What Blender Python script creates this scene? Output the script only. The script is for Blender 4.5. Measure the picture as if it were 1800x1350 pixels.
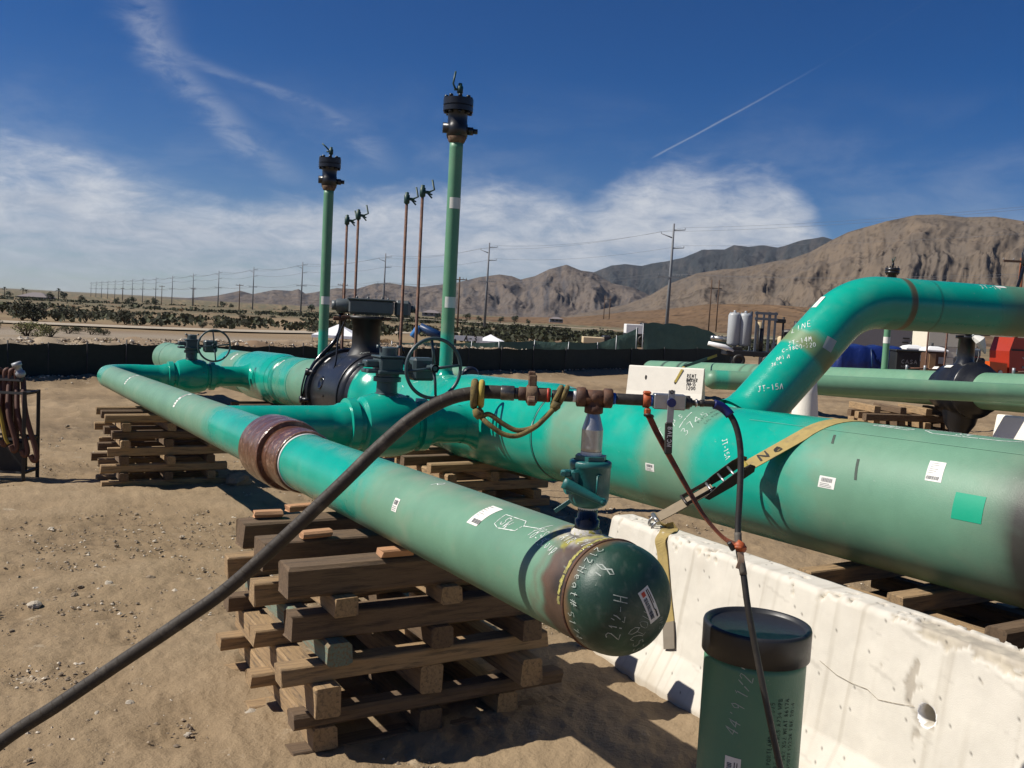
import bpy, math, random
import numpy as np
from mathutils import Vector, Matrix, noise

for o in list(bpy.data.objects): bpy.data.objects.remove(o)
scene = bpy.context.scene
COL = scene.collection
R = math.radians
random.seed(7); rng = np.random.default_rng(11)

# ------------------------------------------------------------------ camera
EYE = 1.75
cam_d = bpy.data.cameras.new('camera'); cam = bpy.data.objects.new('camera', cam_d); COL.objects.link(cam)
cam_d.sensor_width = 36; cam_d.lens = 36*1655/1800; cam_d.clip_start = .05; cam_d.clip_end = 40000
_p, _r = R(4.2), R(3.05)
_F = Vector((0, math.cos(_p), -math.sin(_p))); _R0 = Vector((1, 0, 0)); _U0 = _R0.cross(_F)
_R1 = _R0*math.cos(_r)+_U0*math.sin(_r); _U1 = _U0*math.cos(_r)-_R0*math.sin(_r)
M = Matrix((( _R1.x, _U1.x, -_F.x, 0), (_R1.y, _U1.y, -_F.y, 0), (_R1.z, _U1.z, -_F.z, EYE), (0, 0, 0, 1)))
cam.matrix_world = M
scene.camera = cam

# ------------------------------------------------------------------ light
SUN_EL, SHADOW_DIR = R(46), R(5)            # shadows run to +X, a little away from the camera
sd = Vector((math.cos(SHADOW_DIR)*math.cos(SUN_EL), math.sin(SHADOW_DIR)*math.cos(SUN_EL), -math.sin(SUN_EL)))
sl_ = bpy.data.lights.new('sun', 'SUN'); sl_.energy = 5.0; sl_.angle = R(.53); sl_.color = (1, .94, .85)
sun = bpy.data.objects.new('sun', sl_); COL.objects.link(sun)
sun.rotation_euler = sd.to_track_quat('-Z', 'Y').to_euler()
scene.view_settings.view_transform = 'Standard'; scene.view_settings.look = 'None'
scene.view_settings.exposure = .30; scene.view_settings.gamma = 1; scene.view_settings.use_curve_mapping = False

# ------------------------------------------------------------------ sky
wd = bpy.data.worlds.new('World'); scene.world = wd; wd.use_nodes = True
nt = wd.node_tree; nt.nodes.clear()
def N(tree, t, **kw):
    n_ = tree.nodes.new(t)
    for k, v in kw.items():
        if k.startswith('i_'): n_.inputs[k[2:].replace('_', ' ')].default_value = v
        else: setattr(n_, k, v)
    return n_
def mth(tree, op, a, b=None, c=None, clamp=False):
    n_ = tree.nodes.new('ShaderNodeMath'); n_.operation = op; n_.use_clamp = clamp
    for i, x in enumerate((a, b, c)):
        if x is None: continue
        if isinstance(x, (int, float)): n_.inputs[i].default_value = x
        else: tree.links.new(x, n_.inputs[i])
    return n_.outputs[0]
def smooth(tree, x, a, b, lo=0., hi=1.):
    n_ = tree.nodes.new('ShaderNodeMapRange'); n_.interpolation_type = 'SMOOTHSTEP'
    for i, q in ((0, x), (1, a), (2, b), (3, lo), (4, hi)):
        if isinstance(q, (int, float)): n_.inputs[i].default_value = q
        else: tree.links.new(q, n_.inputs[i])
    return n_.outputs[0]
def curve1(tree, x, pts, x0, x1):
    """piecewise curve y(x) through pts, as a colour ramp (values scaled into 0..1)"""
    ys = [q[1] for q in pts]; lo, hi = min(ys), max(ys); hi = hi if hi > lo else lo+1e-6
    t = mth(tree, 'DIVIDE', mth(tree, 'SUBTRACT', x, x0), x1-x0, clamp=True)
    r_ = tree.nodes.new('ShaderNodeValToRGB'); r_.color_ramp.interpolation = 'B_SPLINE' if len(pts) > 3 else 'LINEAR'
    el = r_.color_ramp.elements
    for i, (px, py) in enumerate(pts):
        pos = (px-x0)/(x1-x0); v = (py-lo)/(hi-lo)
        e = el[i] if i < 2 else el.new(pos)
        e.position = pos; e.color = (v, v, v, 1)
    tree.links.new(t, r_.inputs[0])
    return mth(tree, 'MULTIPLY_ADD', r_.outputs[0], hi-lo, lo)
sky = N(nt, 'ShaderNodeTexSky', sky_type='NISHITA', sun_disc=False, sun_elevation=SUN_EL)
sky.sun_rotation = math.atan2(-sd.x, -sd.y)
sky.altitude = 400; sky.air_density = .80; sky.dust_density = .12; sky.ozone_density = 4.5
tc = N(nt, 'ShaderNodeTexCoord'); sep = N(nt, 'ShaderNodeSeparateXYZ'); nt.links.new(tc.outputs['Generated'], sep.inputs[0])
X_, Y_, Z_ = sep.outputs
AZ = mth(nt, 'MULTIPLY', mth(nt, 'ARCTAN2', X_, Y_), 57.2958)
EL = mth(nt, 'MULTIPLY', mth(nt, 'ARCSINE', Z_), 57.2958)
den = mth(nt, 'ADD', mth(nt, 'MAXIMUM', Z_, 0.0), .07)
cmb = N(nt, 'ShaderNodeCombineXYZ'); nt.links.new(mth(nt, 'DIVIDE', X_, den), cmb.inputs[0]); nt.links.new(mth(nt, 'DIVIDE', Y_, den), cmb.inputs[1])
def nz(scale, detail, rough, vec=None, dist=0.):
    n_ = N(nt, 'ShaderNodeTexNoise'); n_.inputs['Scale'].default_value = scale; n_.inputs['Detail'].default_value = detail
    n_.inputs['Roughness'].default_value = rough; n_.inputs['Distortion'].default_value = dist
    nt.links.new(vec or cmb.outputs[0], n_.inputs['Vector']); return n_.outputs['Fac']
ae = N(nt, 'ShaderNodeCombineXYZ'); nt.links.new(mth(nt, 'MULTIPLY', AZ, .08), ae.inputs[0]); nt.links.new(mth(nt, 'MULTIPLY', EL, .2), ae.inputs[1])
n1 = nz(1.1, 7, .62, ae.outputs[0], .3); n2 = nz(.9, 6, .6); n3 = nz(4.5, 6, .65, ae.outputs[0], .5)
BANK = [(-60, 7.6), (-28.8, 7.6), (-24.7, 7.0), (-20.5, 6.1), (-16.5, 5.6), (-14, 6.5), (-9.4, 7.0), (-5.4, 7.4), (-2, 7.9), (1.4, 7.2), (3.8, 7.1), (5.8, 8.6), (7.8, 9.4), (11, 9.3), (14.7, 9.0), (16.8, 7.6), (18.5, 4.6), (22, 4.0), (30, 4.4), (60, 5.5)]
def ramp_lin(pts, x0, x1, x):
    ys = [q[1] for q in pts]; lo, hi = min(ys), max(ys)
    r_ = nt.nodes.new('ShaderNodeValToRGB'); r_.color_ramp.interpolation = 'LINEAR'; el = r_.color_ramp.elements
    for i, (px, py) in enumerate(pts):
        pos = (px-x0)/(x1-x0); v = (py-lo)/(hi-lo)
        e = el[i] if i < 2 else el.new(pos)
        e.position = pos; e.color = (v, v, v, 1)
    nt.links.new(mth(nt, 'DIVIDE', mth(nt, 'SUBTRACT', x, x0), x1-x0, clamp=True), r_.inputs[0])
    return mth(nt, 'MULTIPLY_ADD', r_.outputs[0], hi-lo, lo)
top = mth(nt, 'ADD', ramp_lin(BANK, -60, 60, AZ), mth(nt, 'MULTIPLY', mth(nt, 'SUBTRACT', n1, .5), 5.0))
top = mth(nt, 'ADD', top, mth(nt, 'MULTIPLY', mth(nt, 'SUBTRACT', n3, .5), 1.6))
bank = smooth(nt, mth(nt, 'SUBTRACT', top, EL), -.9, 2.3)
body = smooth(nt, mth(nt, 'ADD', mth(nt, 'MULTIPLY', n2, .6), mth(nt, 'MULTIPLY', n3, .4)), .28, .62, .45, 1.)
low = smooth(nt, EL, -.5, 5.0, .62, 1.)
bank = mth(nt, 'MULTIPLY', mth(nt, 'MULTIPLY', bank, body), low)
def wisp(pts, w, amp, sc):
    az0 = ramp_lin(pts, pts[0][0], pts[-1][0], EL)
    dz_ = mth(nt, 'DIVIDE', mth(nt, 'ADD', mth(nt, 'SUBTRACT', AZ, az0), mth(nt, 'MULTIPLY', mth(nt, 'SUBTRACT', n3, .5), 2.2)), w)
    g = mth(nt, 'POWER', 2.718, mth(nt, 'MULTIPLY', mth(nt, 'MULTIPLY', dz_, dz_), -1.))
    ends = mth(nt, 'MULTIPLY', smooth(nt, EL, pts[0][0]-.3, pts[0][0]+2.), smooth(nt, EL, pts[-1][0]+1.5, pts[-1][0]-2))
    return mth(nt, 'MULTIPLY', mth(nt, 'MULTIPLY', g, ends), mth(nt, 'MULTIPLY', smooth(nt, n3, .2, .75), amp))
w1 = wisp([(6.5, -12.6), (7.9, -14.7), (9.3, -16.65), (11, -18.25), (12.5, -20.4), (14.1, -21.6), (17, -22.2)], 1.25, .30, 1)
w2 = wisp([(7.5, -8.0), (8.4, -8.5), (9.9, -9.55), (11, -11.6), (12, -14.2), (12.6, -17.4), (13.6, -20.8)], 1.1, .22, 1)
haze_c = mth(nt, 'MULTIPLY', smooth(nt, EL, 15, 5.), smooth(nt, n1, .42, .78, 0, .28))
ctl = mth(nt, 'MULTIPLY_ADD', AZ, .5540, 5.42)
cw = mth(nt, 'DIVIDE', mth(nt, 'SUBTRACT', EL, mth(nt, 'MULTIPLY_ADD', mth(nt, 'SUBTRACT', n3, .5), .10, ctl)), .062)
con = mth(nt, 'POWER', 2.718, mth(nt, 'MULTIPLY', mth(nt, 'MULTIPLY', cw, cw), -1.))
con = mth(nt, 'MULTIPLY', con, mth(nt, 'MULTIPLY', smooth(nt, AZ, 7.4, 8.0), smooth(nt, AZ, 17.5, 11, .01, .22)))
cov = mth(nt, 'MAXIMUM', mth(nt, 'MAXIMUM', bank, mth(nt, 'ADD', w1, w2)), mth(nt, 'MAXIMUM', haze_c, con), clamp=True)
cc = N(nt, 'ShaderNodeMix', data_type='RGBA'); cc.inputs[6].default_value = (6.2, 6.9, 8.2, 1); cc.inputs[7].default_value = (11.0, 11.3, 11.8, 1)
nt.links.new(smooth(nt, mth(nt, 'ADD', mth(nt, 'MULTIPLY', EL, .05), mth(nt, 'MULTIPLY', n3, .7)), .3, .95), cc.inputs[0])
hs = N(nt, 'ShaderNodeHueSaturation'); hs.inputs['Saturation'].default_value = 1.42; hs.inputs['Hue'].default_value = .512; hs.inputs['Value'].default_value = 1.0; nt.links.new(sky.outputs[0], hs.inputs['Color'])
mx = N(nt, 'ShaderNodeMix', data_type='RGBA'); nt.links.new(cov, mx.inputs[0]); nt.links.new(hs.outputs[0], mx.inputs[6]); nt.links.new(cc.outputs[2], mx.inputs[7])
bg = N(nt, 'ShaderNodeBackground'); bg.inputs[1].default_value = .052; nt.links.new(mx.outputs[2], bg.inputs[0])
wo = N(nt, 'ShaderNodeOutputWorld'); nt.links.new(bg.outputs[0], wo.inputs[0])

# ------------------------------------------------------------------ site frame: s runs along the pipes, p across them
_a = R(29.44); NV = Vector((math.cos(_a), math.sin(_a), 0)); DV = Vector((-math.sin(_a), math.cos(_a), 0))
def W(p, s, z): return NV*p+DV*s+Vector((0, 0, z))
P1, P2, Z1, SLOPE = 1.616, 4.114, 1.014, -.032          # bypass and main axes
def axz(s): return Z1+SLOPE*s
R1, R2 = .162, .372

# ------------------------------------------------------------------ mesh builder
class MB:
    def __init__(self): self.v = []; self.f = []; self.m = []; self.sm = []; self.at = []; self.cur = 0; self.c = None
    def add(self, vs, fs, smooth=True, mat=None, at=None, cols=None):
        k = len(self.v); self.v.extend([tuple(q) for q in vs])
        self.at.extend(at if at is not None else [0.]*len(vs))
        if cols is not None and self.c is None: self.c = [(1, 1, 1, 1)]*k
        if self.c is not None: self.c.extend(cols if cols is not None else [(1, 1, 1, 1)]*len(vs))
        for q in fs: self.f.append(tuple(i+k for i in q))
        self.m.extend([self.cur if mat is None else mat]*len(fs)); self.sm.extend([smooth]*len(fs)); return self
    def box(self, c, size, rot=None, ch=0., mat=None):
        """box with chamfered edges; rot = 3 axis vectors"""
        hx, hy, hz = (q/2 for q in size); c = Vector(c)
        ax = [Vector(q) for q in rot] if rot is not None else [Vector((1, 0, 0)), Vector((0, 1, 0)), Vector((0, 0, 1))]
        def T(x, y, z): return c+ax[0]*x+ax[1]*y+ax[2]*z
        if ch <= 0:
            vs = [T(x, y, z) for z in (-hz, hz) for y in (-hy, hy) for x in (-hx, hx)]
            return self.add(vs, [(0, 2, 3, 1), (4, 5, 7, 6), (0, 1, 5, 4), (2, 6, 7, 3), (0, 4, 6, 2), (1, 3, 7, 5)], False, mat)
        ch = min(ch, hx*.9, hy*.9, hz*.9); vs = []; idx = {}
        for sx in (-1, 1):
            for sy in (-1, 1):
                for sz in (-1, 1):
                    for a in range(3):
                        q = [sx*hx, sy*hy, sz*hz]; g = [sx, sy, sz]
                        for b in range(3):
                            if b != a: q[b] -= g[b]*ch
                        idx[(sx, sy, sz, a)] = len(vs); vs.append(T(*q))
        fs = []
        for a in range(3):
            b, c2 = (a+1) % 3, (a+2) % 3
            for g in (-1, 1):
                ring = []
                for (u, w) in ((-1, -1), (1, -1), (1, 1), (-1, 1)):
                    k = [0, 0, 0]; k[a] = g; k[b] = u; k[c2] = w; ring.append(idx[(k[0], k[1], k[2], a)])
                fs.append(ring if g > 0 else ring[::-1])
            for u in (-1, 1):
                for w in (-1, 1):
                    k1 = [0, 0, 0]; k2 = [0, 0, 0]; k1[a] = -1; k2[a] = 1
                    for k in (k1, k2): k[b] = u; k[c2] = w
                    q = [idx[(*k1, b)], idx[(*k2, b)], idx[(*k2, c2)], idx[(*k1, c2)]]
                    fs.append(q if u*w > 0 else q[::-1])
        for sx in (-1, 1):
            for sy in (-1, 1):
                for sz in (-1, 1):
                    q = [idx[(sx, sy, sz, a)] for a in range(3)]; fs.append(q if sx*sy*sz > 0 else q[::-1])
        return self.add(vs, fs, False, mat)
    def tube(self, pts, r, seg=12, caps=True, smooth=True, mat=None, up=None, colf=None):
        pts = [Vector(q) for q in pts]; n_ = len(pts); rr = r if isinstance(r, (list, tuple)) else [r]*n_
        t0 = (pts[1]-pts[0]).normalized(); u = Vector(up) if up is not None else (Vector((0, 0, 1)) if abs(t0.z) < .9 else Vector((1, 0, 0)))
        u = (u-t0*u.dot(t0)).normalized(); vs = []; at = []; cols = [] if colf else None; L = 0
        for i, q in enumerate(pts):
            t = (pts[min(i+1, n_-1)]-pts[max(i-1, 0)]).normalized(); u = (u-t*u.dot(t)).normalized(); w = t.cross(u)
            if i: L += (q-pts[i-1]).length
            for k in range(seg):
                a = 2*math.pi*k/seg; vs.append(q+(u*math.cos(a)+w*math.sin(a))*rr[i]); at.append(L)
                if colf: cols.append(colf(L, a, vs[-1]))
        fs = [(i*seg+k, i*seg+(k+1) % seg, (i+1)*seg+(k+1) % seg, (i+1)*seg+k) for i in range(n_-1) for k in range(seg)]
        self.add(vs, fs, smooth, mat, at, cols)
        if caps:
            b = len(self.v)-len(vs)
            self.f.append(tuple(b+k for k in range(seg))[::-1]); self.f.append(tuple(b+(n_-1)*seg+k for k in range(seg)))
            mm = self.cur if mat is None else mat; self.m += [mm, mm]; self.sm += [False, False]
        return self
    def cyl(self, a, b, r0, r1=None, seg=16, **kw): return self.tube([a, b], [r0, r0 if r1 is None else r1], seg, **kw)
    def lathe(self, prof, o, axis=(0, 0, 1), seg=24, mat=None, sharp=False, colf=None, up=None):
        """prof: list of (radius, height along axis)"""
        o = Vector(o); t = Vector(axis).normalized(); u = Vector(up) if up is not None else (Vector((1, 0, 0)) if abs(t.x) < .8 else Vector((0, 0, 1)))
        u = (u-t*u.dot(t)).normalized(); w = t.cross(u)
        P = []
        for i, q in enumerate(prof):
            P.append(q)
            if sharp and 0 < i < len(prof)-1: P.append(q)
        vs = []; cols = [] if colf else None
        for (r_, h) in P:
            for k in range(seg):
                a = 2*math.pi*k/seg; vs.append(o+t*h+(u*math.cos(a)+w*math.sin(a))*max(r_, 1e-5))
                if colf: cols.append(colf(h, a, vs[-1]))
        fs = []
        for i in range(len(P)-1):
            if P[i] == P[i+1]: continue
            fs += [(i*seg+k, i*seg+(k+1) % seg, (i+1)*seg+(k+1) % seg, (i+1)*seg+k) for k in range(seg)]
        self.add(vs, fs, True, mat, None, cols)
        return self
    def torus(self, c, axis, R_, r_, seg=40, s2=8, mat=None):
        c = Vector(c); t = Vector(axis).normalized(); u = Vector((0, 0, 1)) if abs(t.z) < .8 else Vector((1, 0, 0)); u = (u-t*u.dot(t)).normalized(); w = t.cross(u)
        vs = []
        for i in range(seg):
            a = 2*math.pi*i/seg; e = u*math.cos(a)+w*math.sin(a)
            for k in range(s2):
                b = 2*math.pi*k/s2; vs.append(c+e*(R_+r_*math.cos(b))+t*r_*math.sin(b))
        fs = [(i*s2+k, ((i+1) % seg)*s2+k, ((i+1) % seg)*s2+(k+1) % s2, i*s2+(k+1) % s2) for i in range(seg) for k in range(s2)]
        return self.add(vs, fs, True, mat)
    def sphere(self, c, r, seg=16, rings=10, sc=(1, 1, 1), mat=None, rot=None):
        c = Vector(c); vs = []; rot = rot or Matrix.Identity(3)
        for i in range(rings+1):
            th = math.pi*i/rings
            for k in range(seg):
                a = 2*math.pi*k/seg
                vs.append(c+rot@Vector((r*sc[0]*math.sin(th)*math.cos(a), r*sc[1]*math.sin(th)*math.sin(a), r*sc[2]*math.cos(th))))
        fs = [((i+1)*seg+k, (i+1)*seg+(k+1) % seg, i*seg+(k+1) % seg, i*seg+k) for i in range(rings) for k in range(seg)]
        return self.add(vs, fs, True, mat)
    def prism(self, poly, a, b, smooth=False, mat=None):
        """poly = list of vectors at a; extruded by vector b"""
        n_ = len(poly); b = Vector(b); v0 = [Vector(q)+Vector(a) for q in poly]; vs = v0+[q+b for q in v0]
        fs = [(i, (i+1) % n_, n_+(i+1) % n_, n_+i) for i in range(n_)]+[tuple(range(n_))[::-1], tuple(range(n_, 2*n_))]
        return self.add(vs, fs, smooth, mat)
    def ribbon(self, pts, side, w, th=.003, mat=None):
        """flat webbing: pts centre line, side = unit side vectors (one or per point)"""
        pts = [Vector(q) for q in pts]; n_ = len(pts); sd_ = side if isinstance(side, list) else [Vector(side)]*n_; vs = []; at = []; L = 0
        for i, q in enumerate(pts):
            t = (pts[min(i+1, n_-1)]-pts[max(i-1, 0)]).normalized(); s_ = Vector(sd_[i]); s_ = (s_-t*s_.dot(t)).normalized(); nn = t.cross(s_)
            if i: L += (q-pts[i-1]).length
            for (x, y) in ((-1, -1), (1, -1), (1, 1), (-1, 1)): vs.append(q+s_*x*w/2+nn*y*th/2); at.append(L)
        fs = [(i*4+k, i*4+(k+1) % 4, (i+1)*4+(k+1) % 4, (i+1)*4+k) for i in range(n_-1) for k in range(4)]+[(3, 2, 1, 0), tuple(4*(n_-1)+k for k in range(4))]
        return self.add(vs, fs, False, mat, at)
    def build(self, name, mats, parent=None, origin=None):
        o0 = Vector(origin) if origin is not None else (parent.get('_o') and Vector(parent['_o']) if parent is not None and parent.get('_o') is not None else None)
        if o0 is None: o0 = Vector((0, 0, 0))
        me = bpy.data.meshes.new(name); me.from_pydata([(q[0]-o0.x, q[1]-o0.y, q[2]-o0.z) for q in self.v], [], self.f)
        mats = mats if isinstance(mats, (list, tuple)) else [mats]
        for m_ in mats: me.materials.append(MAT[m_] if isinstance(m_, str) else m_)
        me.polygons.foreach_set('material_index', self.m); me.polygons.foreach_set('use_smooth', self.sm)
        if any(self.at): a_ = me.attributes.new('along', 'FLOAT', 'POINT'); a_.data.foreach_set('value', self.at)
        if self.c is not None:
            a_ = me.attributes.new('Col', 'FLOAT_COLOR', 'POINT'); a_.data.foreach_set('color', np.array(self.c, dtype=np.float32).ravel())
        me.update()
        ob = bpy.data.objects.new(name, me); COL.objects.link(ob)
        ob['_o'] = tuple(o0)
        if parent is not None: ob.parent = parent
        else: ob.location = o0
        return ob
def empty(name, loc, rz=0., label=None, cat=None, group=None, local=False):
    o = bpy.data.objects.new(name, None); COL.objects.link(o); o.empty_display_size = .1
    o.location = loc; o.rotation_euler = (0, 0, rz)
    o['_o'] = (0., 0., 0.) if local else tuple(loc)
    if label: tag(o, label, cat, group)
    return o
def tag(o, label=None, cat=None, group=None, kind=None):
    if label: o['label'] = label
    if cat: o['category'] = cat
    if group: o['group'] = group
    if kind: o['kind'] = kind
    return o
def clone(o, parent=None, loc=None, rot=None, scale=None, label=None):
    c = o.copy(); COL.objects.link(c); c.parent = parent
    if loc is not None: c.location = loc
    if rot is not None: c.rotation_euler = rot
    if scale is not None: c.scale = scale
    if label: c['label'] = label
    for ch in CH.get(o.name, ()): clone(ch, c)
    return c
CH = {}
def kids(o):
    CH[o.name] = [q for q in bpy.data.objects if q.parent == o]
    for q in CH[o.name]: kids(q)
def bez(pts, k=8):
    """Catmull-Rom through points"""
    P = [Vector(q) for q in pts]; P = [P[0]*2-P[1]]+P+[P[-1]*2-P[-2]]; out = []
    for i in range(1, len(P)-2):
        for j in range(k):
            t = j/k; a, b, c, e = P[i-1], P[i], P[i+1], P[i+2]
            out.append(.5*((2*b)+(c-a)*t+(2*a-5*b+4*c-e)*t*t+(3*b-a-3*c+e)*t**3))
    out.append(P[-2]); return out
def sstep(x, a, b):
    t = min(1., max(0., (x-a)/(b-a))); return t*t*(3-2*t)

# ------------------------------------------------------------------ materials
MAT = {}
def mat(name, base, rough=.6, metal=0., var=.15, vscale=6., bump=0., bscale=60., col2=None, mask=(.45, .62), attr=False, coat=0., detail=5, spec=None, stretch=None, obj=True, emis=None, trans=None):
    m = bpy.data.materials.new(name); m.use_nodes = True; t = m.node_tree; L = t.links; b = t.nodes['Principled BSDF']; MAT[name] = m
    tcn = t.nodes.new('ShaderNodeTexCoord'); vec = tcn.outputs['Object']
    if stretch:
        mp = t.nodes.new('ShaderNodeMapping'); mp.inputs['Scale'].default_value = stretch; L.new(vec, mp.inputs[0]); vec = mp.outputs[0]
    def noi(sc, det=detail, ro=.6):
        q = t.nodes.new('ShaderNodeTexNoise'); q.inputs['Scale'].default_value = sc; q.inputs['Detail'].default_value = det; q.inputs['Roughness'].default_value = ro
        L.new(vec, q.inputs['Vector']); return q.outputs['Fac']
    nn = noi(vscale)
    if attr:
        an = t.nodes.new('ShaderNodeAttribute'); an.attribute_name = 'Col'; cur = an.outputs['Color']
    else:
        rg = t.nodes.new('ShaderNodeRGB'); rg.outputs[0].default_value = (*base, 1); cur = rg.outputs[0]
    if col2 is not None:
        mxn = t.nodes.new('ShaderNodeMix'); mxn.data_type = 'RGBA'; mxn.inputs[7].default_value = (*col2, 1); L.new(cur, mxn.inputs[6])
        L.new(smooth(t, noi(vscale*.7, 8, .68), mask[0], mask[1]), mxn.inputs[0]); cur = mxn.outputs[2]
    hv = t.nodes.new('ShaderNodeHueSaturation'); L.new(cur, hv.inputs['Color']); L.new(mth(t, 'MULTIPLY_ADD', nn, 2*var, 1-var), hv.inputs['Value']); cur = hv.outputs[0]
    L.new(cur, b.inputs['Base Color']); b.inputs['Metallic'].default_value = metal
    L.new(mth(t, 'MULTIPLY_ADD', noi(vscale*2.3), .24, rough-.12, clamp=True), b.inputs['Roughness'])
    if coat: b.inputs['Coat Weight'].default_value = coat; b.inputs['Coat Roughness'].default_value = .12
    if spec is not None: b.inputs['Specular IOR Level'].default_value = spec
    if bump:
        bn = t.nodes.new('ShaderNodeBump'); bn.inputs['Strength'].default_value = 1.; bn.inputs['Distance'].default_value = bump
        L.new(noi(bscale, 6, .65), bn.inputs['Height']); L.new(bn.outputs[0], b.inputs['Normal'])
    return m
mat('coat', (1, 1, 1), .46, var=.12, vscale=9, attr=True, bump=.0007, bscale=160, col2=(.29, .265, .19), mask=(.66, .90))
def coat_wear():
    t = MAT['coat'].node_tree; L = t.links; hv = [q for q in t.nodes if q.type == 'HUE_SAT'][0]; tcn = [q for q in t.nodes if q.type == 'TEX_COORD'][0]; src = hv.inputs['Color'].links[0].from_socket
    mp = t.nodes.new('ShaderNodeMapping'); mp.inputs['Rotation'].default_value = (0, 0, R(29)); mp.inputs['Scale'].default_value = (1, .16, 1); L.new(tcn.outputs['Object'], mp.inputs[0])
    for sc, lo, hi, col, amt in ((34, .68, .74, (.34, .40, .33), .45), (75, .70, .75, (.06, .10, .08), .5), (11, .60, .80, (.24, .22, .16), .22)):
        q = t.nodes.new('ShaderNodeTexNoise'); q.inputs['Scale'].default_value = sc; q.inputs['Detail'].default_value = 4; q.inputs['Roughness'].default_value = .7; L.new(mp.outputs[0] if sc != 75 else tcn.outputs['Object'], q.inputs['Vector'])
        mx_ = t.nodes.new('ShaderNodeMix'); mx_.data_type = 'RGBA'; mx_.inputs[7].default_value = (*col, 1); L.new(src, mx_.inputs[6]); L.new(mth(t, 'MULTIPLY', smooth(t, q.outputs['Fac'], lo, hi), amt), mx_.inputs[0]); src = mx_.outputs[2]
    L.new(src, hv.inputs['Color'])
    b = t.nodes['Principled BSDF']; an = [q for q in t.nodes if q.type == 'ATTRIBUTE'][0]; sp = t.nodes.new('ShaderNodeSeparateColor'); L.new(an.outputs['Color'], sp.inputs[0])
    g = smooth(t, mth(t, 'SUBTRACT', sp.outputs[1], sp.outputs[0]), .16, .30); old = b.inputs['Roughness'].links[0].from_socket
    L.new(mth(t, 'SUBTRACT', old, mth(t, 'MULTIPLY', g, .25)), b.inputs['Roughness'])
coat_wear()
mat('chalk', (.62, .66, .62), .9, var=.3, vscale=160)
mat('black_paint', (.012, .013, .016), .32, var=.3, vscale=8, bump=.0008, bscale=90, col2=(.06, .052, .042), mask=(.6, .8))
mat('black_gloss', (.008, .008, .010), .14, var=.2)
mat('operator_grey', (.085, .10, .105), .42, var=.2, vscale=14, col2=(.17, .16, .14), mask=(.62, .8))
mat('gear_grey', (.045, .07, .078), .42, var=.2, vscale=14, col2=(.12, .12, .10), mask=(.62, .8))
mat('rod_brown', (.085, .035, .022), .7, var=.3, vscale=30, col2=(.16, .07, .035))
mat('teal_cast', (.012, .105, .10), .38, var=.18, vscale=30, bump=.0008, bscale=220, col2=(.02, .15, .14), mask=(.5, .7))
mat('valve_green', (.008, .045, .036), .5, var=.25, vscale=25)
mat('steel', (.42, .42, .41), .38, metal=.9, var=.2, vscale=40, col2=(.2, .19, .18), mask=(.55, .75), bump=.0005, bscale=200)
mat('dark_steel', (.06, .055, .05), .45, metal=.6, var=.3, vscale=40, col2=(.11, .075, .05), mask=(.55, .75))
mat('rust', (.105, .045, .022), .75, var=.35, vscale=40, bump=.001, bscale=160, col2=(.06, .03, .02))
mat('mud_rust', (.16, .105, .062), .9, var=.35, vscale=45, bump=.0016, bscale=150, col2=(.09, .045, .028))
mat('rubber', (.022, .020, .018), .5, var=.35, vscale=18, bump=.0006, bscale=120, col2=(.085, .073, .058), mask=(.5, .75))
mat('rubber_dusty', (.09, .078, .062), .7, var=.3, vscale=25)
mat('sling', (.17, .125, .04), .9, var=.35, vscale=70, bump=.002, bscale=320, col2=(.075, .062, .028))
mat('sling_yellow', (.38, .29, .05), .8, var=.3, vscale=60, bump=.0015, bscale=300)
mat('webbing', (.33, .245, .085), .85, var=.25, vscale=25, bump=.0008, bscale=500, col2=(.22, .17, .08), mask=(.5, .75))
mat('webbing_dirty', (.22, .175, .115), .9, var=.25, vscale=25, bump=.0008, bscale=500)
mat('print_black', (.03, .028, .025), .85)
mat('print_grey', (.18, .18, .18), .85)
mat('paper', (.68, .67, .62), .7, var=.1, vscale=20)
mat('orange_rubber', (.42, .085, .02), .6, var=.25, vscale=40, col2=(.17, .05, .02))
mat('strap_brown', (.20, .055, .022), .8, var=.3, vscale=50, col2=(.09, .035, .02))
mat('blue_plastic', (.012, .10, .42), .4, var=.2)
mat('blue_dark', (.008, .014, .10), .4, var=.2)
mat('red_paint', (.5, .045, .018), .55, var=.25)
mat('yellow_paint', (.40, .37, .09), .8, var=.3, vscale=60, col2=(.18, .16, .06), mask=(.42, .6))
mat('white_tape', (.74, .74, .71), .6)
mat('tape_wrap', (.115, .048, .024), .14, var=.45, vscale=26, bump=.009, bscale=34, col2=(.26, .16, .11), mask=(.5, .68), coat=.4, stretch=(1, 1, 1))
mat('timber', (.34, .225, .115), .9, var=.40, vscale=7, bump=.004, bscale=40, col2=(.13, .095, .06), mask=(.45, .7), stretch=(1, 12, 12))
mat('timber_dark', (.150, .098, .056), .92, var=.35, vscale=7, bump=.005, bscale=30, col2=(.070, .048, .032), mask=(.45, .7), stretch=(1, 12, 12))
mat('timber_green', (.16, .21, .16), .92, var=.3, vscale=9, bump=.004, bscale=40, col2=(.20, .15, .09), mask=(.45, .6), stretch=(1, 12, 12))
mat('timber_new', (.44, .235, .12), .85, var=.2, vscale=9, bump=.002, bscale=40, stretch=(1, 12, 12))
mat('white_concrete', (.80, .76, .66), .85, var=.09, vscale=4, bump=.003, bscale=55, col2=(.42, .37, .29), mask=(.66, .74), detail=9)
mat('grey_concrete', (.56, .50, .41), .95, var=.2, vscale=20, bump=.006, bscale=70)
mat('stain', (.30, .25, .18), .95, var=.3, vscale=40)
mat('stone', (.29, .22, .145), .92, var=.3, vscale=9, bump=.004, bscale=60, col2=(.22, .175, .125))
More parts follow.
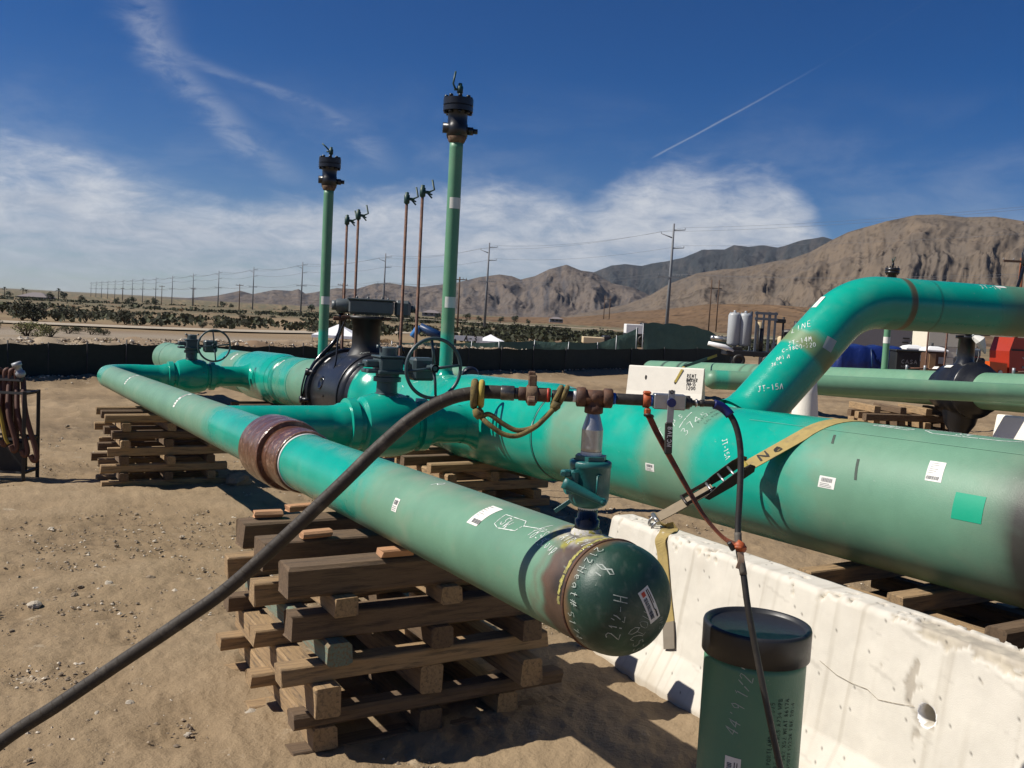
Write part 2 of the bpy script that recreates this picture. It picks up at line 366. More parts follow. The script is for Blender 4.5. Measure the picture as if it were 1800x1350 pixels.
mat('stone_pale', (.52, .45, .35), .92, var=.25, vscale=9, bump=.004, bscale=60)
mat('fabric_dark', (.012, .022, .017), .85, var=.25, vscale=3, bump=.004, bscale=9)
mat('fabric_green', (.060, .122, .098), .75, var=.25, vscale=2, bump=.12, bscale=1.2)
mat('galv', (.34, .35, .36), .5, metal=.5, var=.2)
mat('pole_steel', (.15, .16, .175), .6, var=.15)
mat('pole_wood', (.10, .062, .042), .9, var=.2)
mat('pole_red', (.19, .062, .026), .9, var=.25)
mat('wire', (.12, .125, .14), .6)
mat('white_paint', (.78, .78, .76), .5, var=.08)
mat('cream_paint', (.58, .46, .28), .6, var=.1)
mat('tank_grey', (.36, .38, .39), .45, var=.12, vscale=3)
mat('frame_grey', (.11, .13, .155), .5, var=.15)
mat('engine_black', (.014, .014, .016), .5, var=.3)
mat('tarp_blue', (.006, .018, .115), .4, var=.25, vscale=2, bump=.04, bscale=3)
mat('container_black', (.010, .013, .014), .6, var=.2)
mat('brown_plastic', (.105, .052, .026), .6, var=.15)
mat('brown_light', (.36, .22, .11), .6, var=.12)
mat('orange_paint', (.62, .10, .014), .4, var=.12)
mat('red_orange', (.33, .028, .010), .4, var=.12)
mat('wall_grey', (.21, .20, .205), .8, var=.08)
mat('wall_cream', (.66, .62, .50), .8, var=.06)
mat('boom_blue', (.008, .036, .11), .45, var=.15)
mat('canvas_white', (.80, .80, .82), .8, var=.05, bump=.02, bscale=4)
mat('hose_red', (.095, .038, .024), .7, var=.25, vscale=15)
mat('hose_yellow', (.35, .24, .03), .7)
mat('rack_black', (.02, .019, .018), .6, var=.3)
mat('leaf_dark', (.048, .052, .028), .85, var=.45, vscale=1.2)
mat('leaf_mid', (.060, .068, .028), .85, var=.4, vscale=1.2)
mat('leaf_pale', (.17, .17, .060), .85, var=.35, vscale=1.2)
mat('leaf_dry', (.27, .175, .085), .9, var=.35, vscale=1.2)
mat('leaf_tree', (.028, .045, .022), .8, var=.4, vscale=1.)
mat('bark', (.10, .075, .055), .9, var=.2)
mat('roof_tile', (.19, .165, .165), .9, var=.1)
mat('glass_dark', (.012, .014, .017), .12)

# ------------------------------------------------------------------ ground
FENCE_AZ = [(-80, 24.), (-33, 26.5), (-26, 29.), (-15, 32.), (-5, 37.), (3, 43.), (9, 52.), (12.8, 60.), (20, 90.), (80, 90.)]
FA = np.array(FENCE_AZ)
def fence_r(az): return np.interp(az, FA[:, 0], FA[:, 1])
def nvec(x, y, sc, oct_=3, seed=0.):
    return np.array([noise.fractal(Vector((a*sc+seed, b*sc-seed, seed*.37)), 1., 2., oct_) for a, b in zip(x, y)])
def ground_base(x, y):
    """large shape of the terrain without fine relief; arrays"""
    x = np.asarray(x, float); y = np.asarray(y, float)
    s = -x*math.sin(_a)+y*math.cos(_a); r = np.hypot(x, y); az = np.degrees(np.arctan2(x, y))
    z = -.03*np.clip(s, -4, 30)
    z = z-.0048*np.clip(r-45, 0, 700)
    fr = fence_r(az); left = 1/(1+np.exp((az-13.5)/.8)); front = (np.abs(az) < 75)
    z = z+front*left*np.exp(-((r-fr-4.5)/2.6)**2)*np.interp(az, [-30, -10, -4, 0, 4, 7, 13], [1.05, 1.15, 1.05, 1.0, .75, .2, .0])
    z = z+front*left*np.exp(-((r-fr+.5)/.7)**2)*.24
    return z
def gz(x, y): return float(ground_base(np.array([x]), np.array([y]))[0])
def build_ground():
    azs = np.concatenate([np.linspace(-180, -60, 30, endpoint=False), np.linspace(-60, -34, 60, endpoint=False), np.linspace(-34, 34, 470, endpoint=False), np.linspace(34, 60, 60, endpoint=False), np.linspace(60, 180, 30, endpoint=False)])
    rs = np.concatenate([[.0], np.geomspace(.7, 2.0, 8, endpoint=False), np.geomspace(2.0, 16, 230, endpoint=False), np.geomspace(16, 75, 130, endpoint=False), np.geomspace(75, 900, 70, endpoint=False), np.geomspace(900, 16000, 16)])
    A, RR = np.meshgrid(np.radians(azs), rs); x = (RR*np.sin(A)).ravel(); y = (RR*np.cos(A)).ravel(); r = RR.ravel(); az = np.degrees(A).ravel()
    z = ground_base(x, y); fr = fence_r(az); site = (r < fr-.2); near = r < 30
    n1_ = np.zeros_like(x); n2_ = np.zeros_like(x); n3_ = np.zeros_like(x)
    for i in range(len(x)):
        q = Vector((x[i], y[i], 0))
        if r[i] < 90: n1_[i] = noise.fractal(q*.35, 1., 2., 4)
        if r[i] < 40 and abs(az[i]) < 45:
            n2_[i] = noise.fractal(q*2.1+Vector((7, 3, 0)), .9, 2.1, 4)
            if r[i] < 18: n3_[i] = noise.fractal(q*11+Vector((1, 9, 4)), .8, 2.1, 3)
    fall = np.clip(1.2-r/40, .25, 1)
    foot = np.clip(np.abs(n2_)*3-.9, 0, 1)*(r < 14); z += n1_*.05*fall+n2_*.021+n3_*.010-foot*.010
    # tyre tracks and scraped ruts across the yard
    s = -x*math.sin(_a)+y*math.cos(_a); p = x*math.cos(_a)+y*math.sin(_a)
    rut = np.exp(-((y+.12*x-19.5+n1_*1.5)/.35)**2)+np.exp(-((y+.12*x-21.3+n1_*1.5)/.35)**2)
    z -= rut*.05*site
    z += (site & (r > 13))*np.clip(n2_, 0, 1)*.07*np.clip((r-13)/8, 0, 1)
    # far: low undulation
    far = r > 60
    for i in np.nonzero(far & (r < 1500))[0]:
        z[i] += noise.fractal(Vector((x[i]*.012, y[i]*.012, 3)), 1., 2., 3)*min(1.6, .006*(r[i]-60))
    bm_ = (~site) & (r < fr+11)
    for i in np.nonzero(bm_ & (np.abs(az) < 50))[0]:
        z[i] += noise.fractal(Vector((x[i]*.9, y[i]*.9, 3)), .8, 2., 4)*.16
    # colours
    dirt = np.array([.240, .172, .100]); dirt2 = np.array([.155, .112, .068]); pale = np.array([.285, .210, .128])
    sand = np.array([.255, .21, .155]); rubble = np.array([.32, .255, .175]); grass = np.array([.245, .182, .102]); brown = np.array([.185, .125, .075]); scrub = np.array([.115, .105, .062])
    t = np.clip(n1_*.9+n2_*.5+.25, 0, 1)[:, None]; c = dirt*(1-t)+pale*t
    t = np.clip(-n1_*.9-n3_*.8-n2_*.3-.02+rut*.45, 0, 1)[:, None]; c = c*(1-t)+dirt2*t
    out = ~site
    cn = np.zeros_like(x); cn2 = np.zeros_like(x)
    for i in np.nonzero(out & (r < 2500))[0]:
        cn[i] = noise.fractal(Vector((x[i]*.05, y[i]*.05, 0)), 1., 2., 4); cn2[i] = noise.fractal(Vector((x[i]*.22, y[i]*.22, 5)), 1., 2., 3)
    t = np.clip(cn*1.2+.5, 0, 1)[:, None]; co = grass*(1-t)+brown*t
    t = np.clip((r-100)/180, 0, 1)[:, None]*np.clip(cn2*1.2+.72, 0, 1)[:, None]; co = co*(1-t)+scrub*t
    nearb = np.clip(1-(r-fr-9)/10, 0, 1)[:, None]; k = np.clip(cn2+.5, 0, 1)[:, None]; co = co*(1-nearb)+(rubble*(1-k)+brown*1.25*k)*nearb
    midsand = (np.clip((r-fr-9)/8, 0, 1)*np.clip((82-r)/12, 0, 1)*np.clip((-az-2)/4, 0, 1)*np.clip(cn*1.5+.8, 0, 1))[:, None]; co = co*(1-midsand)+sand*midsand
    flat = (np.clip((r-75)/20, 0, 1)*np.clip((230-r)/60, 0, 1)*np.exp(-((az+12)/4.0)**2))[:, None]; co = co*(1-flat)+pale*.95*flat
    c = np.where(out[:, None], co, c)
    nA, nR = len(azs), len(rs); me = bpy.data.meshes.new('ground')
    me.vertices.add(len(x)); me.vertices.foreach_set('co', np.stack([x, y, z], 1).astype(np.float32).ravel())
    I, J = np.meshgrid(np.arange(nR-1), np.arange(nA), indexing='ij'); J2 = (J+1) % nA
    f = np.stack([I*nA+J, I*nA+J2, (I+1)*nA+J2, (I+1)*nA+J], -1).reshape(-1, 4)
    f = f[:, ::-1]
    me.loops.add(f.size); me.loops.foreach_set('vertex_index', f.ravel().astype(np.int32)); me.polygons.add(len(f))
    me.polygons.foreach_set('loop_start', (np.arange(len(f))*4).astype(np.int32)); me.polygons.foreach_set('use_smooth', [True]*len(f))
    me.update(calc_edges=True); me.validate()
    at = me.attributes.new('Col', 'FLOAT_COLOR', 'POINT'); at.data.foreach_set('color', np.concatenate([c, np.ones((len(c), 1))], 1).astype(np.float32).ravel())
    m = mat('dirt', (1, 1, 1), .95, var=.22, vscale=5, attr=True, bump=.015, bscale=26, col2=(.36, .285, .195), mask=(.62, .70), detail=9, spec=.2)
    me.materials.append(m); ob = bpy.data.objects.new('ground', me); COL.objects.link(ob); tag(ob, 'sandy tan dirt yard and desert plain strewn with pebbles', 'ground', kind='structure')
build_ground()

def strip(name, pts, w, label, matn, lift=.05):
    pts = bez(pts, 10); mb = MB(); L = []
    for i, q in enumerate(pts):
        t = (pts[min(i+1, len(pts)-1)]-pts[max(i-1, 0)]).normalized(); sd_ = Vector((t.y, -t.x, 0)); ww = w*(1+.25*noise.noise(q*.05))
        for k in range(5):
            a = q+sd_*ww*(k/4-.5); L.append((a.x, a.y, gz(a.x, a.y)+lift+(.02 if k in (1, 2, 3) else -.05)))
    mb.add(L, [(i*5+k, i*5+k+1, (i+1)*5+k+1, (i+1)*5+k) for i in range(len(pts)-1) for k in range(4)])
    return tag(mb.build(name, matn), label, 'road', kind='structure')
mat('road_dirt', (.36, .305, .225), .95, var=.15, vscale=.6, bump=.02, bscale=3)
strip('dirt_road', [(-75, 70, 0), (-48, 78, 0), (-32, 84, 0), (-22, 96, 0), (-12, 128, 0), (12, 190, 0)], 5.5, 'pale graded dirt road crossing the desert scrub at left', 'road_dirt', .07)
strip('dirt_road', [(-60, 330, 0), (0, 300, 0), (60, 290, 0), (130, 300, 0)], 12, 'thin pale dirt track running below the far trees', 'road_dirt', .9)

# ------------------------------------------------------------------ mountains (polar height fields with real distance and depth)
def mountain(name, label, ridge, dist, depth, cols, seed, gull=1., gsc=1., base_z=-5, n_az=420, n_r=64, pad=6, pk=1.1):
    ra = np.array(ridge); a0, a1 = ra[0, 0]-pad, ra[-1, 0]+pad; azs = np.linspace(a0, a1, n_az)
    ev = np.interp(azs, ra[:, 0], ra[:, 1]); fade = np.clip((azs-a0)/pad, 0, 1)*np.clip((a1-azs)/pad, 0, 1); ev = np.where((azs < ra[0, 0]) | (azs > ra[-1, 0]), ev*fade-(1-fade)*.3, ev)
    ts = np.linspace(0, 1.45, n_r); v = []; cc = []
    for j, t in enumerate(ts):
        for i, az in enumerate(azs):
            wob = noise.noise(Vector((az*.13, seed, 0)))*.12
            rr = dist+depth*(t+wob*(1 if t > .2 else t*5)); a = math.radians(az); x, y = rr*math.sin(a), rr*math.cos(a)
            top = EYE+math.tan(math.radians(max(ev[i], -.3)))*(dist+depth*(1+wob))
            H = top-base_z; q = Vector((x, y, 0))*(gsc/depth)
            wq = noise.noise(q*3)*.5
            sp = noise.ridged_multi_fractal(Vector((az*.22*gsc+wq+t*.5, t*.45, seed)), .9, 2.1, 4, 1., 2.)-1.15
            gl = noise.ridged_multi_fractal(Vector((az*.8*gsc+wq*1.2-t*.8, t*.9, seed+3)), .8, 2.2, 5, 1., 2.)-1.1
            g2 = noise.ridged_multi_fractal(Vector((az*2.7*gsc+wq*2+t*2.2, t*2.4, seed+7)), .7, 2.2, 4, 1., 2.)-1.1
            te = t+sp*.13*gull*math.sin(min(1, t)*math.pi)
            prof = max(0, te)**pk if te <= 1 else 1-(te-1)*1.3
            env = math.sin(min(1, max(0, t))*math.pi)
            rid = noise.fractal(q*7+Vector((seed, 0, 0)), .9, 2.1, 6)
            z = base_z+H*max(0, prof)+env*H*(.045*rid+(.040*gl+.016*g2)*gull)
            zmax = EYE+(top-EYE)*rr/(dist+depth*(1+wob))
            if z > zmax-(1-min(t, 1))*H*.02: z = zmax-(1-min(t, 1))*H*.02
            v.append((x, y, z))
            k = noise.fractal(q*5+Vector((0, 0, seed)), 1., 2., 5); k2 = noise.fractal(Vector((az*1.1*gsc, t*3.0, seed+4)), 1., 2., 4); k3 = noise.noise(Vector((az*14, t*60, seed)))
            m_ = min(1, max(0, .5+k*.9)); m2 = min(1, max(0, .30-g2*.75+k2*1.1-.35*gl))*cols[3]  # third colour fills the gullies; where dark, it paints in their shade
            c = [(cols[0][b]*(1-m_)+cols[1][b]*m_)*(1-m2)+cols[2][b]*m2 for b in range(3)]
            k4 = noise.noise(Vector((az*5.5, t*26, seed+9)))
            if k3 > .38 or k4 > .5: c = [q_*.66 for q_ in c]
            cc.append((*c, 1))
    fs = [(j*n_az+i, j*n_az+i+1, (j+1)*n_az+i+1, (j+1)*n_az+i) for j in range(n_r-1) for i in range(n_az-1)]
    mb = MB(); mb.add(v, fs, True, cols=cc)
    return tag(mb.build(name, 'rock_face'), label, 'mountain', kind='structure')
def rock_mat():
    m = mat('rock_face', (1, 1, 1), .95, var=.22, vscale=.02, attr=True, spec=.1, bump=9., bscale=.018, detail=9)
    t = m.node_tree; L = t.links; tcn = [q for q in t.nodes if q.type == 'TEX_COORD'][0]; bn = [q for q in t.nodes if q.type == 'BUMP'][0]; hv = [q for q in t.nodes if q.type == 'HUE_SAT'][0]
    def rid(sc, det):
        q = t.nodes.new('ShaderNodeTexNoise'); q.noise_type = 'RIDGED_MULTIFRACTAL'; q.inputs['Scale'].default_value = sc; q.inputs['Detail'].default_value = det; q.inputs['Roughness'].default_value = .62; q.inputs['Lacunarity'].default_value = 2.15; q.inputs['Distortion'].default_value = .6; L.new(tcn.outputs['Object'], q.inputs['Vector']); return q.outputs['Fac']
    r1 = rid(.0055, 9); r2 = rid(.03, 6)
    L.new(mth(t, 'ADD', mth(t, 'MULTIPLY', r1, 1.), mth(t, 'MULTIPLY', r2, .16)), bn.inputs['Height']); bn.inputs['Distance'].default_value = 48
    old = hv.inputs['Value'].links[0].from_socket; L.new(mth(t, 'MULTIPLY', old, smooth(t, mth(t, 'ADD', mth(t, 'MULTIPLY', r1, .6), mth(t, 'MULTIPLY', r2, .4)), .15, 1.0, .62, 1.32)), hv.inputs['Value'])  # ridged noise darkens crevices in the colour, painted shade besides the bump
rock_mat()
FRONT = [(-20.5, -.08), (-19.3, -.05), (-17.7, .18), (-16.9, .39), (-16.3, .56), (-15.6, .4), (-14.4, .72), (-13.4, .72), (-13, .85), (-12.6, .6), (-12.1, .7), (-10.8, 1.04), (-9.65, 1.04), (-8.55, 1.44), (-7.7, 1.52), (-6.9, 1.43), (-5.8, 1.37), (-4.5, 1.62), (-3.7, 1.75), (-2.3, 2.17), (-1.1, 2.4), (-.35, 2.34), (.18, 2.16), (1.03, 2.41), (1.86, 2.87), (2.91, 3.2), (3.78, 2.89), (4.54, 2.83), (5.7, 2.21), (7.08, 2.0), (8, 1.6), (9.3, 1.29)]
RIGHT = [(6.6, .99), (8, 1.6), (9.1, 2.35), (10.7, 3.05), (12.2, 3.35), (13.2, 3.45), (14.7, 3.84), (16.1, 4.15), (17, 4.51), (18.2, 5.28), (19, 5.72), (19.7, 5.95), (21, 6.35), (22.5, 6.71), (23.6, 6.75), (25, 6.6), (26.4, 6.64), (27.8, 6.4), (30.4, 6.05), (35.3, 4.92), (41.8, 2.89)]
BACK = [(2.4, 1.97), (4.54, 2.83), (5.6, 3.29), (6.4, 3.43), (7.4, 3.37), (8, 3.54), (8.9, 3.71), (9.85, 3.95), (10.9, 4.46), (12.2, 4.54), (12.7, 4.82), (13.5, 4.75), (14.35, 4.85), (15.2, 4.74), (16.5, 5.2), (17.7, 5.43), (18.2, 5.28), (19.9, 5.01), (22.4, 4.43)]
FOOT = [(3.2, .02), (5.3, .3), (6.6, .54), (8.3, .73), (10, .99), (11.3, 1.23), (12.9, 1.34), (14.9, 1.4), (17.1, 1.34), (19.6, 1.2), (22.6, .97)]
mountain('mountain_range', 'dark blue-green chaparral mountain ridge far behind the tan hills', BACK, 6200, 2600, ((.034, .041, .043), (.050, .052, .051), (.150, .122, .10), .42), 3.3, 1.2, 1.6, n_az=340, n_r=70, pad=4)
mountain('mountain_range', 'low eroded tan and grey mountains across the middle', FRONT, 2700, 1100, ((.225, .180, .145), (.188, .158, .136), (.090, .088, .096), .85), 9.1, 1.1, 1.7, n_az=520, n_r=84, pad=5)
mountain('mountain_range', 'tall tan mountain slope rising at the right edge', RIGHT, 1350, 950, ((.245, .188, .135), (.205, .165, .128), (.135, .122, .112), .38), 5.7, .60, 1.5, n_az=560, n_r=90, pad=5)
mountain('foothill', 'smooth orange-tan foothill below the tall right mountain', FOOT, 560, 330, ((.27, .172, .098), (.23, .152, .092), (.20, .14, .085), .3), 1.7, .15, .6, n_az=240, n_r=36, pad=7, pk=.9)
# ------------------------------------------------------------------ stroke lettering (chalk and marker writing drawn as ribbons on real surfaces)
GL = {
'0': [[(.5, 1), (.15, .75), (.15, .25), (.5, 0), (.85, .25), (.85, .75), (.5, 1)]], '1': [[(.3, .8), (.55, 1), (.55, 0)]],
'2': [[(.15, .8), (.4, 1), (.75, .9), (.75, .65), (.15, 0), (.85, 0)]], '3': [[(.15, .9), (.6, 1), (.8, .75), (.45, .52), (.85, .3), (.6, 0), (.15, .1)]],
'4': [[(.65, 0), (.65, 1), (.1, .35), (.9, .35)]], '5': [[(.8, 1), (.25, 1), (.2, .58), (.65, .6), (.85, .3), (.6, 0), (.15, .08)]],
'6': [[(.75, 1), (.3, .7), (.15, .3), (.45, 0), (.8, .2), (.7, .48), (.2, .4)]], '7': [[(.15, 1), (.85, 1), (.4, 0)]],
'8': [[(.5, .53), (.2, .75), (.5, 1), (.8, .75), (.5, .53), (.15, .25), (.5, 0), (.85, .25), (.5, .53)]], '9': [[(.8, .6), (.4, .5), (.2, .8), (.55, 1), (.8, .8), (.7, 0)]],
'A': [[(.1, 0), (.5, 1), (.9, 0)], [(.25, .38), (.75, .38)]], 'B': [[(.2, 0), (.2, 1), (.65, .95), (.7, .6), (.2, .53), (.8, .4), (.75, .05), (.2, 0)]],
'C': [[(.85, .85), (.5, 1), (.15, .6), (.2, .2), (.55, 0), (.85, .15)]], 'D': [[(.2, 0), (.2, 1), (.6, .95), (.85, .5), (.6, .05), (.2, 0)]],
'E': [[(.8, 1), (.2, 1), (.2, 0), (.85, 0)], [(.2, .52), (.7, .52)]], 'F': [[(.8, 1), (.2, 1), (.2, 0)], [(.2, .52), (.7, .52)]],
'G': [[(.85, .85), (.5, 1), (.15, .6), (.2, .15), (.6, 0), (.85, .2), (.85, .45), (.55, .45)]], 'H': [[(.2, 0), (.2, 1)], [(.8, 0), (.8, 1)], [(.2, .5), (.8, .5)]],
'I': [[(.5, 0), (.5, 1)]], 'J': [[(.3, 1), (.9, 1)], [(.65, 1), (.6, .15), (.35, 0), (.1, .2)]], 'L': [[(.25, 1), (.2, 0), (.8, 0)]],
'M': [[(.1, 0), (.2, 1), (.5, .4), (.8, 1), (.9, 0)]], 'N': [[(.15, 0), (.2, 1), (.8, 0), (.85, 1)]], 'O': [[(.5, 1), (.1, .7), (.15, .2), (.5, 0), (.9, .3), (.85, .75), (.5, 1)]],
'P': [[(.2, 0), (.2, 1), (.7, .95), (.75, .6), (.2, .48)]], 'R': [[(.2, 0), (.2, 1), (.7, .95), (.72, .6), (.2, .5), (.85, 0)]],
'S': [[(.85, .85), (.5, 1), (.2, .8), (.35, .55), (.75, .42), (.8, .15), (.45, 0), (.1, .15)]], 'T': [[(.1, 1), (.9, 1)], [(.5, 1), (.5, 0)]],
'U': [[(.15, 1), (.2, .2), (.5, 0), (.8, .2), (.85, 1)]], 'V': [[(.1, 1), (.5, 0), (.9, 1)]], 'W': [[(.05, 1), (.25, 0), (.5, .6), (.75, 0), (.95, 1)]],
'X': [[(.1, 0), (.9, 1)], [(.1, 1), (.9, 0)]], 'Y': [[(.1, 1), (.5, .5), (.9, 1)], [(.5, .5), (.5, 0)]], 'K': [[(.2, 0), (.2, 1)], [(.8, 1), (.2, .45), (.85, 0)]], 'Z': [[(.1, 1), (.9, 1), (.1, 0), (.9, 0)]],
'a': [[(.75, .5), (.4, .6), (.2, .3), (.4, 0), (.7, .2), (.75, .55), (.85, 0)]], 'e': [[(.2, .3), (.75, .35), (.6, .6), (.3, .5), (.25, .15), (.5, 0), (.8, .1)]], 't': [[(.5, 1), (.45, .1), (.7, 0)], [(.2, .65), (.75, .65)]],
'o': [[(.5, .6), (.2, .35), (.4, 0), (.75, .2), (.7, .5), (.5, .6)]], 'p': [[(.25, .6), (.2, -.35)], [(.25, .5), (.6, .6), (.75, .3), (.5, 0), (.25, .1)]], 's': [[(.7, .55), (.4, .6), (.35, .35), (.65, .2), (.5, 0), (.2, .05)]],
'u': [[(.2, .6), (.25, .1), (.5, 0), (.75, .2), (.75, .6), (.85, 0)]],
'-': [[(.2, .45), (.8, .45)]], '#': [[(.3, 0), (.45, 1)], [(.6, 0), (.75, 1)], [(.1, .65), (.95, .65)], [(.05, .3), (.9, .3)]], '/': [[(.1, 0), (.9, 1)]], "'": [[(.5, 1), (.45, .75)]], '"': [[(.35, 1), (.3, .75)], [(.65, 1), (.6, .75)]], '.': [[(.45, 0), (.55, .05)]], ' ': []}
def strokes(text, h, asp=.62, slant=.12, jit=.05, seed=1):
    rg = random.Random(seed); out = []; x = 0
    for ch in text:
        for st in GL.get(ch, []):
            out.append([((x+(a+rg.uniform(-jit, jit))*asp+slant*b)*h, (b+rg.uniform(-jit, jit))*h) for a, b in st])
        x += asp*(1.18 if ch != ' ' else .8)
    return out
def draw(mb, sts, fn, w, mat=0):
    """strokes in 2-D -> thin ribbons through fn(x, y) -> (point, normal)"""
    for st in sts:
        q = []
        for (a, b) in zip(st[:-1], st[1:]):
            k = max(1, int(math.hypot(b[0]-a[0], b[1]-a[1])/(.006 if w < .01 else .02)))
            q += [(a[0]+(b[0]-a[0])*i/k, a[1]+(b[1]-a[1])*i/k) for i in range(k)]
        q.append(st[-1]); P = [fn(*z) for z in q]; vs = []
        for i, (c, n_) in enumerate(P):
            t = (P[min(i+1, len(P)-1)][0]-P[max(i-1, 0)][0])
            if t.length < 1e-7: t = Vector((1, 0, 0))
            e = t.normalized().cross(n_)*w*.5*(.85+.55*noise.noise(c*90)); vs += [c+e, c-e]
        mb.add(vs, [(2*i, 2*i+1, 2*i+3, 2*i+2) for i in range(len(P)-1) if (w > .012 or noise.noise(P[i][0]*140+Vector((3, 3, 3))) < .46)], False, mat)
def cylmap(A, ax, Rr, up0=None, lift=.0012):
    """surface of a cylinder: fn(s along, angle-arc) with angle 0 at the top"""
    A = Vector(A); ax = Vector(ax).normalized(); z = Vector((0, 0, 1)); u = (z-ax*z.dot(ax)).normalized(); w = u.cross(ax)
    def fn(s, a, l=lift):
        n_ = u*math.cos(a)+w*math.sin(a); return A+ax*s+n_*(Rr+l), n_
    return fn
AXD = (DV+Vector((0, 0, SLOPE))).normalized()
near_f = cylmap(W(P1, 0, Z1), AXD, R1); main_f = cylmap(W(P2, 0, Z1), AXD, R2)
# angle sense: ax x up -> positive angle is towards -n (camera side)
def write(mb, text, h, f, s, a, Rr, rot=0., wd=.006, mat=0, asp=.62, seed=1, slant=.12):
    """handwriting on a pipe; (s, a) start; rot = angle of the baseline (0: runs towards -s, i.e. to the right seen from the camera)"""
    cr, sr = math.cos(rot), math.sin(rot)
    def fn(x, y):
        X = x*cr-y*sr; Y = x*sr+y*cr
        return f(s-X, a-Y/Rr)
    draw(mb, strokes(text, h, asp, slant, seed=seed), fn, wd, mat)
def patch(mb, f, s0, s1, a0, a1, k=8, mat=0, lift=.0015, smooth=True, skew=0.):
    vs = []
    for i in range(k+1):
        for j in range(3):
            vs.append(f(s0+(s1-s0)*j/2+skew*(i/k-.5), a0+(a1-a0)*i/k, lift)[0])
    mb.add(vs, [(i*3+j, i*3+j+1, (i+1)*3+j+1, (i+1)*3+j) for i in range(k) for j in range(2)], smooth, mat)
def sticker(parent, f, s, a, ws, ha, Rr, seed=0, bars='end', skew=0., name='paper_label'):
    """paper label with bar code and print; s = centre along pipe, a = centre angle, ws along, ha arc height in metres"""
    mb = MB(); da = ha/Rr; rg = random.Random(seed)
    patch(mb, f, s+ws/2, s-ws/2, a-da/2, a+da/2, 8, 0, .0012, skew=skew)
    if bars == 'end':                       # bar code across one end of a tall label
        x = s+ws*.36
        while x > s-ws*.36:
            b = rg.choice((.002, .003, .005)); patch(mb, f, x, x-b, a+da*.26, a+da*.42, 2, 1, .0022); x -= b+rg.choice((.002, .003))
        for k in range(6):
            y = a-da*.40+k*da*.10; l = rg.uniform(.2, .62)*ws; patch(mb, f, s+ws*.38, s+ws*.38-l, y, y+da*.018, 1, 2, .0022)
    else:
        x = s+ws*.36
        while x > s-ws*.30:
            b = rg.choice((.002, .003, .004)); patch(mb, f, x, x-b, a-da*.36, a-da*.02, 2, 1, .0022); x -= b+rg.choice((.002, .003))
        for k in range(3):
            y = a+da*.1+k*da*.13; l = rg.uniform(.5, .75)*ws; patch(mb, f, s+ws*.4, s+ws*.4-l, y, y+da*.045, 1, 2, .0022)
    return mb.build(name, ['paper', 'print_grey', 'print_grey'], parent)

SAGE = (.125, .262, .172); TEAL = (.003, .325, .235); SAGE_D = (.11, .22, .14)
def mixc(a, b, t): return tuple(a[i]*(1-t)+b[i]*t for i in range(3))
def band(s, pts):
    """piecewise-linear teal amount along s"""
    if s <= pts[0][0]: return pts[0][1]
    for (a, x), (b, y) in zip(pts[:-1], pts[1:]):
        if s <= b: return x+(y-x)*sstep(s, a, b)
    return pts[-1][1]
def coatcol(teal, pos, extra=None):
    k = noise.fractal(pos*3.1, 1., 2., 4); k2 = noise.fractal(pos*17, 1., 2., 3)
    t = min(1, max(0, teal+(.35*k2+.25*k)*(1 if .04 < teal < .96 else .12)))
    c = mixc(SAGE, TEAL, t); c = tuple(q*(1+.10*k) for q in c)
    dust = max(0, k*.6+k2*.35-.10)*.5*(1-.6*teal); c = mixc(c, (.29, .26, .18), dust)
    sm = max(0, noise.fractal(pos*1.3+Vector((4, 4, 4)), 1., 2., 4)-.12)*.7*(1-teal); c = mixc(c, (.075, .17, .115), min(.45, sm))
    return c

# ================================================================== the welded pipe assembly
asm = empty('pipeline_assembly', W(P2, 8, -.24), label='green and teal welded pipe manifold with black main valve and handwheel valves on timber cribs', cat='pipeline')
def line(p, s0, s1, step, zoff=0.): k = max(1, int(abs(s1-s0)/step)); return [W(p, s0+(s1-s0)*i/k, axz(s0+(s1-s0)*i/k)+zoff) for i in range(k+1)]
MAIN_B = [(3.35, 0), (3.85, 1), (4.30, 1), (4.48, 0), (4.80, 0), (5.0, 1), (5.45, 1), (5.62, .05), (5.95, .05), (6.15, 1), (8.2, 1), (8.5, .75), (9.2, .7), (9.6, .35), (10.0, .3), (10.2, 1), (11.8, 1), (11.85, 0), (13.1, .05), (13.3, .9), (13.7, .55), (14.1, .95), (16.3, 1), (16.5, 0), (17.4, .0), (17.55, 1), (18.0, 1), (18.15, 0), (30, 0)]
def main_col(L, a, pos):
    s = pos.dot(DV); c = coatcol(band(s, MAIN_B), pos)
    k = noise.fractal(pos*5, 1., 2., 4)
    d_ = math.exp(-((s-2.235+k*.05)/.115)**2)                                  # scorched field weld near the right end
    c = mixc(c, (.012, .010, .010), min(1, d_*1.6))
    d_ = math.exp(-((s-2.36+k*.05)/.2)**2)*.35; c = mixc(c, (.10, .10, .08), d_)
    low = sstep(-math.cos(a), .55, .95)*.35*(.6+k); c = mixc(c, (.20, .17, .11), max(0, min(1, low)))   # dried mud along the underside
    return (*c, 1)
mb = MB()
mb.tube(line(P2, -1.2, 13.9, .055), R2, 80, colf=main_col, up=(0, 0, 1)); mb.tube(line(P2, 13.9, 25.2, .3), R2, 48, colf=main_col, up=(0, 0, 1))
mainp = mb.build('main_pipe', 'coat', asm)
mb = MB(); mb.lathe([(R2, 0), (R2+.002, .03), (R2*.97, .10), (R2*.86, .16), (R2*.6, .215), (R2*.3, .24), (0, .248)], W(P2, 25.2, axz(25.2)), AXD, 40, colf=lambda h, a, q: (.13, .27, .17, 1))
mb.build('end_cap', 'coat', mainp)
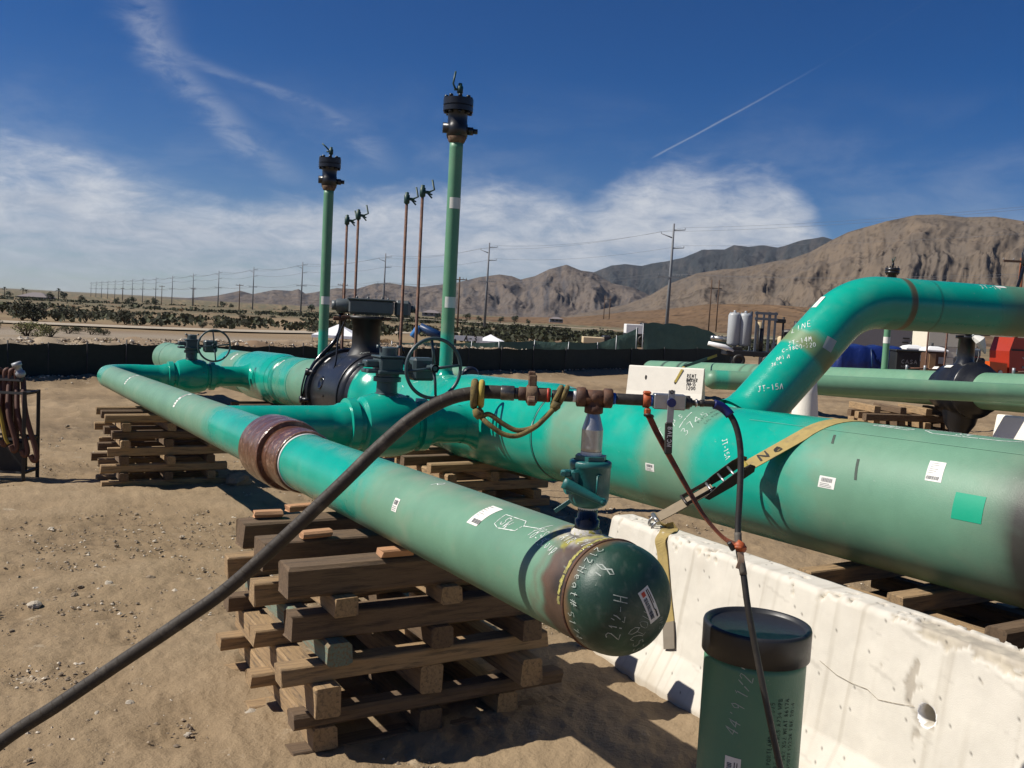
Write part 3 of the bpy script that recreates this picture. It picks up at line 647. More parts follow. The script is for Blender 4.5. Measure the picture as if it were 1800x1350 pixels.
for sc_ in (14.1, 16.45, 6.28, 24.2, 13.15):
    mb = MB(); mb.torus(W(P2, sc_, axz(sc_)), AXD, R2, .006, 72, 6); mb.build('weld_bead', 'gear_grey' if sc_ in (24.2, 6.28) else 'teal_weld' if 'teal_weld' in MAT else (mat('teal_weld', TEAL, .4, var=.2) and 'teal_weld'), mainp)
# long seam of the main pipe
mb = MB(); patch(mb, main_f, .2, 4.1, .50, .507, 1, 0, .0035); mb.build('long_seam', mat('sage_seam', (.15, .29, .20), .5), mainp)
# extruded tees where the crossovers leave
for sc_ in (7.3, 15.35):
    mb = MB(); k = 26; pts = [W(P2, sc_-1.0+2.0*i/k, axz(sc_-1.0+2.0*i/k)) for i in range(k+1)]
    mb.tube(pts, [R2+.003+.028*sstep(min(i, k-i)/k, 0, .12) for i in range(k+1)], 64, caps=False, colf=lambda L, a, q: (*coatcol(1., q), 1), up=(0, 0, 1))
    # saddle where the branch grows out
    A = W(P2, sc_, axz(sc_)); prof = [(R1+.004+.085*(1-i/9)**2.0, R2-.07+.20*i/9) for i in range(10)]
    mb.lathe([(r_, -h) for r_, h in prof], A, NV, 40, colf=lambda h, a, q: (*coatcol(1., q), 1))
    mb.build('tee_fitting', 'coat', asm)
# ---- bypass pipe (the near one) with its capped end
BY_B = [(3.7, 0), (4.15, .9), (4.4, 1), (7.0, 1), (7.45, 0), (14.2, 0), (14.4, .6), (15, 1)]
def by_col(L, a, pos):
    s = pos.dot(DV); c = coatcol(band(s, BY_B), pos)
    k = noise.fractal(pos*9, 1., 2., 4); k2 = noise.fractal(pos*30, 1., 2., 3)
    d_ = sstep(2.44+k*.10, 2.36, 2.30) if False else 0
    t = min(1, max(0, (2.355+.05*k-s)/.05)); c = mixc(c, mixc((.030, .022, .018), (.10, .06, .04), min(1, max(0, .5+k))), t)        # scorched by the cap weld
    t = min(1, max(0, 1-abs(s-2.375-.05*k)/.035))*.55; c = mixc(c, (.14, .10, .07), t)
    P = near_f(2.353, 0)[0]; dd = (pos-P).length                                                                                     # heat mark round the branch weld
    t = min(1, max(0, (.115+.05*k-dd)/.03)); c = mixc(c, mixc((.05, .04, .05), (.40, .38, .34), min(1, max(0, .35+1.2*k2))), t*.9)
    t = min(1, max(0, 1-abs(dd-.085+.03*k2)/.022))*max(0, .5+k*1.6); c = mixc(c, (.42, .38, .03), min(1, t))
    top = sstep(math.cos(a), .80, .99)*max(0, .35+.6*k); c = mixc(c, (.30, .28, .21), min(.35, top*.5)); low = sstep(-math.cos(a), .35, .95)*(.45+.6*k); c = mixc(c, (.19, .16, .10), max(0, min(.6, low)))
    return (*c, 1)
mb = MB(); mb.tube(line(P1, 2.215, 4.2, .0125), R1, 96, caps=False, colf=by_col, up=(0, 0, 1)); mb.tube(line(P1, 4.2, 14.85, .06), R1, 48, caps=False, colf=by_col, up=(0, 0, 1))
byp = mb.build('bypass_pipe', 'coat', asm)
CAPC = (.008, .036, .024)
def cap_col(h, a, q):
    k = noise.fractal(q*8, 1., 2., 4); k2 = noise.fractal(q*45, 1., 2., 3); c = mixc(CAPC, (.014, .058, .038), min(1, max(0, .5+k)))
    t = min(1, max(0, (.038-h+.02*k)/.02)); c = mixc(c, mixc((.045, .030, .018), (.16, .095, .045), min(1, max(0, .5+.8*k))), t)
    t = min(1, max(0, (h-.03)*30))*max(0, k2*.4-.08); c = mixc(c, (.22, .24, .20), min(.5, t)); return (*c, 1)
cap_prof = [(R1+.001, 0), (R1+.002, .012), (R1+.002, .03), (R1+.001, .05)]+[(R1*math.cos(t_)**.9, .05+.118*math.sin(t_)) for t_ in [math.pi/2*i/22 for i in range(1, 23)]]
mb = MB(); mb.lathe(cap_prof, W(P1, 2.213, axz(2.213)), -AXD, 96, colf=cap_col); cap = mb.build('end_cap', 'coat', byp)
mb = MB(); mb.torus(W(P1, 2.212, axz(2.212)), AXD, R1+.001, .0055, 96, 6); mb.build('weld_bead', 'rust', byp)
# yellow crayon ring, broken
mb = MB()
for i in range(60):
    if random.random() < .86: a_ = -.9+2.55*i/60; patch(mb, near_f, 2.243+random.uniform(-.002, .003), 2.232+random.uniform(-.003, .002), a_, a_+.06, 2, 0, .0013)
mb.build('crayon_ring', 'yellow_paint', byp)
mb = MB(); wr = []
for s0, s1, rr in ((5.20, 5.52, .181), (5.50, 5.95, .214)):
    o_ = W(P1, s0, axz(s0)); L_ = s1-s0; prof = [(R1-.004, 0), (rr-.006, 0), (rr-.006, 0), (rr-.001, .008), (rr, .02)]+[(rr+.004*math.sin(i*1.7+s0*9), .02+(L_-.04)*i/12) for i in range(1, 12)]+[(rr, L_-.02), (rr-.004, L_-.004), (rr-.008, L_), (rr-.008, L_), (R1-.004, L_)]
    mb.lathe(prof, o_, AXD, 72)
mb.build('tape_wrap', 'tape_wrap', byp)
mb = MB(); mb.tube([W(P1, 5.183, axz(5.2)), W(P1, 5.21, axz(5.2))], R1+.004, 56); mb.build('tape_edge', 'white_tape', byp)
# far elbow and crossovers
def teal_col(L, a, q): return (*coatcol(1., q), 1)
er = .457; sE = 15.35; mb = MB()
pts = [W(P1+er-er*math.cos(t_), 14.85+(sE-14.85)*math.sin(t_), axz(14.85)-.012*math.sin(t_)) for t_ in [math.pi/2*i/14 for i in range(15)]]
mb.tube(pts+[W(P1+er+.05+(P2-P1-er-.3)*i/24, sE, axz(sE)) for i in range(25)], R1, 48, colf=lambda L, a, q: (*coatcol(.55 if L < .12 else 1., q), 1), up=(0, 0, 1)); mb.build('crossover_pipe', 'coat', asm)
mb = MB(); mb.tube([W(P1+(P2-P1-.25)*i/40, 7.3, axz(7.3)) for i in range(41)], R1, 56, colf=teal_col, up=(0, 0, 1)); mb.build('crossover_pipe', 'coat', asm)
# ---- handwheel ball valves in the crossovers
def ball_valve(p, s):
    z0 = axz(s); A = W(p, s, z0); mb = MB()
    prof = [(R1, -.50), (R1+.004, -.44), (R1+.02, -.41), (R1+.026, -.355), (R1+.026, -.355), (R1+.060, -.350), (R1+.060, -.350), (R1+.062, -.28), (R1+.062, -.28), (R1+.034, -.272), (R1+.034, -.272), (R1+.040, -.235), (R1+.040, -.235), (.235, -.21), (.235, -.21), (.262, -.12), (.268, -.04), (.268, .04), (.262, .12), (.235, .21), (.235, .21), (R1+.040, .235), (R1+.040, .235), (R1+.034, .272), (R1+.034, .272), (R1+.062, .28), (R1+.062, .28), (R1+.060, .350), (R1+.060, .350), (R1+.026, .355), (R1+.026, .355), (R1+.02, .41), (R1+.004, .44), (R1, .50)]
    mb.lathe(prof, A, NV, 56, colf=teal_col); v = mb.build('ball_valve', 'coat', asm)
    mb = MB(); mb.lathe([(.10, .20), (.10, .265), (.088, .27), (.086, .36), (.115, .365), (.115, .40), (.098, .405), (.098, .43), (0, .43)], A, (0, 0, 1), 28, sharp=True); mb.build('bonnet', 'gear_grey', v)
    mb = MB(); G = A+Vector((0, 0, .50)); ax = [NV, DV, Vector((0, 0, 1))]
    mb.box(G+Vector((0, 0, -.055)), (.235, .24, .03), ax, .006); mb.box(G, (.20, .20, .13), ax, .012); mb.box(G+Vector((0, 0, .07)), (.225, .21, .016), ax, .004)
    mb.lathe([(.074, .075), (.074, .142), (.066, .15), (0, .15)], G, (0, 0, 1), 24, sharp=True)
    mb.box(G+NV*-.15+Vector((0, 0, .01)), (.12, .10, .06), ax, .01); mb.cyl(G+NV*-.26, G+NV*-.2, .012); mb.box(G+NV*-.16-Vector((0, 0, .05)), (.09, .16, .03), ax, .006)
    for sg in (-1, 1): mb.lathe([(.018, .142), (.018, .165), (0, .165)], G+NV*.09*sg, (0, 0, 1), 8)
    mb.build('gearbox', 'gear_grey', v)
    mb = MB(); Hb = G+NV*.26-DV*.10+Vector((0, 0, -.02)); mb.box(Hb, (.20, .15, .19), ax, .022); mb.cyl(Hb+DV*.06, Hb+DV*.12, .05); mb.build('worm_housing', 'operator_grey' if False else 'gear_grey', v)
    mb = MB(); c = Hb-DV*.20+NV*.02+Vector((0, 0, .02)); mb.torus(c, DV, .243, .015, 64, 10)
    mb.cyl(c-DV*.03, c+DV*.15, .02, seg=14); mb.lathe([(.034, -.035), (.034, .03), (0, .03)], c, DV, 16)
    for a_ in (.12, .12+math.pi/2, .12+math.pi, .12+1.5*math.pi):
        e = NV*math.cos(a_)+Vector((0, 0, 1))*math.sin(a_); mb.tube([c+e*.02, c+e*.12-DV*.012, c+e*.24], [.014, .012, .011], 8)
    mb.build('handwheel', 'gear_grey', v)
    mb = MB(); q = A-DV*.262+NV*.12; mb.box(q+Vector((0, 0, .06))+DV*.03, (.07, .006, .05), [NV, (DV+Vector((0, 0, .5))).normalized(), (Vector((0, 0, 1))-DV*.5).normalized()], 0); mb.build('nameplate', 'black_paint', v)
    mb = MB(); q = A+NV*.17+Vector((0, 0, .215))-DV*.05; mb.box(q, (.012, .055, .075), ax, .003); mb.build('lifting_lug', mat('teal_plain', TEAL, .42), v)
    mb = MB(); cf = cylmap(A, NV, .268)
    draw(mb, strokes('V-28', .035, seed=4), lambda x, y: cf(x-.02, -.33-y/.268), .004); mb.build('chalk_writing', 'chalk', v)
    return v
ball_valve(2.93, 7.3); ball_valve(2.86, sE)
# ---- big black main valve
sv = 11.0; A = W(P2, sv, axz(sv)); mb = MB()
prof = [(R2+.004, -1.02), (R2+.02, -.95), (R2+.03, -.70), (R2+.03, -.70), (.45, -.68), (.45, -.68), (.47, -.60), (.47, -.60), (.505, -.58), (.52, -.50), (.53, -.30), (.535, 0), (.53, .30), (.52, .52), (.52, .52), (.56, .525), (.56, .525), (.565, .62), (.565, .62), (.50, .63), (.50, .63), (.47, .70), (R2+.03, .80), (R2+.02, .92), (R2+.004, 1.0)]
mb.lathe(prof, A, AXD, 72); mv = mb.build('main_valve', 'black_paint', asm)
tealc = MB(); tealc.lathe([(R2+.006, -1.35), (R2+.016, -1.28), (R2+.03, -.98), (.435, -.95), (.45, -.74), (.46, -.70), (R2, -.70)], A, AXD, 64, colf=teal_col); tealc.build('end_collar', 'coat', mv)
tealc = MB(); tealc.lathe([(R2, .70), (R2+.036, .76), (R2+.034, .86), (R2+.012, .98), (R2+.004, 1.02)], A, AXD, 64, colf=teal_col); tealc.build('end_collar', 'coat', mv)
mb = MB(); mb.torus(A+AXD*.575, AXD, .547, .02, 72, 8); mb.torus(A-AXD*.5, AXD, .525, .012, 72, 8); mb.build('body_flange', 'black_paint', mv)
mb = MB(); q = A-NV*.505+AXD*.12+Vector((0, 0, .14)); nn = (-NV+Vector((0, 0, .28))).normalized()
mb.lathe([(.085, -.03), (.085, .012), (.07, .02), (.06, .012), (0, .01)], q, nn, 28); mb.build('trunnion_plate', 'black_gloss', mv)
mb = MB(); mb.lathe([(.235, .48), (.195, .55), (.175, .60), (.172, .64), (.172, .86), (.19, .87), (.19, .93), (.24, .935), (.24, .975), (0, .975)], A, (0, 0, 1), 36); mb.build('valve_neck', mat('neck_black', (.007, .007, .008), .5, var=.2), mv)
mb = MB(); zt = A+Vector((0, 0, 1.09)); ux = Vector((1, .12, 0)).normalized(); uy = Vector((-.12, 1, 0)).normalized(); ax = [ux, uy, Vector((0, 0, 1))]
mb.box(zt+ux*.05, (.54, .34, .17), ax, .02); mb.box(zt+ux*.05+Vector((0, 0, .09)), (.58, .38, .02), ax, .006); mb.box(zt+ux*.05-Vector((0, 0, .075)), (.50, .30, .04), ax, .012)
mb.lathe([(.075, 0), (.085, .04), (.085, .15), (.07, .19)], zt-ux*.38, ux, 20); mb.cyl(zt-ux*.43, zt-ux*.36, .06)
mb.box(zt+ux*.43-Vector((0, 0, .005)), (.20, .26, .21), ax, .035); mb.cyl(zt+ux*.5, zt+ux*.60, .045); mb.torus(zt+ux*.60, ux, .05, .018, 20, 8)
for i in range(7):
    a_ = i*.9; mb.lathe([(.013, .10), (.013, .122), (0, .122)], zt+ux*(.05+.2*math.cos(a_))+uy*.13*math.sin(a_), (0, 0, 1), 6)
mb.build('gear_operator', 'operator_grey', mv)
mb = MB(); mb.box(A+Vector((0, 0, .955)), (.60, .28, .03), ax, .004); mb.box(A+Vector((0, 0, .93))-ux*.33, (.16, .08, .05), ax, .01); mb.build('mounting_plate', 'rust', mv)
mb = MB(); q = A+AXD*.62
pt = bez([q-NV*.50+Vector((0, 0, -.42)), q-NV*.56+Vector((0, 0, -.05)), q-NV*.46+Vector((0, 0, .33)), q-NV*.20+AXD*.0+Vector((0, 0, .64)), q-NV*.12+Vector((0, 0, .80)), q-NV*.12+Vector((0, 0, 1.0))], 8)
mb.tube(pt, .030, 12); mb.lathe([(.04, 0), (.055, .02), (.055, .11), (.03, .13), (.03, .17), (0, .17)], pt[-1], (0, 0, 1), 16); mb.build('drain_tube', 'black_gloss', mv)
mb = MB()
for (b0, b1) in ((q-NV*.52+Vector((0, 0, -.1)), q-NV*.60+Vector((0, 0, -.1))), (q-NV*.44+Vector((0, 0, .25)), q-NV*.53+Vector((0, 0, .25)))):
    mb.cyl(b0-AXD*.1, b1, .03, seg=10); mb.lathe([(.045, -.02), (.045, .02), (0, .02)], b1, (b1-b0), 10)
mb.tube(bez([q-NV*.58+Vector((0, 0, -.22)), q-NV*.60+Vector((0, 0, .02)), q-NV*.54+Vector((0, 0, .3))], 6), .012, 8); mb.build('drain_fitting', 'black_paint', mv)
for tpts in ([A+ux*-.22+uy*-.1+Vector((0, 0, 1.0)), A+ux*-.24-NV*.1+Vector((0, 0, .7)), A-NV*.40+AXD*-.05+Vector((0, 0, .37)), A-NV*.535+AXD*-.05+Vector((0, 0, -.02))],
             [zt+ux*.42-Vector((0, 0, .1)), zt+ux*.40-Vector((0, 0, .34)), zt+ux*.47-Vector((0, 0, .55))],
             [A+ux*.16+Vector((0, 0, .62)), A+ux*.2+Vector((0, 0, .5)), A+ux*.3-DV*.2+Vector((0, 0, .44))]):
    mb = MB(); mb.tube(bez(tpts, 6), .011, 8); mb.build('grease_line', 'black_gloss', mv)
mb = MB(); bf = cylmap(A, AXD, .541); write(mb, 'V-27', .085, bf, -.10, .30, .53, .05, .011, seed=3); mb.build('chalk_writing', 'chalk', mv)
mb = MB(); patch(mb, bf, .42, .36, .62, .78, 3); mb.build('paper_label', 'paper', mv)
# ---- risers with flanged valves
def riser(s, ztop, p=P2, scale=1., lab=(.62, .70), parent=asm, zb=None, rr=.068, baseR=R2):
    zb = axz(s)+baseR-.03 if zb is None else zb; B = W(p, s, zb); T = W(p, s, ztop); mb = MB()
    def rc(L, a, q):
        c = coatcol(.95 if L < .42 else .0, q); k = noise.fractal(q*14, 1., 2., 3)
        return (*mixc(mixc(c, (.07, .23, .115), .55 if L > .42 else 0), (.3, .33, .26), max(0, k*.35-.1)), 1)
    n_ = 40; mb.tube([B.lerp(T, i/n_) for i in range(n_+1)], rr*scale, 28, colf=rc); rp = mb.build('riser_pipe', 'coat', parent)
    mb = MB(); mb.lathe([(rr+.03, 0), (rr+.012, .02), (rr+.003, .05)], B+Vector((0, 0, .022)), (0, 0, 1), 24, colf=teal_col); mb.build('weld_collar', 'coat', rp)
    f = cylmap(T, (0, 0, -1), rr*scale)
    for q in lab:
        mb = MB(); Lh = (ztop-zb)*q; c = T-Vector((0, 0, Lh)); vs = []
        for i in range(9):
            a_ = math.radians(-150+i*15)+.5
            for h in (0, .11): vs.append(c+Vector((math.cos(a_), math.sin(a_), 0))*(rr*scale+.002)+Vector((0, 0, h)))
        mb.add(vs, [(2*i, 2*i+2, 2*i+3, 2*i+1) for i in range(8)]); mb.build('paper_label', 'paper', rp)
    mb = MB(); k = scale
    mb.lathe([(rr*k, -.01), (rr*1.15*k, .0), (rr*1.5*k, .05), (rr*1.42*k, .055)], T, (0, 0, 1), 28, mat=1)
    mb.lathe([(rr*1.42*k, .055), (rr*1.55*k, .06), (rr*1.55*k, .16), (rr*1.45*k, .17), (rr*1.45*k, .27), (rr*1.62*k, .30)], T, (0, 0, 1), 28)
    ux_ = Vector((1, .15, 0)).normalized(); mb.cyl(T+Vector((0, 0, .135))-ux_*.145*k, T+Vector((0, 0, .135))+ux_*.1*k, .052*k, seg=18); mb.cyl(T+Vector((0, 0, .12))+ux_*.1*k, T+Vector((0, 0, .12))+ux_*.16*k, .04*k, seg=14); mb.cyl(T+Vector((0, 0, .12))+ux_*.16*k, T+Vector((0, 0, .12))+ux_*.205*k, .026*k, seg=8)
    vb = mb.build('riser_valve', ['black_paint', 'mud_rust'], parent)
    mb = MB(); mb.lathe([(0, .30), (.150*k, .30), (.150*k, .345), (.138*k, .35), (.138*k, .356), (.150*k, .36), (.150*k, .425), (.09*k, .43), (0, .43)], T, (0, 0, 1), 36, sharp=True); mb.build('flange', 'black_paint', vb)
    for i in range(8):
        a_ = i*math.pi/4+.2; q = T+Vector((math.cos(a_), math.sin(a_), 0))*.122*k; mb = MB(); mb.cyl(q+Vector((0, 0, .275)), q+Vector((0, 0, .455)), .012*k, seg=6); mb.cyl(q+Vector((0, 0, .275)), q+Vector((0, 0, .298)), .021*k, seg=6); mb.cyl(q+Vector((0, 0, .43)), q+Vector((0, 0, .452)), .021*k, seg=6); mb.build('bolt', 'black_paint', vb)
    mb = MB(); q = T+Vector((.01, 0, .43)); mb.lathe([(.016, 0), (.016, .05), (.03, .055), (.03, .12), (.02, .125), (.02, .15), (0, .15)], q, (0, 0, 1), 12)
    mb.cyl(q+Vector((-.06, 0, .09)), q+Vector((0, 0, .09)), .012, seg=8)
    mb.tube([q+Vector((-.045, -.02, .09)), q+Vector((-.07, -.02, .14)), q+Vector((-.05, -.02, .26))] if s < 10 else [q+Vector((-.03, -.02, .11)), q+Vector((-.07, -.02, .15)), q+Vector((-.12, -.02, .19))], .010, 8); mb.build('bleed_valve', 'valve_green', vb)
    return rp
riser(12.68, 3.32, lab=(.66,)); riser(8.68, 3.44, lab=(.28, .70))
# ---- four slim vent rods with small cocks
def vent_rod(s, p, ztop, parent=asm, rr=.0185):
    z0 = axz(s)+.30; mb = MB(); B = W(p, s, z0)
    mb.tube([B-NV*.12, B-NV*.02, B+Vector((0, 0, .03)), W(p, s, ztop)], [rr, rr, rr, rr*.9], 10); r_ = mb.build('vent_rod', 'rod_brown', parent)
    mb = MB(); T = W(p, s, ztop); mb.lathe([(.018, 0), (.032, .012), (.032, .10), (.022, .105), (.022, .13), (0, .135)], T, (0, 0, 1), 12)
    mb.cyl(T+Vector((0, 0, .06)), T+Vector((.085, 0, .055)), .017, seg=8)
    for z_ in (.03, -.005): mb.cyl(T+Vector((.05, 0, .05)), T+Vector((.105, -.02, z_)), .009, seg=6)
    mb.tube([T+Vector((.07, -.01, .06)), T+Vector((.125, -.01, .085)), T+Vector((.10, -.01, .19))], .011, 8); mb.build('cock_valve', 'valve_green', r_)
for s_, z_ in ((11.88, 2.80), (11.46, 2.84), (9.90, 2.92), (9.47, 2.96)): vent_rod(s_, P2, z_)
# ---- branch pipe that climbs off the main and turns level to the right
RB = .178; sb = 4.64; yb = _a-R(11.4); nb = Vector((math.cos(yb), math.sin(yb), 0)); th = R(47.4); dr = nb*math.cos(th)+Vector((0, 0, math.sin(th)))
B0 = W(P2, sb, axz(sb)); zh = 1.963; Lc = (zh-B0.z)/dr.z; cr = .50; tl = cr*math.tan(th/2)
pts = [B0+dr*(.25+(Lc-tl-.25)*i/26) for i in range(27)]; C0 = B0+dr*(Lc-tl); up_in = Vector((0, 0, 1)).cross(dr); nrm = (nb*math.sin(th)-Vector((0, 0, math.cos(th))))
ctr = C0+nrm*cr
pts += [ctr+(-nrm)*cr*math.cos(t_)+dr*cr*math.sin(t_) for t_ in [th*i/14 for i in range(1, 15)]]
E0 = pts[-1]; pts += [E0+nb*(.02+5.4*(i/240)**1.25) for i in range(1, 241)]
def br_col(L, a, pos):
    c = coatcol(1., pos); h = (pos-E0).dot(nb); k = noise.fractal(pos*6, 1., 2., 4)
    u = (pos-B0).dot(dr)
    if h < -.2:
        t = sstep(u, .93+.02*k, .96)*sstep(u, 1.09+.02*k, 1.06); c = mixc(c, mixc((.14, .22, .10), (.21, .18, .05), max(0, min(1, .3+k))), t*.92)
    t = sstep(h, .115, .125)*sstep(h, .175, .165); c = mixc(c, mixc((.085, .055, .022), (.15, .10, .05), max(0, min(1, .4+k))), t*.92)
    t = sstep(h, .36, .37)*sstep(h, .385, .375); c = mixc(c, (.01, .12, .09), t*.7)
    t = sstep(h, .85+.1*k, 1.05)*sstep(h, 1.75+.1*k, 1.6); c = mixc(c, (.10, .17, .10), t*.8)
    t = sstep(h, 2.4, 2.6); c = mixc(c, SAGE_D, t*.7)
    low = sstep(-pos.z+zh, .06, .16) if h > 0 else 0; c = mixc(c, (.16, .15, .08), low*.35)
    return (*c, 1)
mb = MB(); mb.tube(pts, RB, 64, colf=br_col, up=nrm*-1); brp = mb.build('branch_pipe', 'coat', asm)
mb = MB(); mb.lathe([(RB+.004+.03*(1-i/8)**2.4, .36+.10*i/8) for i in range(9)], B0, dr, 40, colf=teal_col); mb.build('branch_saddle', 'coat', asm)
bf = cylmap(B0, dr, RB); hf = cylmap(E0, nb, RB)
def facecam(f, s):
    best = None
    for i in range(-180, 180, 2):
        P, n_ = f(s, math.radians(i)); d_ = n_.dot((Vector((0, 0, EYE))-P).normalized())
        if best is None or d_ > best[0]: best = (d_, math.radians(i))
    return best[1]
def wmap(f, s, a, Rr, rot):
    cr_, sr_ = math.cos(rot), math.sin(rot); 
    def fn(x, y): return f(s+x*cr_-y*sr_, a+(x*sr_+y*cr_)/Rr)
    return fn
a0 = facecam(bf, .6)
for txt, u, da, h, sd_ in (('JT-15A', .52, .50, .038, 1), ('415', .40, .15, .026, 2), ('HEAT', .34, .28, .026, 3), ('JT-15', .36, .02, .02, 5), ('JT-14M', .90, .95, .036, 4), ('C-1800-220', .84, .95, .03, 6), ('OPT M', .77, .88, .026, 7), ('36.4', .72, .88, .024, 8), ('LINE', 1.0, 1.42, .05, 9)):
    mb = MB(); draw(mb, strokes(txt, h, seed=sd_), wmap(bf, u, a0+da*.75, RB, R(-42)), .005); mb.build('chalk_writing', 'chalk', brp)
mb = MB(); draw(mb, strokes('JT-14', .05, seed=3), wmap(hf, .75, facecam(hf, .8)+.95, RB, 0), .005); mb.build('chalk_writing', 'chalk', brp)
mb = MB(); draw(mb, strokes('E5 12540', .03, seed=3), wmap(hf, 1.2, facecam(hf, .8)+.72, RB, 0), .004)
mb.build('chalk_writing', 'chalk', brp)
def flap(f, s, a, w, h, Rr, parent, matn='paper', rot=0.):
    mb = MB(); vs = []; cr_, sr_ = math.cos(rot), math.sin(rot)
    for i in range(7):
        for j in range(3):
            x = (j/2-.5)*w; y = (i/6-.5)*h; vs.append(f(s+x*cr_-y*sr_, a+(x*sr_+y*cr_)/Rr, .0018)[0])
    mb.add(vs, [(i*3+j, i*3+j+1, (i+1)*3+j+1, (i+1)*3+j) for i in range(6) for j in range(2)]); return mb.build('paper_label', matn, parent)
mat('paper_grey', (.40, .42, .40), .7, var=.1)
flap(bf, 1.08, facecam(bf, 1.08)-.42, .085, .075, RB, brp, 'paper_grey', .3); flap(bf, 1.30, facecam(bf, 1.1)+1.15, .10, .05, RB, brp); flap(hf, 1.22, facecam(hf, 1.2)-.15, .055, .04, RB, brp, 'paper_grey'); flap(hf, .95, facecam(hf, 1.0)+1.2, .09, .03, RB, brp)
# ---- writing and labels on the main and bypass pipes
for txt, s, a, h, rot, sd_ in (('JT-45', 5.72, .72, .07, 1.5, 2), ('Tops', 4.72, 1.15, .075, 1.2, 5), ('3745', 4.50, 1.05, .075, 1.35, 6), ('JT-15A', 4.18, 1.0, .035, -.9, 7), ('45', 3.05, .02, .06, .1, 8), ('E', 6.0, .3, .04, .4, 9)):
    mb = MB(); write(mb, txt, h, main_f, s, a, R2, rot, .0042, seed=sd_); mb.build('chalk_writing', 'chalk', mainp)
mb = MB()
def loop(mb, f, pts, Rr, w): draw(mb, [pts], lambda x, y: f(x, y), w)
loop(mb, main_f, [(3.02, .12), (2.98, -.02), (2.55, -.04), (2.48, .10), (2.60, .19), (2.95, .22), (3.02, .12)], R2, .007); mb.build('chalk_outline', 'chalk', mainp); mb = MB(); write(mb, 'SM', .05, main_f, 2.85, .16, R2, .05, .006, seed=2)
mb.build('chalk_writing', 'chalk', mainp); mb = MB(); loop(mb, main_f, [(3.32, .16), (3.10, .20), (3.08, .12), (3.30, .08), (3.32, .16)], R2, .006); mb.build('chalk_outline', 'chalk', mainp); mb = MB(); write(mb, 'HEATS', .035, main_f, 3.29, .15, R2, .0, .005, seed=12)
mb.build('chalk_writing', 'chalk', mainp)
for s0, s1, a0_, a1_ in ((4.62, 4.6, .5, .9), (8.9, 8.82, .75, .68), (9.1, 9.04, .9, .95)): mb = MB(); loop(mb, main_f, [(s0, a0_), (s1, a1_)], R2, .006); mb.build('chalk_tick', 'chalk', mainp)
mat('scuff', (.05, .07, .055), .8, var=.4, vscale=60)
for s0, a0_, l in ((3.42, .60, .05), (3.18, .96, .085), (2.93, .34, .0)):
    if l: mb = MB(); patch(mb, main_f, s0+.008, s0-.008, a0_, a0_+l/R2*1.3, 4, 0, .0016, skew=-.03); mb.build('scuff_mark', 'scuff', mainp)
mb = MB(); patch(mb, main_f, 2.62, 2.475, 1.18, 1.50, 6, 0, .0016, skew=.0); mb.build('touch_up_patch', mat('patch_teal', (.0, .30, .17), .5, var=.05), mainp)
sticker(mainp, main_f, 2.76, .96, .085, .105, R2, 3, 'end', -.02); sticker(mainp, main_f, 3.335, 1.36, .105, .06, R2, 4, 'top'); sticker(mainp, main_f, 4.78, 1.68, .09, .05, R2, 5, 'top')
sticker(mainp, main_f, 5.42, .25, .06, .12, R2, 6, 'end', -.05); sticker(mainp, main_f, 6.35, 1.15, .09, .20, R2, 7, 'none', -.02); sticker(mainp, main_f, 13.9, .7, .05, .14, R2, 8, 'none'); sticker(mainp, main_f, 16.9, .7, .10, .16, R2, 9, 'none')
mb = MB()                                            # faded stencil along the main pipe
for j, (s0, txt) in enumerate(((4.46, 'PIPE CALIFORNIA'), (4.40, 'CAL PORTLAND 30'))):
    write(mb, txt, .026, main_f, s0, .75, R2, 1.5, .0035, seed=j, slant=0)
mb.build('stencil_print', mat('stencil', (.05, .12, .09), .7), mainp)
for txt, s, a, h, rot, sd_ in (('SW', 2.715, .68, .042, -.25, 2), ('AIR', 2.375, .52, .030, -.1, 3), ('Coup', 2.43, .80, .034, -.1, 4), ('10-15', 2.53, .70, .03, -.2, 5), ('MPS', 2.51, .56, .03, -.2, 6), ('212', 2.29, .45, .032, -.3, 7), ('/', 2.50, .42, .03, 0, 9), ('P', 3.38, .35, .06, -.5, 8)):
    mb = MB(); write(mb, txt, h, near_f, s, a, R1, rot, .0028 if h < .04 else .004, seed=sd_); mb.build('chalk_writing', 'chalk', byp)
mb = MB(); loop(mb, near_f, [(2.735, .42), (2.735, .74), (2.70, .80), (2.60, .72), (2.585, .52), (2.605, .40), (2.735, .42)], R1, .0035); mb.build('chalk_outline', 'chalk', byp); mb = MB(); loop(mb, near_f, [(2.59, .55), (2.50, .46)], R1, .0035); mb.build('chalk_tick', 'chalk', byp)
sticker(byp, near_f, 2.845, .62, .075, .105, R1, 1, 'end', .035); sticker(byp, near_f, 3.50, 1.22, .05, .055, R1, 2, 'top')
for s_, a_ in ((8.6, .65), (11.9, .6)): sticker(byp, near_f, s_, a_, .07, .20, R1, 5, 'none')
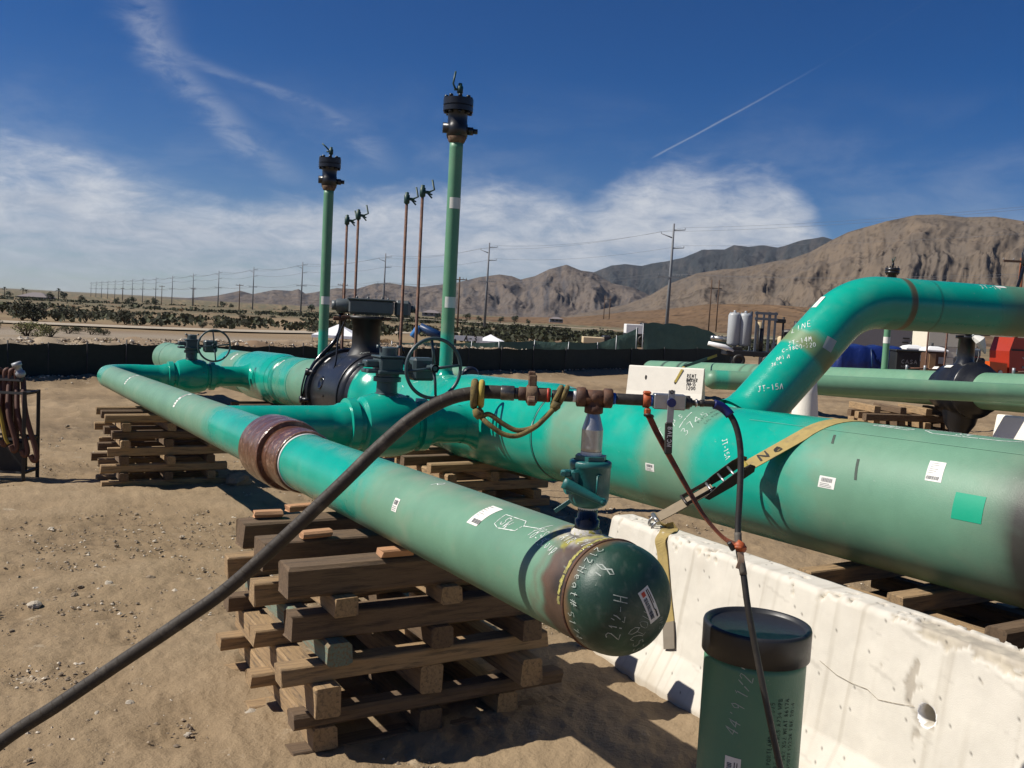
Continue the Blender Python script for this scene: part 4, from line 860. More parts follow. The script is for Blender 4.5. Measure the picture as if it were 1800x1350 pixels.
# writing on the cap (projected onto its dome)
Cw = W(P1, 2.213, axz(2.213)); cu = (Vector((0, 0, 1))-AXD*AXD.z).normalized(); cw_ = (-AXD).cross(cu)
mat('chalk_faint', (.36, .40, .36), .9, var=.4, vscale=160)
def capxy(X, Y, lift=.0012):
    """dome of the cap: X to the right (across the pipes), Y up, both in metres from the centre"""
    rr_ = min(.992, math.hypot(X, Y)/R1)**(1/.9); t_ = math.acos(rr_); e = (NV*X+cu*Y); e = e.normalized() if e.length > 1e-6 else cu
    n_ = (e*rr_*.73-AXD*math.sin(t_)).normalized()
    return Cw-AXD*(.05+.118*math.sin(t_))+e*R1*rr_**.9+n_*lift, n_
mb = MB()
def capflat(txt, h, x0, y0, rot, sd_, w=.0028, asp=.62):
    def fn(x, y): return capxy(x0+x*math.cos(rot)-y*math.sin(rot), y0+x*math.sin(rot)+y*math.cos(rot))
    mb = MB(); draw(mb, strokes(txt, h, asp, seed=sd_), fn, w*.8); mb.build('chalk_writing', 'chalk_faint', cap)
capflat('212-H', .036, -.068, -.085, R(84), 1, .0038); capflat("'8", .032, -.095, .07, R(60), 6, .005); capflat('0653', .034, -.048, -.055, R(-58), 2, .003); capflat('HOT', .034, .0, .0, R(-110), 4, .0018); capflat('NPS', .02, .06, -.03, R(-75), 5, .0016)
skirt_f = cylmap(W(P1, 0, Z1), AXD, R1+.0035)
for txt, a0_, s0, h, sd_ in (('212-', .40, 2.190, .032, 8), ('Heat#', .88, 2.185, .032, 9), ('51747', 1.66, 2.185, .032, 10)):
    mb = MB(); write(mb, txt, h, skirt_f, s0, a0_, R1, R(-82), .0026, seed=sd_); mb.build('chalk_writing', 'chalk_faint', cap)
mb = MB(); vs = []; cx, cy, rt = .020, .012, R(-62)
def lab(u, v, l=.0016):
    return capxy(cx+u*math.cos(rt)-v*math.sin(rt), cy+u*math.sin(rt)+v*math.cos(rt), l)[0]
def rect(u0, u1, v0, v1, l, m_, k=6):
    vs = [lab(u0+(u1-u0)*i/k, v0+(v1-v0)*j/3, l) for i in range(k+1) for j in range(4)]
    mb.add(vs, [(i*4+j, i*4+j+1, (i+1)*4+j+1, (i+1)*4+j) for i in range(k) for j in range(3)], True, m_)
rect(-.052, .052, -.020, .020, .0016, 0, 10)
x = -.026
while x < .04:
    b = random.choice((.0012, .002, .003)); rect(x, x+b, -.014, -.001, .0026, 1, 1); x += b+random.choice((.0015, .002))
rect(-.046, -.032, -.012, .0, .0026, 2, 2); rect(-.045, .02, .006, .009, .0026, 1, 3); rect(-.045, .0, .012, .0145, .0026, 1, 3); rect(.02, .045, .008, .013, .0026, 1, 2)
mb.build('paper_label', ['paper', 'print_black', 'red_paint'], cap)
# ================================================================== test header screwed to the capped pipe
HX, HY = .252, 2.846; ZB = axz(2.353)+R1
hdr = empty('test_header', (HX, HY, ZB), label='teal ball valve, swage and brown tee fittings standing on the capped pipe', cat='pipe fitting')
Zv = Vector((0, 0, 1)); Xv = Vector((1, 0, 0)); Yv = Vector((0, 1, 0))
def at0(z): return Vector((HX, HY, z))
mb = MB(); mb.lathe([(.036, -.02), (.038, .0), (.038, .04), (.031, .045), (.031, .085)], at0(ZB-.002), Zv, 28)
mb.build('threaded_coupling', 'black_gloss', hdr)
mb = MB(); mb.lathe([(.050, -.012), (.046, .004), (.040, .012)], at0(ZB), Zv, 28); mb.build('weld_fillet', mat('weld_ash', (.50, .48, .44), .9, var=.4, vscale=90, col2=(.3, .27, .04), mask=(.5, .6), bump=.002, bscale=200), hdr)
mb = MB(); mb.lathe([(.0305, .0), (.032, .012), (.0305, .016)], at0(1.168), Zv, 24); mb.build('thread_tape', 'white_tape', hdr)
# ball valve body and its lever
z0 = 1.183; mb = MB()
mb.lathe([(.030, -.006), (.046, -.002), (.056, .006), (.0615, .02), (.0625, .05), (.0625, .118), (.0645, .120), (.0645, .134), (.060, .138), (.052, .140)], at0(z0), Zv, 40)
hexp = [Vector((math.cos(i*math.pi/3+.3)*.051, math.sin(i*math.pi/3+.3)*.051, 0)) for i in range(6)]
mb.prism(hexp, at0(z0+.138), (0, 0, .016)); bv = mb.build('valve_body', 'teal_cast', hdr)
mb = MB(); v_ = at0(z0+.065)+Vector((.018, -.0605, 0)); mb.tube([v_+Vector((.0, .0, -.035)), v_+Vector((0, -.002, .0)), v_+Vector((0, -.001, .036))], .003, 8); mb.tube([v_+Vector((0, -.001, .036)), v_+Vector((.012, .003, .038))], .003, 8); mb.build('body_rib', 'teal_cast', bv)
S0 = at0(z0+.058)+Vector((-.058, -.050, 0)); mb = MB()
mb.box(S0+Vector((.012, .012, .030)), (.045, .030, .05), [Vector((.8, .6, 0)), Vector((-.6, .8, 0)), Zv], .006); mb.cyl(S0+Vector((.03, .03, 0)), S0+Vector((-.012, -.012, 0)), .018, seg=16)
mb.box(S0+Vector((-.018, .0, .045)), (.030, .024, .02), [Vector((.8, .6, 0)), Vector((-.6, .8, 0)), Vector((0, 0, 1))], .004); mb.cyl(S0+Vector((-.028, -.01, .045)), S0+Vector((-.028, -.02, .045)), .007, seg=10); mb.build('stem_bracket', 'teal_cast', bv)
mb = MB(); a_ = S0+Vector((-.022, -.018, .018)); b_ = a_+Vector((.115, -.022, -.047)); t = (b_-a_).normalized(); sd_ = Vector((0, -1, 0)); up_ = t.cross(sd_).normalized()*-1
vs = []; K = 14
for i in range(K+1):
    q = a_.lerp(b_, i/K); hh = .034*(1-i/K)+.019*(i/K); dd = .011
    if i == 0: q = q-t*.004
    for (x, y) in ((-1, -.5), (-.8, -1), (.8, -1), (1, -.5), (1, .6), (0, 1), (-1, .6)): vs.append(q+up_*x*hh*.5+Vector((0, -1, 0))*y*dd*-1)
mb.add(vs, [(i*7+k, i*7+(k+1) % 7, (i+1)*7+(k+1) % 7, (i+1)*7+k) for i in range(K) for k in range(7)]+[tuple(range(7))[::-1], tuple(K*7+k for k in range(7))], True)
mb.sphere(b_, .0125, 14, 10); mb.build('valve_lever', 'teal_cast', bv)
mb = MB(); q = S0+Vector((-.012, -.01, -.045)); mb.box(q+Vector((-.012, -.004, -.008)), (.055, .003, .013), [Vector((.80, .1, .58)).normalized(), Vector((-.1, 1, 0)).normalized(), Vector((-.58, 0, .8))], .001); mb.build('lock_tab', 'teal_cast', bv)
# swage, tee, unions
mb = MB(); mb.lathe([(.0315, 0), (.0325, .004), (.0325, .014)], at0(z0+.152), Zv, 24); mb.build('thread_tape', 'white_tape', hdr)
mb = MB(); mb.lathe([(.0315, .012), (.0325, .02), (.0325, .078), (.0315, .082), (.019, .128), (.0175, .131), (.0175, .165)], at0(z0+.155), Zv, 32, sharp=True); mb.build('swage_nipple', 'steel', hdr)
ZT = 1.513; T0 = at0(ZT)
def ring(x0, x1, r0, name, m_, seg=24, dz=0., r1=None, par=hdr):
    b = MB(); b.tube([Vector((x0, HY, ZT+dz)), Vector((x0+(x1-x0)*.06, HY, ZT+dz)), Vector((x0+(x1-x0)*.94, HY, ZT+dz)), Vector((x1, HY, ZT+dz))], [r0*.93, r0, r1 or r0, (r1 or r0)*.93], seg); return b.build(name, m_, par)
mb = MB(); mb.tube([T0-Xv*.05, T0+Xv*.05], .0235, 28); mb.tube([T0-Xv*.055, T0-Xv*.052, T0-Xv*.029, T0-Xv*.026], [.0255, .0300, .0300, .025], 28); mb.tube([T0+Xv*.026, T0+Xv*.029, T0+Xv*.052, T0+Xv*.055], [.025, .0300, .0300, .0255], 28)
mb.lathe([(.022, .0), (.0235, -.020), (.0255, -.024), (.0285, -.027), (.0285, -.045), (.025, -.048)], T0, Zv, 28); mb.sphere(T0-Yv*.017, .015, 16, 8, (1, .7, 1)); mb.build('pipe_tee', 'rust', hdr)
ring(HX-.066, HX-.055, .0172, 'thread_tape', 'white_tape'); ring(HX-.13, HX-.066, .0170, 'pipe_nipple', 'dark_steel')
# hammer union with its lugs
u0 = HX-.185; ring(u0, u0+.052, .0215, 'union_sub', 'rust'); ring(u0+.040, u0+.047, .0222, 'paint_mark', 'red_paint')
mb = MB(); c = Vector((u0-.004, HY, ZT)); mb.tube([c-Xv*.019, c-Xv*.016, c+Xv*.012, c+Xv*.016], [.024, .0285, .0285, .0245], 24)
mb.box(c+Vector((-.001, -.0, .042)), (.026, .022, .036), None, .004); mb.box(c+Vector((-.004, 0, .062)), (.022, .018, .016), None, .003)
for a_ in (R(208), R(332)): mb.box(c+Vector((-.002, math.cos(a_)*.036, math.sin(a_)*.036)), (.026, .03, .022), [Xv, Vector((0, math.cos(a_), math.sin(a_))), Vector((0, -math.sin(a_), math.cos(a_)))], .004)
mb.build('hammer_union', 'mud_rust', hdr); ring(u0-.046, u0-.022, .0212, 'union_sub', 'rust'); ring(u0-.060, u0-.046, .0180, 'hose_barb', 'dark_steel')
ring(u0-.100, u0-.058, .0228, 'hose_ferrule', mat('ferrule', (.10, .10, .095), .35, metal=.7, var=.3, vscale=60, col2=(.2, .17, .13)))
# right arm: nipple, small lever valve
ring(HX+.055, HX+.064, .0180, 'tape_collar', 'blue_plastic'); ring(HX+.064, HX+.150, .0172, 'pipe_nipple', 'rubber'); ring(HX+.166, HX+.176, .0180, 'tape_collar', 'blue_plastic')
xv = HX+.178; mb = MB(); mb.box((xv+.048, HY, ZT), (.096, .046, .046), None, .003); sv_ = mb.build('lever_valve', 'steel', hdr)
ring(xv+.096, xv+.112, .021, 'end_nut', 'dark_steel', 6); ring(xv+.108, xv+.118, .014, 'adapter', 'dark_steel', 8); ring(xv+.118, xv+.150, .009, 'adapter', 'dark_steel', 10); ring(xv+.128, xv+.134, .0125, 'adapter_nut', 'steel', 6); ring(xv+.142, xv+.155, .011, 'adapter_nut', 'dark_steel', 6)
mb = MB(); hx = xv+.050; yf = HY-.030
mb.box((hx, yf, ZT-.012), (.020, .003, .098), None, .001); mb.cyl(Vector((hx, yf+.01, ZT)), Vector((hx, yf-.006, ZT)), .011, seg=14); lv = mb.build('lever_handle', 'galv', sv_)
mb = MB(); mb.cyl(Vector((hx, yf-.002, ZT)), Vector((hx, yf-.012, ZT)), .0135, seg=20); mb.build('stem_nut', 'blue_dark', sv_)
mb = MB(); mb.torus((hx, yf-.002, ZT+.032), Yv, .005, .0015, 14, 6); mb.build('handle_eye', 'dark_steel', sv_)
mb = MB(); mb.box((hx-.001, yf, ZT-.108), (.024, .009, .098), [Vector((1, 0, .035)), Yv, Vector((-.035, 0, 1))], .004); mb.build('handle_grip', 'rubber', sv_)
mb = MB(); draw(mb, strokes('BALON', .0135, .80, 0, 0, 1), lambda x, y: (Vector((hx-.0055+y, yf-.0052, ZT-.072-x)), Vector((0, -1, 0))), .0028)
mb.build('lettering', mat('grip_letters', (.6, .6, .6), .6), sv_)
# ---- big pressure hose
def deep(P, k): return (P[0]*k, P[1]*k, EYE+(P[2]-EYE)*k)
hp = bez([(u0-.062, HY, ZT), (-.065, 2.85, 1.513), (-.102, 2.85, 1.509), (-.17, 2.84, 1.494), (-.237, 2.83, 1.462), (-.311, 2.82, 1.408), (-.398, 2.8, 1.323), (-.491, 2.77, 1.222), deep((-.638, 2.7, 1.068), 1.02), deep((-.77, 2.6, .939), 1.06), deep((-.884, 2.48, .858), 1.105), deep((-.985, 2.36, .793), 1.16), deep((-1.067, 2.23, .742), 1.22), deep((-1.135, 2.1, .704), 1.29), (-1.66, 2.60, .22), (-1.9, 2.48, .02), (-2.3, 2.3, -.03), (-2.9, 2.0, -.02)], 7)
m = mat('hose_wrap', (.038, .031, .024), .62, spec=.3, var=.3, vscale=20, bump=.0006, bscale=120, col2=(.10, .085, .066), mask=(.5, .72))
t_ = m.node_tree; an = t_.nodes.new('ShaderNodeAttribute'); an.attribute_name = 'along'; tcx = [q for q in t_.nodes if q.type == 'TEX_COORD'][0]
bn = [q for q in t_.nodes if q.type == 'BUMP'][0]; old = bn.inputs['Height'].links[0].from_socket
nzx = t_.nodes.new('ShaderNodeTexNoise'); nzx.inputs['Scale'].default_value = 6; t_.links.new(tcx.outputs['Object'], nzx.inputs['Vector'])
ph = mth(t_, 'FRACT', mth(t_, 'MULTIPLY_ADD', an.outputs['Fac'], 26., mth(t_, 'MULTIPLY', nzx.outputs['Fac'], 2.2)))
rdg = mth(t_, 'MULTIPLY', smooth(t_, ph, .88, 1.), -.9); t_.links.new(mth(t_, 'ADD', old, rdg), bn.inputs['Height']); bn.inputs['Distance'].default_value = .0009
mb = MB(); mb.tube(hp, .0208, 20); tag(mb.build('pressure_hose', 'hose_wrap', origin=(-.6, 2.7, .9)), 'thick black pressure hose slanting from the brown fittings down to the lower left', 'hose')
# ---- whip-check sling between hose and fittings
sl0 = empty('safety_sling', (-.1, 2.85, 1.45), label='braided olive webbing safety sling looped around hose and fittings', cat='sling')
mb = MB(); hc = Vector((-.100, HY, 1.508))
mb.tube([hc+Vector((-.012, math.cos(i*.2618)*.031, math.sin(i*.2618)*.036-.003)) for i in range(25)], .0115, 10); mb.build('loop', 'sling', sl0)
mb = MB(); mb.tube([hc+Vector((.009, math.cos(i*.2618)*.030, math.sin(i*.2618)*.035-.002)) for i in range(25)], .0095, 10); mb.build('loop', 'sling_yellow', sl0)
mb = MB(); mb.tube([hc+Vector((-.004, -.02, -.045)), hc+Vector((.004, -.022, -.060)), hc+Vector((.012, -.024, -.072))], [.013, .018, .013], 12); mb.build('keeper', 'sling', sl0)
for k, (dy, dz) in enumerate(((-.004, .008), (-.018, -.006))):
    mb = MB(); mb.tube(bez([hc+Vector((.012, -.024, -.07)), (-.063, 2.82+dy, 1.432+dz*2), (-.019, 2.82+dy, 1.405+dz*2), (.025, 2.82+dy, 1.396+dz), (.075, 2.82+dy, 1.418), (.105, 2.82+dy, 1.448), (.128, 2.825+dy, 1.474)], 8), .0076, 10); mb.build('strand', 'sling', sl0)
mb = MB(); h2 = Vector((.147, HY, ZT)); mb.tube([h2+Vector((-.02, -.022, -.040)), h2+Vector((-.012, -.026, -.028)), h2+Vector((-.008, -.026, -.018))], [.012, .016, .013], 12); mb.build('keeper', 'sling', sl0)
for dx in (-.009, .009):
    mb = MB(); mb.tube([h2+Vector((dx+.012*math.sin(i*.2618), math.cos(i*.2618)*.024, math.sin(i*.2618)*.027)) for i in range(25)], .0078, 10); mb.build('loop', 'sling', sl0)
# ---- small black hose dropping from the lever valve
sp = bez([(xv+.152, HY, ZT), (.621, 2.85, 1.511), (.651, 2.85, 1.497), (.677, 2.84, 1.465), (.694, 2.83, 1.415), (.702, 2.82, 1.348), (.701, 2.8, 1.247), (.698, 2.78, 1.147), (.700, 2.755, 1.09), (.713, 2.735, 1.021), (.727, 2.71, .928), (.756, 2.69, .80), (.793, 2.66, .643), (.832, 2.63, .489), (.871, 2.6, .355), (.95, 2.5, .12), (1.1, 2.3, -.03), (1.4, 2.1, -.03)], 7)
sh = empty('gauge_hose', (.7, 2.8, 1.1), label='thin black hose hanging from the lever valve past the black capped stub', cat='hose')
mb = MB(); mb.tube(sp, .0095, 14); mb.build('hose', 'rubber', sh)
mb = MB(); mb.tube([q for q in sp[6:19]], [.0145]*13, 14); mb.build('sleeve', 'blue_dark', sh)
mb = MB(); mb.tube(sp[50:64], .0112, 12); mb.build('dusty_sleeve', 'rubber_dusty', sh)
# ---- orange-brown tie strap
ts = empty('tie_strap', (.41, 2.84, 1.5), label='rust brown rubber tie strap stretched from valve nipple to the thin hose', cat='strap')
cx = HX+.158; mb = MB(); mb.tube([Vector((cx-.012, HY, ZT)), Vector((cx-.010, HY, ZT)), Vector((cx+.008, HY, ZT)), Vector((cx+.012, HY, ZT))], [.018, .0225, .022, .018], 20); mb.box((cx, HY-.004, ZT+.024), (.024, .026, .010), None, .004); mb.box((cx+.003, HY-.012, ZT-.032), (.02, .022, .022), None, .005); mb.build('wrap', 'orange_rubber', ts)
mb = MB(); mb.torus((cx+.008, HY-.012, ZT-.045), Vector((.2, .3, 1)), .012, .0045, 18, 8); mb.build('hook', 'rubber', ts)
pp = bez([(cx+.008, HY-.012, ZT-.045), (.425, 2.83, 1.455), (.455, 2.83, 1.402), (.511, 2.82, 1.311), (.558, 2.81, 1.237), (.603, 2.8, 1.172), (.653, 2.775, 1.122), (.688, 2.75, 1.106)], 6); mb = MB()
mb.ribbon(pp, [Vector((math.cos(.3+i*.035), math.sin(.3+i*.035)*.6, .25)) for i in range(len(pp))], .019, .004); mb.build('webbing', 'strap_brown', ts)
mb = MB(); q = Vector((.700, 2.752, 1.10)); mb.tube([q+Vector((-.012, 0, .013)), q+Vector((0, -.004, .002)), q+Vector((.012, 0, -.010))], [.012, .017, .012], 12); mb.torus(q, (0, .1, 1), .015, .006, 18, 8); mb.build('wrap', 'orange_rubber', ts)
mb = MB(); mb.box(q+Vector((-.027, -.004, .002)), (.014, .016, .03), [Vector((.8, 0, .5)), Yv, Vector((-.5, 0, .8))], .003); mb.build('hook', 'rubber', ts)
mb = MB(); mb.ribbon(bez([q+Vector((0, -.012, -.012)), q+Vector((.003, -.016, -.035)), q+Vector((-.003, -.016, -.062))], 4), Xv, .018, .004); mb.build('tail', mat('strap_faded', (.34, .24, .16), .9, var=.2), ts)
# ================================================================== concrete barriers
def barrier(name, A, B, h, label, wtop=.15, wbase=.56, holes=(), notches=(), sub=24, far=False):
    """safety-shape barrier from A to B (base centre points); local frame at A"""
    A = Vector(A); B = Vector(B); L = (B-A).length; t = (B-A)/L; n_ = Vector((-t.y, t.x, 0)).normalized(); up = t.cross(n_)
    if up.z < 0: up = -up
    k = h/.81; prof = [(-wbase/2, 0), (-wbase/2+.004, .07*k), (-wbase/2+.10*k, .24*k), (-wtop/2-.012, h-.03), (-wtop/2+.004, h-.008), (-wtop/2+.02, h), (wtop/2-.02, h), (wtop/2, h-.03), (wbase/2-.10*k, .24*k), (wbase/2-.004, .07*k), (wbase/2, 0)]
    mb = MB(); m_ = len(prof); vs = []
    for i in range(sub+1):
        x = L*i/sub
        for (a, b) in prof:
            P = A+t*x+n_*a+up*b
            if not far:
                e = noise.fractal(P*6, 1., 2., 4); wob = .004*e
                if b > h*.9: wob -= max(0, noise.fractal(P*9+Vector((5, 1, 2)), .8, 2., 4)-.15)*.030
                P = P+n_*wob*(-1 if a < 0 else 1)+up*(wob if b > h*.9 else 0)
            vs.append(P)
    fs = [(i*m_+j, (i+1)*m_+j, (i+1)*m_+j+1, i*m_+j+1) for i in range(sub) for j in range(m_-1)]+[tuple(range(m_)), tuple(sub*m_+j for j in range(m_))[::-1], tuple((i*m_) for i in range(sub+1))+tuple(i*m_+m_-1 for i in range(sub, -1, -1))]
    mb.add(vs, fs, False); root = mb.build(name, 'white_concrete', origin=A); tag(root, label, 'barrier')
    def face(x, z, lift=.002):                     # point on the camera-side face
        for (a0, b0), (a1, b1) in zip(prof[:4], prof[1:5]):
            if b0 <= z <= b1: a = a0+(a1-a0)*(z-b0)/(b1-b0); nn = (-n_*(b1-b0)+up*(a1-a0)*1).normalized(); break
        else: a, nn = prof[3][0], -n_
        return A+t*x+n_*a+up*z+nn*lift, nn
    return root, face, t, n_, up
rb0 = W(3.27, 4.36, gz(*W(3.27, 4.36, 0)[:2])-.02); rb1 = W(2.86, -1.6, .02)
def near_barrier():
    A, B, h, wt, wb = rb0, rb1, .775, .15, .56; L = (B-A).length; t = (B-A)/L; n_ = Vector((-t.y, t.x, 0)).normalized(); up = t.cross(n_); up = up if up.z > 0 else -up
    key = [(-wb/2, 0), (-wb/2+.004, .067), (-wb/2+.10, .23), (-wt/2-.010, h-.022), (-wt/2, h-.008), (-wt/2+.014, h), (wt/2-.014, h), (wt/2, h-.02), (wb/2-.10, .23), (wb/2, .06), (wb/2, 0)]
    prof = []
    for i, (q0, q1) in enumerate(zip(key[:-1], key[1:])):
        k = max(1, int(math.hypot(q1[0]-q0[0], q1[1]-q0[1])/(.0095 if i < 6 else .06))); prof += [(q0[0]+(q1[0]-q0[0])*j/k, q0[1]+(q1[1]-q0[1])*j/k) for j in range(k)]
    prof.append(key[-1]); xs = [3.45*i/360 for i in range(361)]+[3.45+(L-3.45)*i/40 for i in range(1, 41)]; m_ = len(prof); vs = []; cs = []
    WH = (.60, .565, .49); GR = (.36, .32, .26); DI = (.33, .26, .175); DK = (.10, .09, .075)
    for x in xs:
        for (a, b) in prof:
            P = A+t*x+n_*a+up*b; col = WH; e = noise.fractal(P*7, 1., 2., 4); f = noise.fractal(P*22, .9, 2., 4); g = noise.fractal(P*2.2+Vector((3, 1, 0)), 1., 2., 4)
            dn = .0025*e; edge = math.exp(-((b-h)/.055)**2)*(1 if a < .03 else .3); run = .22+.8*noise.noise(Vector((x*1.7, 4, 2))) if x < 3.6 else .3
            run += 1.1*math.exp(-((x-2.3)/.28)**2)
            chip = sstep(edge*run+.55*f*(edge > .05)+.25*e*(edge > .05), .52, .62)
            dn -= chip*(.010+.006*max(0, f)); col = mixc(col, mixc(GR, (.48, .43, .34), max(0, min(1, .5+f))), chip)
            scar = math.exp(-((x-(2.19+.10*(b-.6)))/.022)**2)*sstep(b, .46, .52)*sstep(b, .68, .60); sc2 = math.exp(-(((x-2.26)/.05)**2+((b-.47)/.075)**2)); scar = sstep(scar+sc2+.5*f, .42, .58); dn -= scar*.005; col = mixc(col, GR, scar*.85)
            st = max(0, g*.7+.25*noise.fractal(Vector((x*9, b*1.2, 7)), 1., 2., 3)-.12)*.55; col = mixc(col, (.47, .41, .32), min(.6, st))
            strk = max(0, noise.fractal(Vector((x*26, b*.8, 3)), .8, 2., 3)-.28)*1.1; col = mixc(col, (.40, .36, .29), min(.5, strk)); sc3 = sstep(noise.noise(Vector((x*4-b*3, b*40+x*9, 8))), .52, .60)*.35; col = mixc(col, (.38, .35, .30), sc3)
            toe = sstep(b, .16+.08*e, .0); col = mixc(col, DI, toe*.55)
            pit = noise.noise(P*95); pit2 = noise.noise(P*37+Vector((2, 2, 2)))
            if pit > .62 and pit2 > .05: col = mixc(col, DK, .8); dn -= .002
            if a > .1: col = mixc(col, GR, .3)
            nn = -n_ if a < 0 and b < h-.004 else up; P = P+nn*dn; vs.append(P); cs.append((*[q*(1+.08*e) for q in col], 1))
    nx = len(xs); mb = MB(); fs = [(i*m_+j, (i+1)*m_+j, (i+1)*m_+j+1, i*m_+j+1) for i in range(nx-1) for j in range(m_-1)]+[tuple(range(m_)), tuple((nx-1)*m_+j for j in range(m_))[::-1], tuple(i*m_ for i in range(nx-1, -1, -1))+tuple(i*m_+m_-1 for i in range(nx))]
    fs = [q[::-1] for q in fs]
    mb.add(vs, fs, True, cols=cs); o = mb.build('concrete_barrier', mat('painted_concrete', (1, 1, 1), .9, attr=True, var=.06, vscale=30, bump=.0012, bscale=240, spec=.25), origin=A); tag(o, 'long near white concrete barrier beside the capped pipe with chipped top edge', 'barrier')
    def face(x, z, lift=.002):
        for (a0, b0), (a1, b1) in zip(key[:4], key[1:5]):
            if b0 <= z <= b1: a = a0+(a1-a0)*(z-b0)/(b1-b0); break
        else: a = key[4][0]
        return A+t*x+n_*a+up*z-n_*lift, -n_
    return o, face, t, n_, up
bar, bface, bt, bn_, bup = near_barrier()
def blob(mb, fn, cx, cz, rx, rz, seed, k=16, mat=0, lift=.003):
    vs = [fn(cx, cz, lift)[0]]
    for i in range(k):
        a = 2*math.pi*i/k; q = 1+.3*noise.noise(Vector((math.cos(a)*1.5, math.sin(a)*1.5, seed))); vs.append(fn(cx+rx*q*math.cos(a), cz+rz*q*math.sin(a), lift)[0])
    mb.add(vs, [(0, 1+i, 1+(i+1) % k) for i in range(k)], False, mat)
def sx(s): return 4.36-s                            # distance along the barrier from its far end
hc_, hn = bface(sx(2.085), .475, .001)
def cut(ob, c, axis, r_, L):
    cb = MB(); cb.tube([c+axis*L*(i/20-.5) for i in range(21)], r_, 24, colf=lambda L_, a, q: (.30, .26, .19, 1)); co = cb.build('cutter', 'grey_concrete', origin=c); md = ob.modifiers.new('cut', 'BOOLEAN'); md.object = co; md.operation = 'DIFFERENCE'; md.solver = 'EXACT'
    bpy.context.view_layer.update(); me = bpy.data.meshes.new_from_object(ob.evaluated_get(bpy.context.evaluated_depsgraph_get())); ob.modifiers.clear(); ob.data = me; bpy.data.objects.remove(co)
cut(bar, hc_, -bn_, .040, .9)
mb = MB(); pts = [(2.62, .50), (2.52, .475), (2.44, .47), (2.36, .474), (2.30, .455), (2.22, .47), (2.14, .488)]
draw(mb, [[(sx(a), b) for a, b in pts]], lambda x, y: bface(x, y, .0035), .0025); mb.build('crack', 'stain', bar)
# forklift slot in the toe
q0, _ = bface(sx(2.18), .19, .004); q1, _ = bface(sx(2.20), .0, .004); q2, _ = bface(sx(2.30), .0, .004); q3, _ = bface(sx(2.21), .12, .004); mb = MB(); mb.add([q0, q1, q2, q3], [(0, 1, 2, 3)], False); mb.build('toe_slot', 'stain', bar)

_sb = barrier('concrete_barrier', (3.62, 29.0, -.66), (5.78, 28.3, -.62), 1.06, 'short bright white barrier with black stencil behind the lever valve', far=True, sub=10, wbase=1.05, wtop=.22)
_r, _f, _t, _n, _u = _sb
mb = MB(); vs = []
for txt, z in (('RENT', .78), ('BARRIER', .66), ('760-55', .54), ('1200', .42)): draw(mb, strokes(txt, .10, .62 if len(txt) < 6 else .4, 0, 0, 1), (lambda z: lambda x, y: _f(1.78+x, z+y, .006))(z), .022)
tag(mb.build('stencil_print', 'print_black', _r), kind='stuff')
for x, z in ((.55, .72), (1.45, .62)): mb = MB(); blob(mb, _f, x, z, .035, .07, x*3); mb.build('lifting_hole', 'print_black', _r)
_ys = empty('ratchet_strap', (5.3, 28.3, .2), label='thin yellow strap from the short white barrier to the distant pipe', cat='strap')
mb = MB(); q = _f(1.45, .62, .01)[0]; q2 = _f(1.62, 1.0, .02)[0]; mb.ribbon([q, q2, q2+Vector((.1, .3, .08))], _t, .07, .006); mb.build('webbing', 'sling_yellow', _ys)
mb = MB(); mb.ribbon([q2+Vector((.1, .3, .08)), q2+Vector((.8, 1.2, .25)), q2+Vector((1.1, 1.6, .33))], Vector((0, 0, 1)), .09, .02); mb.build('ratchet_frame', 'valve_green', _ys)
mb = MB(); mb.ribbon([q2+Vector((1.05, 1.5, .31)), q2+Vector((1.45, 2.0, .42))], Vector((0, .3, 1)), .08, .006); mb.build('webbing', 'sling_yellow', _ys)
barrier('concrete_barrier', (9.7, 13.2, -.22), (8.35, 16.0, -.3), .80, 'white barrier seen end-on at the right edge behind the main pipe', far=True, sub=6)
barrier('concrete_barrier', (-9.9, 24.6, -.72), (-8.6, 24.9, -.72), .50, 'small white barrier block behind the far pipe elbow', far=True, sub=6)
# ================================================================== capped stub pipe in front of the barrier
stub = empty('stub_pipe', (.838, 3.0, -.08), label='upright dark green pipe stub with black plastic cap before the barrier', cat='pipe')
def stub_col(h, a, q): c = coatcol(0, q); return (*mixc(c, (.05, .17, .105), .75), 1)
mb = MB(); mb.tube([Vector((.838, 3.0, -.10+.8*i/30)) for i in range(31)], R1, 64, colf=lambda L, a, q: stub_col(L, a, q)); st_p = mb.build('pipe_wall', 'coat', stub)
zc = .797; mb = MB(); mb.lathe([(R1+.003, -.10), (R1+.010, -.098), (R1+.0105, -.01), (R1+.008, -.002), (R1+.002, .0), (R1-.005, -.002), (R1-.009, -.012), (R1-.013, -.015), (0, -.012)], (.838, 3.0, zc), (0, 0, 1), 72); mb.build('plastic_cap', mat('cap_plastic', (.018, .019, .021), .42, var=.25, vscale=30), stub)
sf = cylmap(Vector((.838, 3.0, 0)), (0, 0, 1), R1)
def stubmap(a0, z0, rot):
    def fn(x, y):
        X = x*math.cos(rot)-y*math.sin(rot); Y = x*math.sin(rot)+y*math.cos(rot); a = a0+X/R1
        n_ = Vector((math.cos(a), math.sin(a), 0)); return Vector((.838, 3.0, z0+Y))+n_*(R1+.0012), n_
    return fn
mb = MB(); draw(mb, strokes('44\'9 1/2"', .042, .55, seed=5), stubmap(R(-118), .47, R(80)), .0035); mb.build('chalk_writing', mat('chalk_dim', (.34, .40, .36), .9), stub)
mb = MB()
for j, txt in enumerate(('CALPORTLAND 12 X .375', 'TUBE FORGINGS A234 WPB', '12 .562 X52 HEAT 8617A', '54007F15208 FBE 2014')): draw(mb, strokes(txt, .014, .72, 0, 0, j), stubmap(R(-80+j*9), .36, R(90)), .0022)
